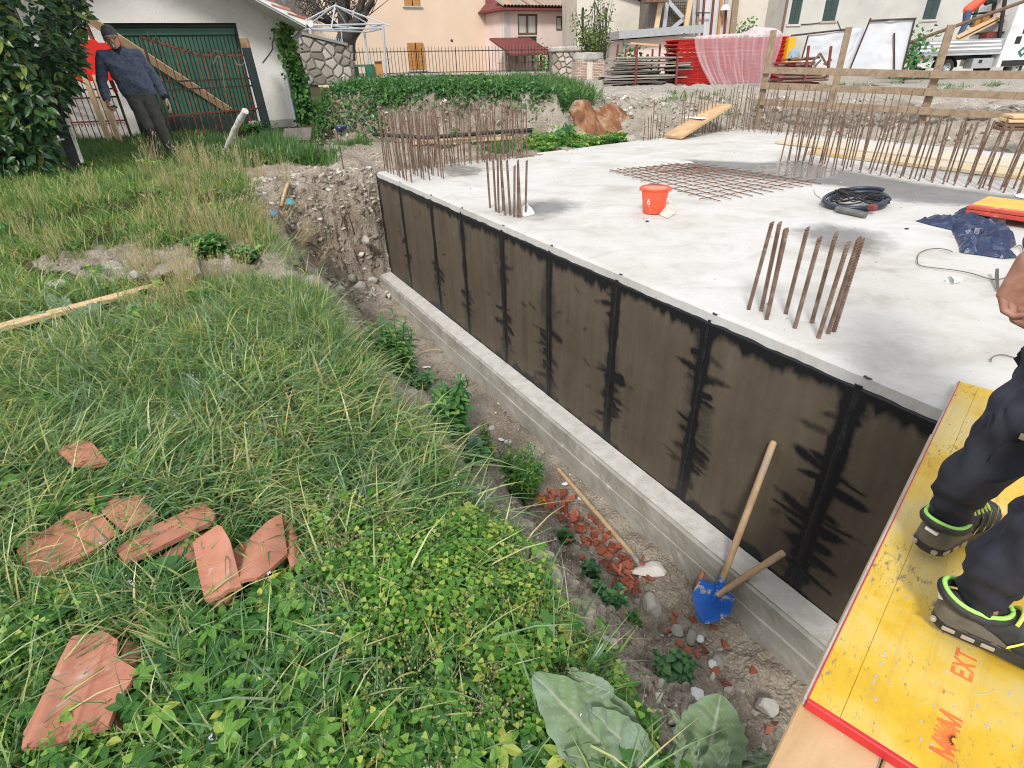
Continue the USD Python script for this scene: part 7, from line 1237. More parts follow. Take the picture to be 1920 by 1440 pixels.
for a, d in ((aA, dA), (aB, dB)):
    near = np.exp(-(np.hypot(v[:, 0] - a[0], v[:, 1] - a[1]) / .16) ** 2); ph = 1.1 * np.sin(np.arctan2(v[:, 1] - a[1], v[:, 0] - a[0]) + 1.); h = zz - a[2]; rid += near * (.0055 * np.sin(h * 130 + 3.5 * ph) * np.exp(-((h - .05) / .055) ** 2) + .006 * np.sin(h * 48 + 5 * ph) * np.exp(-((h - .30) / .11) ** 2))
v = v + n_ * (rid + .016 * (fbm(v * A([9., 9, 7]), 4, 12) - .5) + .016 * (1 - abs(2 * fbm(np.stack([v[:, 0] * 9 + v[:, 2] * 5, v[:, 1] * 9, v[:, 2] * 7 - v[:, 0] * 5], 1), 2, 14) - 1) * 3).clip(-.4) - .012)[:, None]; T.part('trousers', (v, tm_[1]), M['trousers_navy'], smooth=True)
sw = [[(pel + A([0, .09, -.03]), .138), (pel + A([0, -.09, -.03]), .138), (che + A([0, .1, 0]), .13), (che - A([0, .1, 0]), .13)], [(che, .13), (shl, .075), (shr, .075), (nk - UP * .06, .07)]] + [[(p, .078), (q, .064)] for p, q in ((shl, elb), (shr, elr))] + [[(q, .064), (r_ * .85 + q * .15, .048)] for q, r_ in ((elb, wr), (elr, hrr))]
T.part('sweater', wrinkle(hullset(sw, .024, 8, 16), .03, A([8., 8, 11]), 8), M['trousers_grey'], smooth=True); T.part('hair', hullset([[(hdc + UP * .06 - ff * .025, .095), (hdc + UP * .075, .085)]], .016, 3, 16), M['hair_grey'], smooth=True)
T.part('waist_tag', cbox(kA * .55 + aA * .45 + nrm(CAM - kA) * .082 + A([.03, -.02, .06]), A([.6, -.8, 0]), UP, nrm(CAM - kA), [.03, .016, .004], .001), M['shoe_pale'])
# --- the worker on the truck
wb = D(1797, 76, 24.3); fw_ = Figure(wb, A([.9, -.35, 0]), 'person', 'person in orange vest and yellow hard hat bending over the truck load'); w = fw_.w; T = fw_.T; S = 1.0
pel, che, hd_ = w(0, 0, .95), w(.0, .34, 1.30), w(0, .58, 1.52); sl, sr = w(.2, .36, 1.36), w(-.2, .36, 1.36); el, er = w(.26, .56, 1.14), w(-.26, .58, 1.2); hl, hr = w(.16, .82, 1.22), w(-.14, .84, 1.28)
hF = nrm(fw_.f * .8 - UP * .5); hU = nrm(np.cross(np.cross(hF, UP), hF))
legs = ((w(.1, 0, .92), w(.11, .06, .5), w(.1, -.02, .1)), (w(-.1, 0, .92), w(-.11, .04, .5), w(-.12, -.05, .1)))
body = head_segs(hd_, hF, hU) + [[(che + UP * .12, .06), (hd_ - hU * .05, .06)], [(pel, .13), (che, .13)], [(che, .12), (sl, .06), (sr, .06)]] + [[(a, .05), (b, .04)] for a, b in ((sl, el), (sr, er), (el, hl), (er, hr))] + hand_segs(hl, hl - el, UP, .6, -fw_.l) + hand_segs(hr, hr - er, UP, .6, fw_.l)
for a, b, c in legs: body += [[(a, .085), (b, .06)], [(b, .06), (c, .04)], [(c, .045), (c + fw_.f * .13 - UP * .06, .035)]]
T.part('body', hullset(body, .03, 4, 12), M['skin'], smooth=True)
T.part('vest', hullset([[(pel + UP * .0, .165), (pel + fw_.l * .07 + UP * .04, .15), (pel - fw_.l * .07 + UP * .04, .15), (che + fw_.l * .1, .15), (che - fw_.l * .1, .15)]], .04, 5, 14), M['vest_orange'], smooth=True)
T.part('jacket_sleeve', hullset([[(sl, .09), (el, .065)], [(el, .065), (hl * .8 + el * .2, .055)]], .04, 4, 12), M['green_dark'], smooth=True); T.part('jacket_sleeve', hullset([[(sr, .09), (er, .065)], [(er, .065), (hr * .8 + er * .2, .055)]], .04, 4, 12), M['green_dark'], smooth=True)
T.part('jeans', hullset([[(a, .115), (b, .085)] for a, b, c in legs] + [[(b, .085), (c, .07)] for a, b, c in legs] + [[(pel, .14), (pel - UP * .06, .13)]], .04, 4, 12), M['jeans'], smooth=True)
m_ = lathe([(.0, .125), (.06, .115), (.10, .07), (.115, .0), (.15, -.01), (.15, -.018), (.11, -.012)], 20); T.part('hard_hat', place(m_, hd_ + hU * .075, np.cross(hF, hU), hF, hU), M['hat_yellow'], smooth=40)
for a, b, c in legs: T.part('boot', hullset([[(c - UP * .05, .05), (c + fw_.f * .14 - UP * .06, .042)]], .03, 3, 12), M['shoe_black'], smooth=True)
# ------------------------------------------------------------------ stones, grass, leaves
def leafmat(name, cols, trans=.38, rough=.40, src='island', scale=1.6):
    M[name] = mat(name, cols, scale, 3, rough, 0, src=src, trans=trans, spec=.4)
leafmat('grass_long', [(0, (0.066, 0.148, 0.054)), (.3, (0.124, 0.253, 0.104)), (.5, (0.190, 0.322, 0.163)), (.68, (0.247, 0.357, 0.152)), (.84, (0.445, 0.487, 0.191)), (.93, (0.583, 0.617, 0.324)), (1, (0.583, 0.454, 0.229))])
leafmat('grass_short', [(0, (0.053, 0.128, 0.033)), (.4, (0.113, 0.239, 0.056)), (.7, (0.197, 0.319, 0.087)), (.9, (0.361, 0.413, 0.140)), (1, (0.541, 0.462, 0.227))])
leafmat('grass_far', [(0, (0.036, 0.093, 0.027)), (.5, (0.078, 0.179, 0.048)), (.8, (0.119, 0.239, 0.075)), (1, (0.238, 0.292, 0.120))])
leafmat('grass_pale', [(0, (.13, .20, .12)), (.5, (.20, .28, .17)), (.85, (.29, .34, .20)), (1, (.44, .40, .22))], .35, .35)
leafmat('grass_dry', [(0, (.26, .20, .10)), (.5, (.46, .37, .22)), (.8, (.54, .46, .30)), (1, (.28, .30, .13))], .3)
leafmat('grass_straw', [(0, (0.153, 0.204, 0.081)), (.4, (0.306, 0.306, 0.162)), (.8, (0.425, 0.391, 0.252)), (1, (0.204, 0.272, 0.108))], .3)
leafmat('clover', [(0, (0.058, 0.174, 0.024)), (.35, (0.105, 0.264, 0.038)), (.6, (0.168, 0.347, 0.054)), (.85, (0.274, 0.418, 0.081)), (1, (0.442, 0.478, 0.108))], .4)
leafmat('potentilla', [(0, (0.037, 0.125, 0.026)), (.5, (0.079, 0.221, 0.038)), (.85, (0.172, 0.353, 0.058)), (1, (0.477, 0.485, 0.102))], .35)
leafmat('litter', [(0, (.12, .05, .025)), (.5, (.26, .13, .06)), (1, (.42, .30, .14))], .15)
leafmat('weed_leaf', [(0, (0.037, 0.122, 0.040)), (.5, (0.079, 0.226, 0.061)), (.8, (0.145, 0.323, 0.077)), (1, (0.347, 0.452, 0.107))], .35)
leafmat('weed_dark', [(0, (0.032, 0.112, 0.047)), (.6, (0.068, 0.192, 0.072)), (1, (0.135, 0.292, 0.090))], .25)
leafmat('laurel', [(0, (0.008, 0.029, 0.011)), (.4, (0.014, 0.049, 0.017)), (.75, (0.024, 0.075, 0.022)), (.95, (0.056, 0.119, 0.029)), (1, (0.160, 0.212, 0.038))], .16, .38)
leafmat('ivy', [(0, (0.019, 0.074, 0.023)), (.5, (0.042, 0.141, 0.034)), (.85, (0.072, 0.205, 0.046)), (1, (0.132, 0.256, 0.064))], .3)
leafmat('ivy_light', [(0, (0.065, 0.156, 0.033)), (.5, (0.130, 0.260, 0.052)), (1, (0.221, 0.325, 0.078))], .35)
leafmat('shrub_leaf', [(0, (0.065, 0.104, 0.033)), (.5, (0.130, 0.176, 0.058)), (1, (0.234, 0.273, 0.104))], .3)
leafmat('seed', [(0, (.20, .17, .09)), (.5, (.38, .33, .19)), (1, (.30, .33, .14))], .2)
leafmat('petal', [(0, (.60, .50, .66)), (1, (.72, .66, .76))], .3)
M['mullein'] = usdkit.material(stage, '/World/Looks/mullein', {'g': ('geometry', {}), 'n': ('noise_texture', {'scale': 9, 'detail': 5, 'roughness': .65}), 'v': ('voronoi_texture', {'scale': 52, 'feature': 'distance_to_edge'}), 'a': ('attribute', {'attribute': 'vein'}),
    'r': ('rgb_ramp', {'ramp': [(.3, (.12, .19, .075)), (.48, (.17, .25, .13)), (.6, (.22, .30, .225)), (.8, (.25, .30, .09))]}), 'vr': ('map_range', {'from_min': 0, 'from_max': .05, 'to_min': .75, 'to_max': 0, 'clamp': True}), 'vx': ('mix', {'color2': (.17, .22, .12)}), 'vn': ('mix', {'color2': (.36, .40, .30)}),
    'sn': ('noise_texture', {'scale': 30, 'detail': 3}), 'sm': ('map_range', {'from_min': .69, 'from_max': .74, 'to_max': .8, 'clamp': True}), 'sx': ('mix', {'color2': (.16, .13, .08)}),
    'bp': ('bump', {'strength': .5, 'distance': .004}), 'p': ('principled_bsdf', {'roughness': .85, 'sheen_weight': .35, 'specular_ior_level': .2}), 't': ('translucent_bsdf', {}), 'm': ('mix_closure', {'fac': .22})},
    [('g.position', 'n.vector'), ('g.position', 'v.vector'), ('g.position', 'sn.vector'), ('n.fac', 'r.fac'), ('v.distance', 'vr.value'), ('r.color', 'vx.color1'), ('vr.result', 'vx.fac'), ('vx.color', 'vn.color1'), ('a.fac', 'vn.fac'), ('sn.fac', 'sm.value'), ('vn.color', 'sx.color1'), ('sm.result', 'sx.fac'), ('sx.color', 'p.base_color'), ('sx.color', 't.color'), ('v.distance', 'bp.height'), ('bp.normal', 'p.normal'), ('p.BSDF', 'm.closure1'), ('t.BSDF', 'm.closure2')], surface='m.closure')
def blade(b, az, L, w, lean, bend, n=5, tw=0.):
    """one grass blade: leaves the ground leaning by lean (rad from upright) and bends over by bend more"""
    t = np.linspace(0, 1, n); an = lean + bend * t ** 1.3; d = A([math.cos(az), math.sin(az), 0]); s = A([-d[1], d[0], 0])
    st = np.stack([np.sin(an)[:, None] * d + np.cos(an)[:, None] * UP], 0)[0]; p = np.asarray(b) + np.vstack([[0, 0, 0], np.cumsum((st[:-1] + st[1:]) / 2 * (L / (n - 1)), 0)])
    ww = w * (1 - t ** 2.2) * .5 + .0002; ss = s * np.cos(tw) + UP * np.sin(tw)
    v = np.empty((2 * n, 3)); v[0::2] = p - ww[:, None] * ss; v[1::2] = p + ww[:, None] * ss
    f = np.array([[2 * i, 2 * i + 1, 2 * i + 3, 2 * i + 2] for i in range(n - 1)]); return v, q2t(f), p
def tuft(g, n, L, rad, w, lean, bend, az=None, azs=9.):
    ms = []
    for _ in range(n):
        a = g.uniform(0, 6.28) if az is None else az + g.normal() * azs; r_ = rad * math.sqrt(g.uniform()); q = g.uniform(0, 6.28); ms.append(blade([r_ * math.cos(q), r_ * math.sin(q), -.01], a, g.uniform(*L), g.uniform(*w), g.uniform(*lean), g.uniform(*bend), tw=g.normal() * .35)[:2])
    return cat(*ms)
def dry_tuft(g, n, L, rad):
    ms = []
    for _ in range(n):
        r_ = rad * math.sqrt(g.uniform()); q = g.uniform(0, 6.28); v, f, p = blade([r_ * math.cos(q), r_ * math.sin(q), -.01], q + g.normal() * .6, g.uniform(*L), .0035, abs(g.normal() * .16), abs(g.normal() * .25), 5); ms.append((v, f))
        e = p[-1]; d = nrm(p[-1] - p[-2])
        for k in range(4): o = e - d * (.012 * k) + g.normal(size=3) * .004; a = nrm(g.normal(size=3)); ms.append((np.array([o, o + d * .012 + a * .004, o + d * .022, o + d * .012 - a * .004]), A([[0, 1, 2], [0, 2, 3]])))
    return cat(*ms)
def leaflet(c, d, n, L, w, k=6, cup=.15):
    """pointed oval leaf from c along d, face normal n, folded along the midrib"""
    d, n = nrm(d), nrm(n); s = np.cross(n, d); t = np.linspace(0, 1, k); wd = w * np.sin(np.pi * t ** .8) ** .8
    mid = c + np.outer(t * L, d) - np.outer(t ** 2 * L * cup, n); lft = mid + np.outer(wd, s) + np.outer(wd * .25, n); rgt = mid - np.outer(wd, s) + np.outer(wd * .25, n)
    v = np.vstack([mid, lft, rgt]); i = np.arange(k - 1); return v, np.vstack([q2t(np.stack([i, i + 1, k + i + 1, k + i], 1)), q2t(np.stack([i + 1, i, 2 * k + i, 2 * k + i + 1], 1))])
def obov(c, d, n, L, w):
    d, n = nrm(d), nrm(n); s = np.cross(n, d); e = A([[0, 0], [.55, .75], [.85, 1.], [1.0, .45], [.93, 0], [1.0, -.45], [.85, -1.], [.55, -.75]])
    v = c + e[:, :1] * L * d + e[:, 1:] * w * s + n * (abs(e[:, 1:]) * w * .18); return v, A([[0, i + 1, i] for i in range(1, 7)])[:, ::-1]
def clover(g, n, rad, h, r_=.011, five=False):
    ms = []
    for _ in range(n):
        q, k = g.uniform(0, 6.28), rad * math.sqrt(g.uniform()); c = A([k * math.cos(q), k * math.sin(q), g.uniform(*h)]); nn = nrm(A([g.normal() * .3, g.normal() * .3, 1])); a0 = g.uniform(0, 6.28); x = nrm(np.cross(nn, A([math.cos(a0), math.sin(a0), .01]))); y = np.cross(nn, x); R_ = r_ * g.uniform(.7, 1.3); m_ = 5 if five else 3; one = []
        for j in range(m_):
            a = j * (2 * np.pi / 3) if not five else (j - 2) * .95; d = x * math.cos(a) + y * math.sin(a)
            one.append(obov(c + d * R_ * .1, d - nn * .12, nn, R_ * 1.15, R_ * .55) if not five else leaflet(c + d * R_ * .1, d - nn * .1, nn, R_ * 2.3 * (1 - .15 * abs(j - 2)), R_ * .48, 5))
        one = cat(*one); ms.append((np.vstack([one[0]]), one[1])); b = c * [.75, .75, 0]; s = nrm(np.cross(c - b, [.3, 1, .1])) * .0008; ms.append((np.array([b - s, b + s, c + s, c - s]), q2t([[0, 1, 2, 3]])))
    return cat(*ms)
def weld(m):                                            # one clover leaf = one island, so that it has one colour
    t = trimesh.Trimesh(m[0], m[1], process=False); t.merge_vertices(digits_vertex=4); return np.array(t.vertices), np.array(t.faces)
g = np.random.default_rng(123)
GL = [tuft(g, 17, (.14, .38), .05, (.005, .0105), (.1, .8), (.4, 2.0)) for _ in range(6)]
GM = [tuft(g, 18, (.14, .40), .07, (.0045, .0105), (.45, 1.25), (.2, 1.1), 0., .75) for _ in range(6)]       # matted, leaning along +x
GS = [tuft(g, 20, (.05, .16), .06, (.003, .0065), (.1, 1.0), (.3, 1.6)) for _ in range(6)]
GF = [tuft(g, 30, (.07, .18), .12, (.006, .011), (.1, .8), (.3, 1.2)) for _ in range(4)]
TH = [tuft(g, 14, (.08, .24), .09, (.003, .008), (1.1, 1.5), (.0, .35)) for _ in range(4)]; leafmat('thatch', [(0, (.16, .10, .05)), (.4, (.34, .25, .13)), (.75, (.46, .38, .22)), (1, (.26, .15, .07))], .2)
GD = [dry_tuft(g, 30, (.18, .42), .07) for _ in range(3)]
GT = [tuft(g, 26, (.15, .34), .06, (.0025, .0050), (.2, 1.), (.4, 1.5)) for _ in range(4)]
CL = [clover(g, 16, .075, (.03, .10), .0105) for _ in range(4)]; PO = [clover(g, 8, .08, (.03, .09), .0135, True) for _ in range(4)]
WD = [cat(*[leaflet(A([0, 0, .015]), A([math.cos(a), math.sin(a), g.uniform(.2, .9)]), A([-math.cos(a) * .5, -math.sin(a) * .5, 1]), g.uniform(.05, .09), g.uniform(.012, .02), 6, .4) for a in np.arange(0, 6.28, .75) + g.uniform(0, .5)]) for _ in range(3)]
FLW = [cat(*[cat(blade([0, 0, 0], 1., .14, .0015, .1, .1)[:2], *[leaflet(A([g.normal() * .006, g.normal() * .006, .10 + .012 * k]), g.normal(size=3), UP, .011, .003, 4) for k in range(6)]) for _ in range(1)]) for _ in range(2)]
SD = [cat(*[cat(blade(A([g.normal() * .03, g.normal() * .03, 0]), g.uniform(0, 6), .2, .0018, .25, .3)[:2]) for _ in range(5)], *[rotz(rock(.004, k, (1, 1, 1.6), 1), 0, (g.normal() * .04, g.normal() * .04, g.uniform(.08, .19))) for k in range(26)]) for _ in range(2)]
def slope_rot(x, y, az, lean=.0, follow=.7):
    e = .06; dx = (height(x + e, y) - height(x - e, y)) / (2 * e); dy = (height(x, y + e) - height(x, y - e)) / (2 * e); n = np.stack([-dx * follow, -dy * follow, np.ones_like(x)], -1); n /= np.linalg.norm(n, axis=1, keepdims=True)
    a = np.stack([np.cos(az), np.sin(az), 0 * az], -1); a = a - n * (a * n).sum(1, keepdims=True); a /= np.linalg.norm(a, axis=1, keepdims=True); return np.stack([a, np.cross(n, a), n], 1)
def uvxy(x, y): return (x - C0[0]) * E1[0] + (y - C0[1]) * E1[1], (x - C0[0]) * E2[0] + (y - C0[1]) * E2[1]
from shapely import prepared
_tiles = [prepared.prep(t) for t in TILE_AREAS]
def in_plank(x, y):
    a, b = PLK[0][:2], PLK[1][:2]; d = b - a; t = np.clip(((x - a[0]) * d[0] + (y - a[1]) * d[1]) / (d @ d), 0, 1); return (np.hypot(x - a[0] - t * d[0], y - a[1] - t * d[1]) < .10)
def in_tiles(x, y): return in_plank(x, y) | np.array([any(t.contains(Point(a, b)) for t in _tiles) if (b < 2.2 and a < -.3) else False for a, b in zip(x, y)])
def visible(x, y, z, mg=90):
    c = (np.stack([x, y, z], -1) - CAM) @ ROT; px, py = c[:, 0] / c[:, 2] * FPX + 960, c[:, 1] / c[:, 2] * FPX + 720; return (c[:, 2] > .15) & (px > -mg - 160) & (px < 2010) & (py < 1440 + 2 * mg)
def sow(n, region, keep=None, seed=0, pad=True):
    g = np.random.default_rng(seed); x, y = g.uniform(region[0], region[1], n), g.uniform(region[2], region[3], n); u, v = uvxy(x, y); k = np.ones(n, bool)
    if keep is not None: k &= keep(x, y, u, v, g)
    x, y = x[k], y[k]; z = height(x, y) if len(x) else x; k = visible(x, y, z) & (np.hypot(x, y) > .3); return x[k], y[k], z[k], g
PATCH = lambda x, y: np.hypot((x + 2.75 + .25 * (y - 4.7)) / 1.35, (y - 4.65) / .52) + .55 * (fbm(np.stack([x * 2.2, y * 2.2, 0 * x + 3], -1), 3, 19) - .5)
nz_ = lambda x, y, f, s: fbm(np.stack([x * f, y * f, 0 * x + s], -1), 3, s)
edge_ok = lambda v, u, o=0.: v < -1.44 + .08 * sstep(u, -2, 1) + o
def bankmask(x, y, u, v): return edge_ok(v, u, -.02 - .24 * nz_(x, y, 1.9, 90) - .06 * (u < -4.8)) & (u < 3.6)
PL_, CUR = [], dict(pos=[], rot=[], sc=[], idx=[])
def addk(protos, material, smooth=False):
    i0 = len(PL_); PL_.extend([(m, M[material], smooth) for m in protos]); return list(range(i0, len(PL_)))
kTH, kGP, kGL, kGM, kGS, kGF, kGD, kGT, kCL, kPO, kWD, kFL, kSD, kLT = (addk(p, m) for p, m in ((TH, 'thatch'), (GL[:3], 'grass_pale'), (GL, 'grass_long'), (GM, 'grass_long'), (GS, 'grass_short'), (GF, 'grass_far'), (GD, 'grass_dry'), (GT, 'grass_straw'), ([weld(c) for c in CL], 'clover'), ([weld(c) for c in PO], 'potentilla'), (WD, 'weed_leaf'), (FLW, 'petal'), (SD, 'seed'), ([leaflet(A([0, 0, .04]), A([1, 0, .1]), A([0, .2, 1]), .055, .016, 6, .5), leaflet(A([0, 0, .05]), A([1, .3, -.2]), A([.3, .2, 1]), .04, .014, 6, -.4)], 'litter')))
def put(kinds, x, y, z, g, s=(.7, 1.2), az=None, lift=0., follow=.7):
    if not len(x): return
    az = g.uniform(0, 6.28, len(x)) if az is None else az; CUR['pos'].append(np.stack([x, y, z + lift], -1)); CUR['rot'].append(slope_rot(x, y, az, follow=follow)); CUR['sc'].append(g.uniform(*s, len(x))); CUR['idx'].append(g.choice(kinds, len(x)))
NEAR = (-5., .75, .2, 4.6); MID = (-9.5, -.3, 3.2, 10.)
ok = lambda x, y, u, v: bankmask(x, y, u, v) & ~in_tiles(x, y)
cl_zone = lambda x, y: np.clip(1.5 - (y - .95 + .30 * (nz_(x, y, 2.2, 5) - .5) * 4) / .55, 0, 1) * np.where(x < -.9, np.clip(1.25 - (y - .55) / .5, 0, 1), 1)
# clover and cinquefoil carpet nearest the lens, with a bright patch by the bank edge
x, y, z, g = sow(3000, (-2.4, .7, .25, 2.3), lambda x, y, u, v, g: ok(x, y, u, v) & (g.uniform(size=len(x)) < .10 + .85 * cl_zone(x, y)) & (nz_(x, y, 3.1, 8) > .46), 1); put(kCL, x, y, z, g, (.6, 1.7))
x, y, z, g = sow(800, (-.75, .15, .9, 1.75), lambda x, y, u, v, g: ok(x, y, u, v) & (np.hypot((x + .22) / .26, (y - 1.22) / .22) + .8 * (nz_(x, y, 6, 33) - .5) < 1.), 31); put(kCL, x, y, z, g, (.9, 1.8), lift=.02)
x, y, z, g = sow(3600, (-3., .7, .25, 2.8), lambda x, y, u, v, g: ok(x, y, u, v) & (g.uniform(size=len(x)) < .12 + .75 * cl_zone(x, y)) & (nz_(x, y, 2.6, 12) > .42), 2); put(kPO, x, y, z, g, (.8, 1.7))
x, y, z, g = sow(700, (-3., .7, .25, 3.), lambda x, y, u, v, g: ok(x, y, u, v) & (g.uniform(size=len(x)) < .5), 3); put(kWD, x, y, z, g, (.6, 1.3))
x, y, z, g = sow(1300, (-4., .7, .25, 4.6), lambda x, y, u, v, g: ok(x, y, u, v) & (PATCH(x, y) > 1.1) & (nz_(x, y, 2.3, 77) > .42), 35); put(kTH, x, y, z, g, (.5, 1.0))
x, y, z, g = sow(260, (-2.6, .7, .25, 2.2), lambda x, y, u, v, g: ok(x, y, u, v), 37); put(kWD, x, y, z, g, (1.3, 2.0), lift=.02)
x, y, z, g = sow(240, (-2.2, .6, .4, 3.), lambda x, y, u, v, g: ok(x, y, u, v) & (nz_(x, y, 2., 6) > .46), 4); put(kFL, x, y, z, g, (.7, 1.2))
x, y, z, g = sow(460, (-.9, .7, .4, 1.6), lambda x, y, u, v, g: ok(x, y, u, v) & (v > -2.3), 5); put(kSD, x[:170], y[:170], z[:170], g, (.5, 1.0))
# grass: short floor everywhere, long matted blades over it
x, y, z, g = sow(7200, NEAR, lambda x, y, u, v, g: ok(x, y, u, v) & (PATCH(x, y) > .9), 6); put(kGS, x, y, z, g, (.8, 1.7))
swirl = lambda x, y: -1.0 + 2.6 * (nz_(x, y, .8, 3) - .5) * 2 + .5 * np.sin(y * 1.7)
long_ = lambda x, y: np.clip(.10 + .9 * sstep(y, .95, 1.65) - .55 * sstep(y, 3.2, 4.3), .06, 1)
x, y, z, g = sow(4200, (-4.4, .75, .5, 4.6), lambda x, y, u, v, g: ok(x, y, u, v) & (PATCH(x, y) > 1.15) & (g.uniform(size=len(x)) < long_(x, y)) & (nz_(x, y, 1.7, 14) > .40), 7); put(kGM, x, y, z, g, (.7, 1.25), swirl(x, y) + g.normal(size=len(x)) * .35)
x, y, z, g = sow(1600, (-4.4, .75, .5, 4.6), lambda x, y, u, v, g: ok(x, y, u, v) & (PATCH(x, y) > 1.15) & (g.uniform(size=len(x)) < long_(x, y) * .8), 8); put(kGL, x, y, z, g, (.6, 1.15))
x, y, z, g = sow(700, (-2.2, .75, .3, 1.4), lambda x, y, u, v, g: ok(x, y, u, v) & (g.uniform(size=len(x)) < .34), 32); put(kGL, x, y, z, g, (.5, 1.0))
x, y, z, g = sow(1000, (-4.4, .75, .4, 4.6), lambda x, y, u, v, g: ok(x, y, u, v) & (PATCH(x, y) > 1.1) & (g.uniform(size=len(x)) < .25 + .6 * long_(x, y)), 36); put(kGP, x, y, z, g, (.6, 1.1))
x, y, z, g = sow(330, (-4., .9, .25, 4.4), lambda x, y, u, v, g: ok(x, y, u, v), 38); put(kLT, x, y, z, g, (.6, 1.2), lift=.015)
# tufts that hang over the bank edge, getting strawy away from the lens
x, y, z, g = sow(3000, (-4.4, .75, .6, 8.), lambda x, y, u, v, g: (v > -1.85) & (v < -1.50) & (u < 0) & (nz_(x, y, 1.5, 95) > .46) & (g.uniform(size=len(x)) < .6), 9); put(kGL + kGM, x[::2], y[::2], z[::2], g, (.6, 1.1), math.atan2(E2[1], E2[0]) + g.normal(size=len(x[::2])) * .7); put(kGT, x[1::2], y[1::2], z[1::2], g, (.6, 1.0), math.atan2(E2[1], E2[0]) + g.normal(size=len(x[1::2])) * .9)
# middle distance
x, y, z, g = sow(9000, MID, lambda x, y, u, v, g: bankmask(x, y, u, v) & ~in_plank(x, y) & (PATCH(x, y) > .95), 10); put(kGS, x, y, z, g, (.9, 1.9))
x, y, z, g = sow(620, MID, lambda x, y, u, v, g: bankmask(x, y, u, v) & (PATCH(x, y) > 1.1) & (nz_(x, y, .9, 22) > .47), 11); put(kGT, x, y, z, g, (.6, 1.1))
x, y, z, g = sow(620, MID, lambda x, y, u, v, g: bankmask(x, y, u, v) & (PATCH(x, y) > 1.1) & (nz_(x, y, 1.1, 25) > .52), 12); put(kWD + kPO, x, y, z, g, (1.2, 2.4))
x, y, z, g = sow(500, (-4.4, -1.4, 4.3, 5.5), lambda x, y, u, v, g: bankmask(x, y, u, v) & (PATCH(x, y) < 1.1), 13); put(kWD + kGS, x[:60], y[:60], z[:60], g, (.5, 1.))
# dry clumps seen one by one in the photograph
for (px, py, n, r_, s) in ((330, 560, 9, .12, 1.0), (345, 600, 6, .10, .7), (345, 320, 9, .30, 1.2), (375, 335, 9, .35, 1.2), (320, 365, 6, .4, 1.), (405, 350, 7, .3, 1.), (440, 455, 10, .18, 1.2), (400, 420, 7, .25, 1.), (300, 500, 6, .16, .8), (70, 460, 7, .5, 1.), (30, 440, 6, .5, 1.), (455, 520, 6, .15, .7), (240, 600, 5, .12, .5), (265, 590, 4, .1, .5), (470, 400, 9, .3, 1.)):
    c = G(px, py); g = np.random.default_rng(int(px)); x, y = c[0] + g.normal(size=n) * r_, c[1] + g.normal(size=n) * r_; put(kGD + kGT[:1], x, y, height(x, y), g, (.75 * s, 1.15 * s))
x, y, z, g = sow(260, (-2.6, -.8, 3.0, 4.2), lambda x, y, u, v, g: bankmask(x, y, u, v), 33); put(kGT, x, y, z, g, (.5, .9))
# beyond the gate, round the man, the yard's weeds, the terrace top
x, y, z, g = sow(5200, (-11, -2.6, 8.6, 16.5), lambda x, y, u, v, g: (edge_ok(v, u, .15) | (u > 2.2)) & ((v < -.55 - .1 * u) | (nz_(x, y, .9, 30) > .57)), 14); put(kGF, x, y, z, g, (.7, 1.5))
x, y, z, g = sow(700, (-4.6, -2.6, 8.6, 12.5), lambda x, y, u, v, g: (v < -.3), 34); put(kGF, x, y, z, g, (1.2, 2.2))
x, y, z, g = sow(1400, (-3.6, 2., 8.2, 11.), lambda x, y, u, v, g: (u > .25) & (foot_sd(x, y)[0] < .1) & (nz_(x, y, 1.1, 41) > .54), 15); put(kGF + kWD, x, y, z, g, (.5, 1.1))
x, y, z, g = sow(480, (.3, 2.6, 9., 10.4), lambda x, y, u, v, g: (u > .08) & (foot_sd(x, y)[0] < .3) & (np.hypot((x - 1.0) / .9, (y - 9.55) / .5) < 1.2), 16); put(kWD + kPO, x, y, z, g, (1.2, 2.2), lift=.0)
x, y, z, g = sow(7000, (-9, 1.6, 10.5, 22), lambda x, y, u, v, g: (foot_sd(x, y)[0] > .5) & (foot_sd(x, y)[0] < 9), 17); put(kGF, x, y, z, g, (1.0, 2.2))
x, y, z, g = sow(420, (3., 14, 7, 24), lambda x, y, u, v, g: (foot_sd(x, y)[0] > .2) & (nz_(x, y, .5, 51) > .62), 18); put(kGF, x, y, z, g, (.8, 1.4))
scatter('grass', PL_, np.vstack(CUR['pos']), np.vstack(CUR['rot']), np.concatenate(CUR['sc']), np.concatenate(CUR['idx']), 'green and strawy grass, clover and low weeds covering the left bank', 'grass')
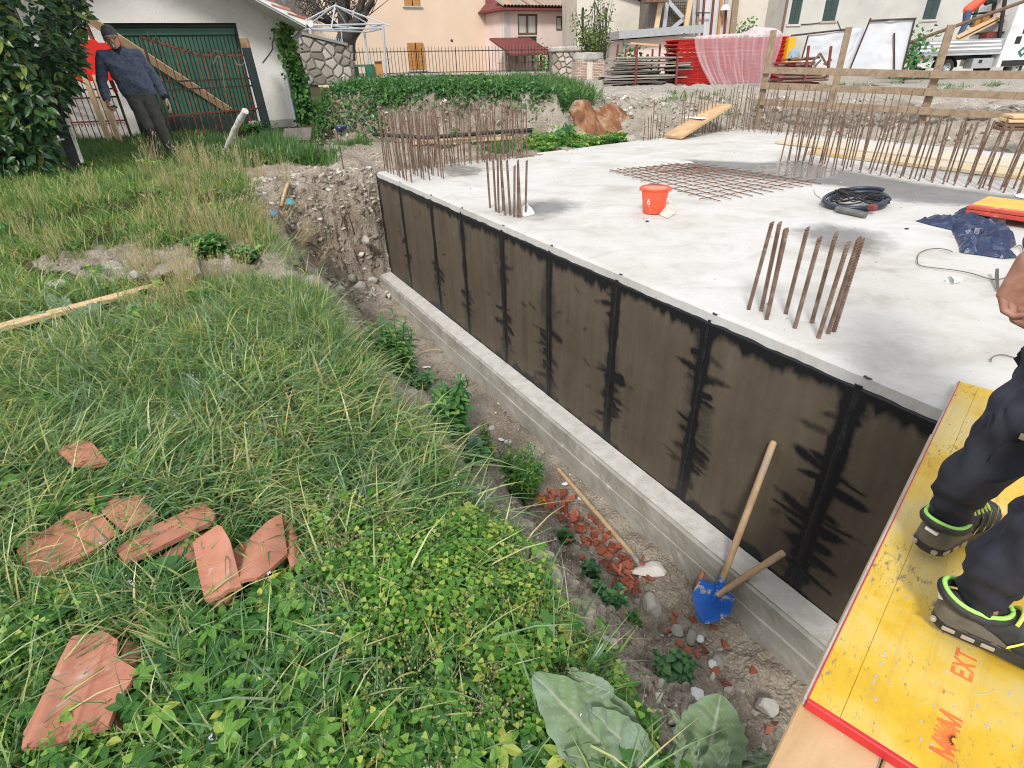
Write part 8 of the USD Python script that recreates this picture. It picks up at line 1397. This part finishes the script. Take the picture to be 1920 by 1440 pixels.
# --- loose stones
def chip(sd):
    g = np.random.default_rng(sd); p = g.normal(size=(11, 3)); p /= np.linalg.norm(p, axis=1, keepdims=True); me = m3.Manifold.hull_points(p * g.uniform(.75, 1.05, (11, 1)) * A([.5, g.uniform(.28, .42), g.uniform(.18, .32)])).to_mesh(); return np.array(me.vert_properties[:, :3], float), np.array(me.tri_verts)
RK = [chip(900 + i) for i in range(10)]; mk('pebble', [(.0, (.22, .185, .145)), (.35, (.36, .32, .27)), (.7, (.47, .435, .385)), (1, (.58, .55, .50))], 14, 4, .95, .4, 60, src='object')
def rubble(name, sets, label):
    pos, sc, gs = [], [], np.random.default_rng(55)
    for i, (n, reg, keep, lo, hi) in enumerate(sets):
        x, y, z, g = sow(n, reg, keep, 200 + i); s = lo * (hi / lo) ** (g.uniform(size=len(x)) ** 2.0); pos.append(np.stack([x, y, z + s * .06], -1)); sc.append(s)
    pos, sc = np.vstack(pos), np.concatenate(sc); n = len(sc); az = gs.uniform(0, 6.28, n); tl = gs.normal(size=(n, 2)) * .35; nn = np.column_stack([tl, np.ones(n)]); nn /= np.linalg.norm(nn, axis=1, keepdims=True); a = np.column_stack([np.cos(az), np.sin(az), 0 * az]); a -= nn * (a * nn).sum(1, keepdims=True); a /= np.linalg.norm(a, axis=1, keepdims=True)
    scatter(name, [(r_, M['pebble'], False) for r_ in RK], pos, np.stack([a, np.cross(nn, a), nn], 1), sc, gs.integers(0, 10, n), label, 'rubble')
rubble('rubble', [
    (5200, (-2.4, 1.2, .8, 8.2), lambda x, y, u, v, g: (v > -.95) & (v < -.22) & (u < .2) & (nz_(x, y, 2.5, 61) > .38), .008, .045),
    (1300, (-.6, 1.2, .8, 3.4), lambda x, y, u, v, g: (v > -1.0) & (v < -.42) & (u < -4.5) & (nz_(x, y, 3., 63) > .42), .014, .075),
    (2600, (-3.6, 1.2, .8, 8.2), lambda x, y, u, v, g: (v > -1.6) & (v < -.85) & (u < .4) & (g.uniform(size=len(x)) < .6), .012, .06),
    (5200, (-3.6, -1., 6.6, 8.8), lambda x, y, u, v, g: (u > -.5) & (u < .75) & (v < .12) & (v > -1.6), .015, .13),
    (7000, (-3.8, 2.2, 7.6, 11.2), lambda x, y, u, v, g: (u > .1) & (v > -1.1) & (foot_sd(x, y)[0] < .2), .01, .06),
    (7500, (-3.8, 6.6, 9.4, 13.), lambda x, y, u, v, g: (foot_sd(x, y)[0] > -.15) & (foot_sd(x, y)[0] < 1.7), .02, .15),
    (3200, (3.6, 9., 3.5, 12.), lambda x, y, u, v, g: (v > 6.9) & (foot_sd(x, y)[0] < 1.6), .02, .14),
    (900, (3., 13., 6., 20.), lambda x, y, u, v, g: (foot_sd(x, y)[0] > 1.5), .03, .12),
    (1500, (-.9, 1., .7, 2.2), lambda x, y, u, v, g: (v > -1.72) & (v < -1.25) & (nz_(x, y, 2.2, 97) > .42), .012, .06),
    (900, (-4.3, -1.5, 4.3, 5.5), lambda x, y, u, v, g: bankmask(x, y, u, v) & (PATCH(x, y) < 1.15), .01, .05)], 'loose pale stones and gravel strewn over the earth, trench and slopes')
# chips pressed into the steep faces, drawn over the real surface of the ground
_f = gf[(np.hypot(gv[gf[:, 0], 0], gv[gf[:, 0], 1]) < 14)]; _a, _b, _c = gv[_f[:, 0]], gv[_f[:, 1]], gv[_f[:, 2]]; _k = np.cross(_b - _a, _c - _a); _ar = np.linalg.norm(_k, axis=1) / 2; _n2 = _k / np.maximum(2 * _ar[:, None], 1e-12); _m = (_a + _b + _c) / 3; _u, _v = UV(_m)
_w = _ar * (abs(_n2[:, 2]) < .80) * (((_v > -1.75) & (_v < -.7) & (_u < .2) & (_u > -7.5)) * .55 + ((_u > -.6) & (_u < .9) & (_v < .1) & (_v > -2.)) * 1.6 + ((foot_sd(_m[:, 0], _m[:, 1])[0] > -.4) & (foot_sd(_m[:, 0], _m[:, 1])[0] < 1.6) & (_m[:, 0] > -3.6)) * .8)
gs_ = np.random.default_rng(58); nn_ = 7500; i_ = gs_.choice(len(_f), nn_, p=_w / _w.sum()); r1, r2 = np.sqrt(gs_.uniform(size=nn_)), gs_.uniform(size=nn_); pp = _a[i_] * (1 - r1)[:, None] + _b[i_] * (r1 * (1 - r2))[:, None] + _c[i_] * (r1 * r2)[:, None]
nr = _n2[i_] * np.sign(_n2[i_][:, 2:]) + gs_.normal(size=(nn_, 3)) * .3; nr /= np.linalg.norm(nr, axis=1, keepdims=True); ax_ = np.cross(nr, gs_.normal(size=(nn_, 3))); ax_ /= np.linalg.norm(ax_, axis=1, keepdims=True); dd_ = np.hypot(pp[:, 0], pp[:, 1]); sc_ = np.clip(.012 * (9 ** (gs_.uniform(size=nn_) ** 2.2)) * np.where(dd_ < 4, .6, 1.15), .008, .16)
mk('pebble_brown', [(.0, (.12, .09, .062)), (.45, (.22, .175, .13)), (.75, (.33, .285, .23)), (1, (.48, .44, .385))], 14, 4, .95, .4, 60, src='object')
scatter('embedded_stones', [(r_, M['pebble_brown'], False) for r_ in RK], pp + nr * (sc_ * .04)[:, None], np.stack([ax_, np.cross(nr, ax_), nr], 1), sc_, gs_.integers(0, 10, nn_), 'stones sticking out of the cut earth faces', 'rubble')
g = np.random.default_rng(59); n = 900; u_, v_ = -8.5 * g.uniform(size=n) ** .9, 6.7 * g.uniform(size=n); gp_ = C0 + np.outer(u_, E1) + np.outer(v_, E2); k = fbm(gp_ * 1.4, 3, 61) > .47; gp_ = gp_[k]; n = len(gp_); az = g.uniform(0, 6.28, n)
scatter('grit', [(r_, M['pebble'], False) for r_ in RK[:6]], gp_ + UP * .003, np.stack([np.column_stack([np.cos(az), np.sin(az), 0 * az]), np.column_stack([-np.sin(az), np.cos(az), 0 * az]), np.tile(UP, (n, 1))], 1), .005 + .022 * g.uniform(size=n) ** 3, g.integers(0, 6, n), 'fine grit and mortar crumbs scattered on the slab', 'grit')
# --- leafy things
def leafy(T, pts, g, L, w, m_, name='foliage', up=.5, n=6, kind='stuff', droop=.35, out=None):
    ms = []
    for p in pts:
        a = g.uniform(0, 6.28); d = A([math.cos(a), math.sin(a), g.normal() * .4]) if out is None else nrm(out(p) + g.normal(size=3) * .55); nn = nrm(UP * up + g.normal(size=3) * .45 + (0 if out is None else out(p) * .4)); d = nrm(d - nn * (d @ nn)); l = g.uniform(*L); ms.append(leaflet(p, d, nn, l, l * w * g.uniform(.8, 1.2), n, droop * g.uniform(.2, 1)))
    T.part(name, cat(*ms), M[m_], kind=kind)
def bushy(px, py, h, r_, ns, nl, L, m_, label, seed, w=.16, z=None, lean=(0, 0)):
    g = np.random.default_rng(seed); b = G(px, py) if z is None else P(px, py, z); T = Thing('weed_plant', label, 'weed', b); st, ms = [], []
    for i in range(ns):
        a = g.uniform(0, 6.28); k = r_ * math.sqrt(g.uniform()); e = b + A([math.cos(a) * k + lean[0], math.sin(a) * k + lean[1], h * g.uniform(.6, 1.05) * (1 - .35 * k / r_)]); q = spline([b - UP * .03 + g.normal(size=3) * .015, b * .45 + e * .55 + g.normal(size=3) * .02, e], 9); st.append(tube(q, np.linspace(.004, .0018, 9), 5, False))
        for j in range(nl):
            t = .15 + .85 * (j + .5) / nl; p = q[min(8, int(t * 8))] * (1 - (t * 8) % 1) + q[min(8, int(t * 8) + 1)] * ((t * 8) % 1); a = j * 2.4 + g.normal() * .3; d = nrm(A([math.cos(a), math.sin(a), .35 + .8 * (t > .85)])); s_ = (1.15 - .65 * t) * g.uniform(.8, 1.2); ms.append(leaflet(p, d, nrm(UP - d * .3), L * s_, L * s_ * w, 6, .35))
    T.part('stem', cat(*st), M['weed_leaf']); T.part('foliage', cat(*ms), M[m_], kind='stuff')
bushy(748, 702, .50, .20, 34, 24, .085, 'weed_leaf', 'bright green bushy weed farthest along the bank edge', 1); bushy(775, 735, .20, .20, 24, 14, .06, 'weed_dark', 'dark green low weed below the farthest bushy weed', 2, .4); bushy(832, 762, .12, .22, 24, 12, .05, 'weed_dark', 'dark creeping weed on the bank foot in the middle', 15, .45); bushy(850, 822, .46, .16, 24, 20, .09, 'weed_leaf', 'green weed in the middle of the bank edge', 3, .22)
bushy(912, 870, .42, .05, 7, 22, .07, 'grass_short', 'tall thin yellowish weed on the bank edge', 4, .16); bushy(978, 928, .50, .20, 44, 26, .075, 'weed_leaf', 'largest bushy green weed at the bank foot near the tile shards', 5, .17); bushy(880, 868, .16, .10, 10, 9, .08, 'weed_dark', 'dark broad leaved weed left of the tall yellowish weed', 6, .4); bushy(1060, 1012, .12, .06, 6, 8, .055, 'weed_dark', 'small dark weed among the tile shards, upper one', 7, .4); bushy(1112, 1085, .13, .06, 7, 8, .055, 'weed_dark', 'small dark weed among the tile shards, lower one', 8, .4); bushy(1135, 1125, .10, .10, 12, 9, .05, 'weed_dark', 'dark creeping weed left of the long pale stone', 9, .4); bushy(1180, 1172, .13, .05, 6, 9, .05, 'weed_leaf', 'small green nettle below the long pale stone', 10, .35); bushy(1265, 1275, .10, .12, 16, 10, .05, 'weed_dark', 'dark creeping weed beside the big pale leaves', 11, .4)
bushy(395, 478, .20, .22, 30, 12, .11, 'weed_leaf', 'patch of broad green leaves above the gravel patch', 12, .36); bushy(460, 490, .16, .16, 18, 10, .09, 'weed_leaf', 'smaller patch of broad green leaves near the bank edge', 13, .36); bushy(478, 250, .30, .55, 40, 12, .10, 'ivy', 'green weeds around the foot of the dark green post', 14, .35)
# laurel hedge
def hedge_pts(n, seed, lo=(-8.9, 6.75, .0), hi=(-5.4, 9.4, 3.6)):
    g = np.random.default_rng(seed); p = g.uniform(lo, hi, (n * 5, 3)); lump = fbm(p * 1.1, 3, 5) - .5
    zq = A([D(a, b, 8.)[[0, 2]] for a, b in ((110, 330), (84, 260), (100, 200), (146, 130), (160, 60), (165, 10), (170, -60))]); xr = np.interp(p[:, 2], zq[:, 1], zq[:, 0] / 8.) * p[:, 1] + .45 * lump; yf = np.interp(p[:, 2], [0, .5, 1.2, 4], [7.75, 7.45, 7.3, 7.2]) + .5 * lump; d = np.minimum(xr - p[:, 0], p[:, 1] - yf); k = (d > 0) & (d < .62); return p[k][:n], d[k][:n], g
T = Thing('laurel_hedge', 'tall dense dark green laurel hedge at the left edge of the picture', 'hedge', [-8.2, 8.2, 0])
hp, hd_, g = hedge_pts(15000, 3); outd = nrm(A([.55, -.8, .1]))
ms = []
def laurel(p, g, s=1.):
    d = nrm(outd * .45 + g.normal(size=3) * .5 + A([.35, -.1, -.10])); nn = nrm(UP * .65 + outd * .55 + g.normal(size=3) * .35); d = nrm(d - nn * (d @ nn)); l = g.uniform(.10, .17) * s; return leaflet(p, d, nn, l, l * g.uniform(.17, .23), 5, .2)
dist = np.linalg.norm(hp - CAM, axis=1); c_ = (hp - CAM) @ ROT; onp_ = (c_[:, 0] / c_[:, 2] * FPX + 960 > -60); order = np.argsort(dist + hd_ * 6 + 50 * ~onp_); first = set(order[:290].tolist())
for i in order[:290]: T.part('leaf', laurel(hp[i], g, 1.15), M['laurel'])
for i in range(len(hp)):
    if i not in first: ms.append(laurel(hp[i], g))
T.part('foliage', cat(*ms), M['laurel'], kind='stuff'); hs = []
for i in range(16): b = A([g.uniform(-9.5, -6.9), g.uniform(8.0, 9.2), 0]); hs.append(tube(spline([b, b + A([g.normal() * .2, -.1, 1.2]), b + A([.3 + g.normal() * .3, -.3, 2.6])], 10), np.linspace(.05, .015, 10), 6))
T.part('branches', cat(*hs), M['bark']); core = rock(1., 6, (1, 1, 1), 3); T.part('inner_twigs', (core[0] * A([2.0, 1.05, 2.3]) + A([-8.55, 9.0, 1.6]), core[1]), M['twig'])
# ivy bank on the pit edge: leaf clumps over a real hump of ground
IV = [cat(*[leaflet(g.normal(size=3) * A([.10, .10, .05]), g.normal(size=3) * [1, 1, .4], nrm(UP + g.normal(size=3) * .5), g.uniform(.04, .07), g.uniform(.014, .024), 5, .3) for _ in range(18)]) for _ in range(5)]
pos, sc = [], []; g = np.random.default_rng(66)
x, y, z, _ = sow(7000, (-6, 1.7, 9.6, 16), lambda x, y, u, v, g: (lambda s: (s[0] > -.25) & (s[0] < 1.9) & (x > -4.6) & (x < 1.25))(foot_sd(x, y)), 71); s_, h_, _w = foot_sd(x, y)
zrel = z / np.maximum(h_, .05); k = (zrel > np.where(x < -2.2, .12, .74 + .5 * (nz_(x, y, 1.1, 73) - .5))) & ((x > -4.2) | (y < 13)); x, y, z = x[k], y[k], z[k]; n = len(x); hump = .20 * nz_(x, y, 1.3, 74)
pos = np.stack([x, y, z + g.uniform(0, 1, n) * (.03 + .7 * hump * (1 - sstep(x, -.5, 1.2) * .6))], -1); az = g.uniform(0, 6.28, n)
scatter('creeper_bank', [(m, M['ivy'], False) for m in IV], pos, slope_rot(x, y, az, follow=.6), g.uniform(.8, 1.5, n), g.integers(0, 5, n), 'dense green creeping weeds over the top edge of the pit', 'creeper')
# ivy on the garage corner
T = Thing('ivy', 'green ivy climbing down the right corner of the garage', 'ivy', fG.pt(qr, .2, .1)); g = np.random.default_rng(88); pts = []; pts2 = []
for _ in range(1500):
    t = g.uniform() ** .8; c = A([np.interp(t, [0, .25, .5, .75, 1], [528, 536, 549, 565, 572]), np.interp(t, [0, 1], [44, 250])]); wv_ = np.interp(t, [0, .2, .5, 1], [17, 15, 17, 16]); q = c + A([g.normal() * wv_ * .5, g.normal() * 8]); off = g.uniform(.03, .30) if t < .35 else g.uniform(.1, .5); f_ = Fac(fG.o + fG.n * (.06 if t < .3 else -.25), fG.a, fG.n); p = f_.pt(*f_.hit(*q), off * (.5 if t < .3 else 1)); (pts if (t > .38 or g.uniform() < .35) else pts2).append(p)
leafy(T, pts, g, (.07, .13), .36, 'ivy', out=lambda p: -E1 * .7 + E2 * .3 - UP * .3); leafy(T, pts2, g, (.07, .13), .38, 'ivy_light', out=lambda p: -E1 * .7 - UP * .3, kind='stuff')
for i in range(7): f_ = Fac(fG.o - fG.n * .15, fG.a, fG.n); T.part('stem', tube(spline([f_.pt(*f_.hit(574 + i * 2, 255 - i * 4), .1), f_.pt(*f_.hit(560 + 3 * math.sin(i * 2), 160), .15), f_.pt(*f_.hit(540 + 5 * math.sin(i), 70), .12)], 12), .012, 5), M['twig'])
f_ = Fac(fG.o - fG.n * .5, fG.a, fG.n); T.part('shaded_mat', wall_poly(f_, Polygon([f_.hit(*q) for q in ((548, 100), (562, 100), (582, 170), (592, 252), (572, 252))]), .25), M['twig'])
# shrub by the brick pillar
T = Thing('shrub', 'loose olive green shrub rising behind the brick pillar and iron gate', 'shrub', D(1118, 118, 23)); g = np.random.default_rng(91); st, pts = [], []
for i in range(44):
    x0 = g.normal() * 13 + 1116; top = g.uniform(-22, 60) if x0 > 1118 else g.uniform(12, 70); b, e = D(1116 + (x0 - 1116) * .5, 118, 23 + g.normal() * .3), D(x0 + (x0 - 1116) * .5 + g.normal() * 5, top, 23 + g.normal() * .7); q = spline([b, b * .5 + e * .5 + g.normal(size=3) * .08, e], 12); st.append(tube(q, np.linspace(.018, .006, 12), 4, False))
    for k in range(46): t = g.uniform(.12, 1) * 11; p = q[int(t)] + g.normal(size=3) * .10; pts.append(p)
T.part('branches', cat(*st), M['bark'], kind='stuff'); leafy(T, pts, g, (.07, .13), .26, 'shrub_leaf')
for (x, y, yd, r_, n, l, m_) in ((1280, 118, 20, .45, 160, 'green shrub behind the right end of the grey board heap', 'ivy'), (1187, 112, 21, .5, 160, 'green shrub behind the left end of the grey board heap', 'ivy'), (1018, 118, 30.5, .7, 160, 'green shrub behind the iron fence beside the stone pier', 'ivy'), (1398, 62, 27, .45, 140, 'small dark shrub in front of the propped house', 'weed_dark'), (1706, 112, 21.5, .75, 260, 'dark green bush between the white screen and the truck', 'weed_dark'), (1715, 80, 21.8, .5, 80, 'thin leafy shoots beside the truck tail', 'weed_dark')):
    c = D(x, y, yd); T = Thing('shrub', l, 'shrub', c); g = np.random.default_rng(x); pts = [c + g.normal(size=3) * r_ * A([.45, .45, .5]) for _ in range(n)]; leafy(T, pts, g, (.1, .18), .3, m_); T.part('stem', tube([c - UP * (r_ + .2), c], .03, 5), M['twig'])
# mullein rosettes with their big felted leaves
def bigleaf(T, base, tip, wid, n0, wave=.012, fold=.15, curl=.0, side=0., seed=1, sharp=.75):
    d = tip - base; L = np.linalg.norm(d); d = d / L; n0 = nrm(n0 - d * (n0 @ d)); s = np.cross(n0, d); ni, nj = 44, 25; V_, vein = [], []
    for i in range(ni):
        t = i / (ni - 1); w = wid * (math.sin(np.pi * min(1, .06 + .94 * t) ** sharp) ** .72 + .04) * (1 + .04 * math.sin(t * 40 + seed))
        for j in range(nj):
            q = -1 + 2 * j / (nj - 1); rip = wave * abs(q) ** 2 * math.sin(t * 21 + 3 * q + seed) + .5 * wave * abs(q) * math.sin(t * 43 + seed * 2); x = q * w; up = fold * abs(q) * w + rip - curl * L * t * t + .007 * math.sin(t * 26 - abs(q) * 5) * (1 - abs(q)); roll = side * max(0, q * np.sign(side) - .2) ** 2 if side else 0
            V_.append(base + d * L * t + s * (x - np.sign(side) * abs(roll) * w * .8) + n0 * (up + abs(roll) * w * 1.1)); k = (t * 11 - abs(q) * 1.6) % 1; vein.append(max(np.clip(1 - abs(q) / .05, 0, 1), .55 * np.clip(1 - abs(k - .5) / .09, 0, 1) * (1 - .5 * abs(q))))
    k = UsdGeom.Mesh.Get(stage, T.part('leaf', (np.array(V_), grid(ni, nj)), M['mullein'], smooth=True)); primvar(k, 'vein', vein)
look = lambda p: nrm(CAM - p)
c = P(1215, 1455, -.36); T = Thing('mullein_plant', 'large felted grey green leaf rosette at the bottom of the picture', 'plant', c); lk = nrm(look(c) + UP * .6)
bigleaf(T, P(1185, 1455, -.24), P(1000, 1262, -.13), .085, lk, .005, .10, .03, 0, 1, .7); bigleaf(T, P(1215, 1445, -.28), P(1075, 1250, -.13), .056, nrm(lk + A([.4, .1, 0])), .006, .22, .06, 0, 2, .8); bigleaf(T, P(1222, 1450, -.27), P(1108, 1328, -.14), .052, nrm(lk + A([.3, -.2, 0])), .006, .25, .02, 0, 3, .8); bigleaf(T, P(1200, 1460, -.3), P(1060, 1410, -.17), .045, lk, .008, .2, .04, 0, 4); bigleaf(T, P(1150, 1300, -.135), P(1062, 1262, -.145), .022, nrm(lk - A([.4, .2, 0])), .006, .5, .1, 0, 9)
c = P(1318, 1470, -.36); T = Thing('mullein_plant', 'felted leaf rosette with upright leaves beside the wooden planks', 'plant', c); lk = nrm(look(c) + UP * .4)
bigleaf(T, P(1322, 1450, -.28), P(1352, 1300, -.22), .076, nrm(lk + A([.1, .2, .2])), .005, .10, .04, 0, 5, .9); bigleaf(T, P(1268, 1470, -.30), P(1268, 1335, -.13), .024, nrm(lk + A([1., 0, 0])), .008, .6, .02, 0, 6, .8); bigleaf(T, P(1310, 1470, -.30), P(1302, 1385, -.16), .024, nrm(lk - A([.9, 0, 0])), .008, .6, .05, 0, 7, .8); bigleaf(T, P(1335, 1480, -.30), P(1362, 1388, -.17), .034, nrm(lk + A([-.5, 0, 0])), .008, .5, .03, 0, 8, .8)
c = P(1440, 1470, -.36); T = Thing('mullein_plant', 'bluish felted leaves half under the wooden plank edge', 'plant', c); bigleaf(T, P(1425, 1470, -.30), P(1425, 1400, -.24), .04, nrm(look(c) + UP), .010, .2, .03, 0, 10); bigleaf(T, P(1470, 1480, -.30), P(1452, 1412, -.25), .03, nrm(look(c) + UP), .010, .2, .03, 0, 11)
c = G(130, 612); T = Thing('mullein_plant', 'small bluish felted leaf rosette growing at the plank in the grass', 'plant', c); lk = nrm(look(c) + UP)
for i, (a, b) in enumerate((((120, 608), (105, 578)), ((130, 608), (135, 585)), ((150, 612), (205, 598)), ((120, 615), (70, 622)), ((140, 615), (180, 612)))): bigleaf(T, G(*a) + UP * .05, G(*b) + UP * .14, .045, lk, .008, .25, .05, 0, 20 + i)
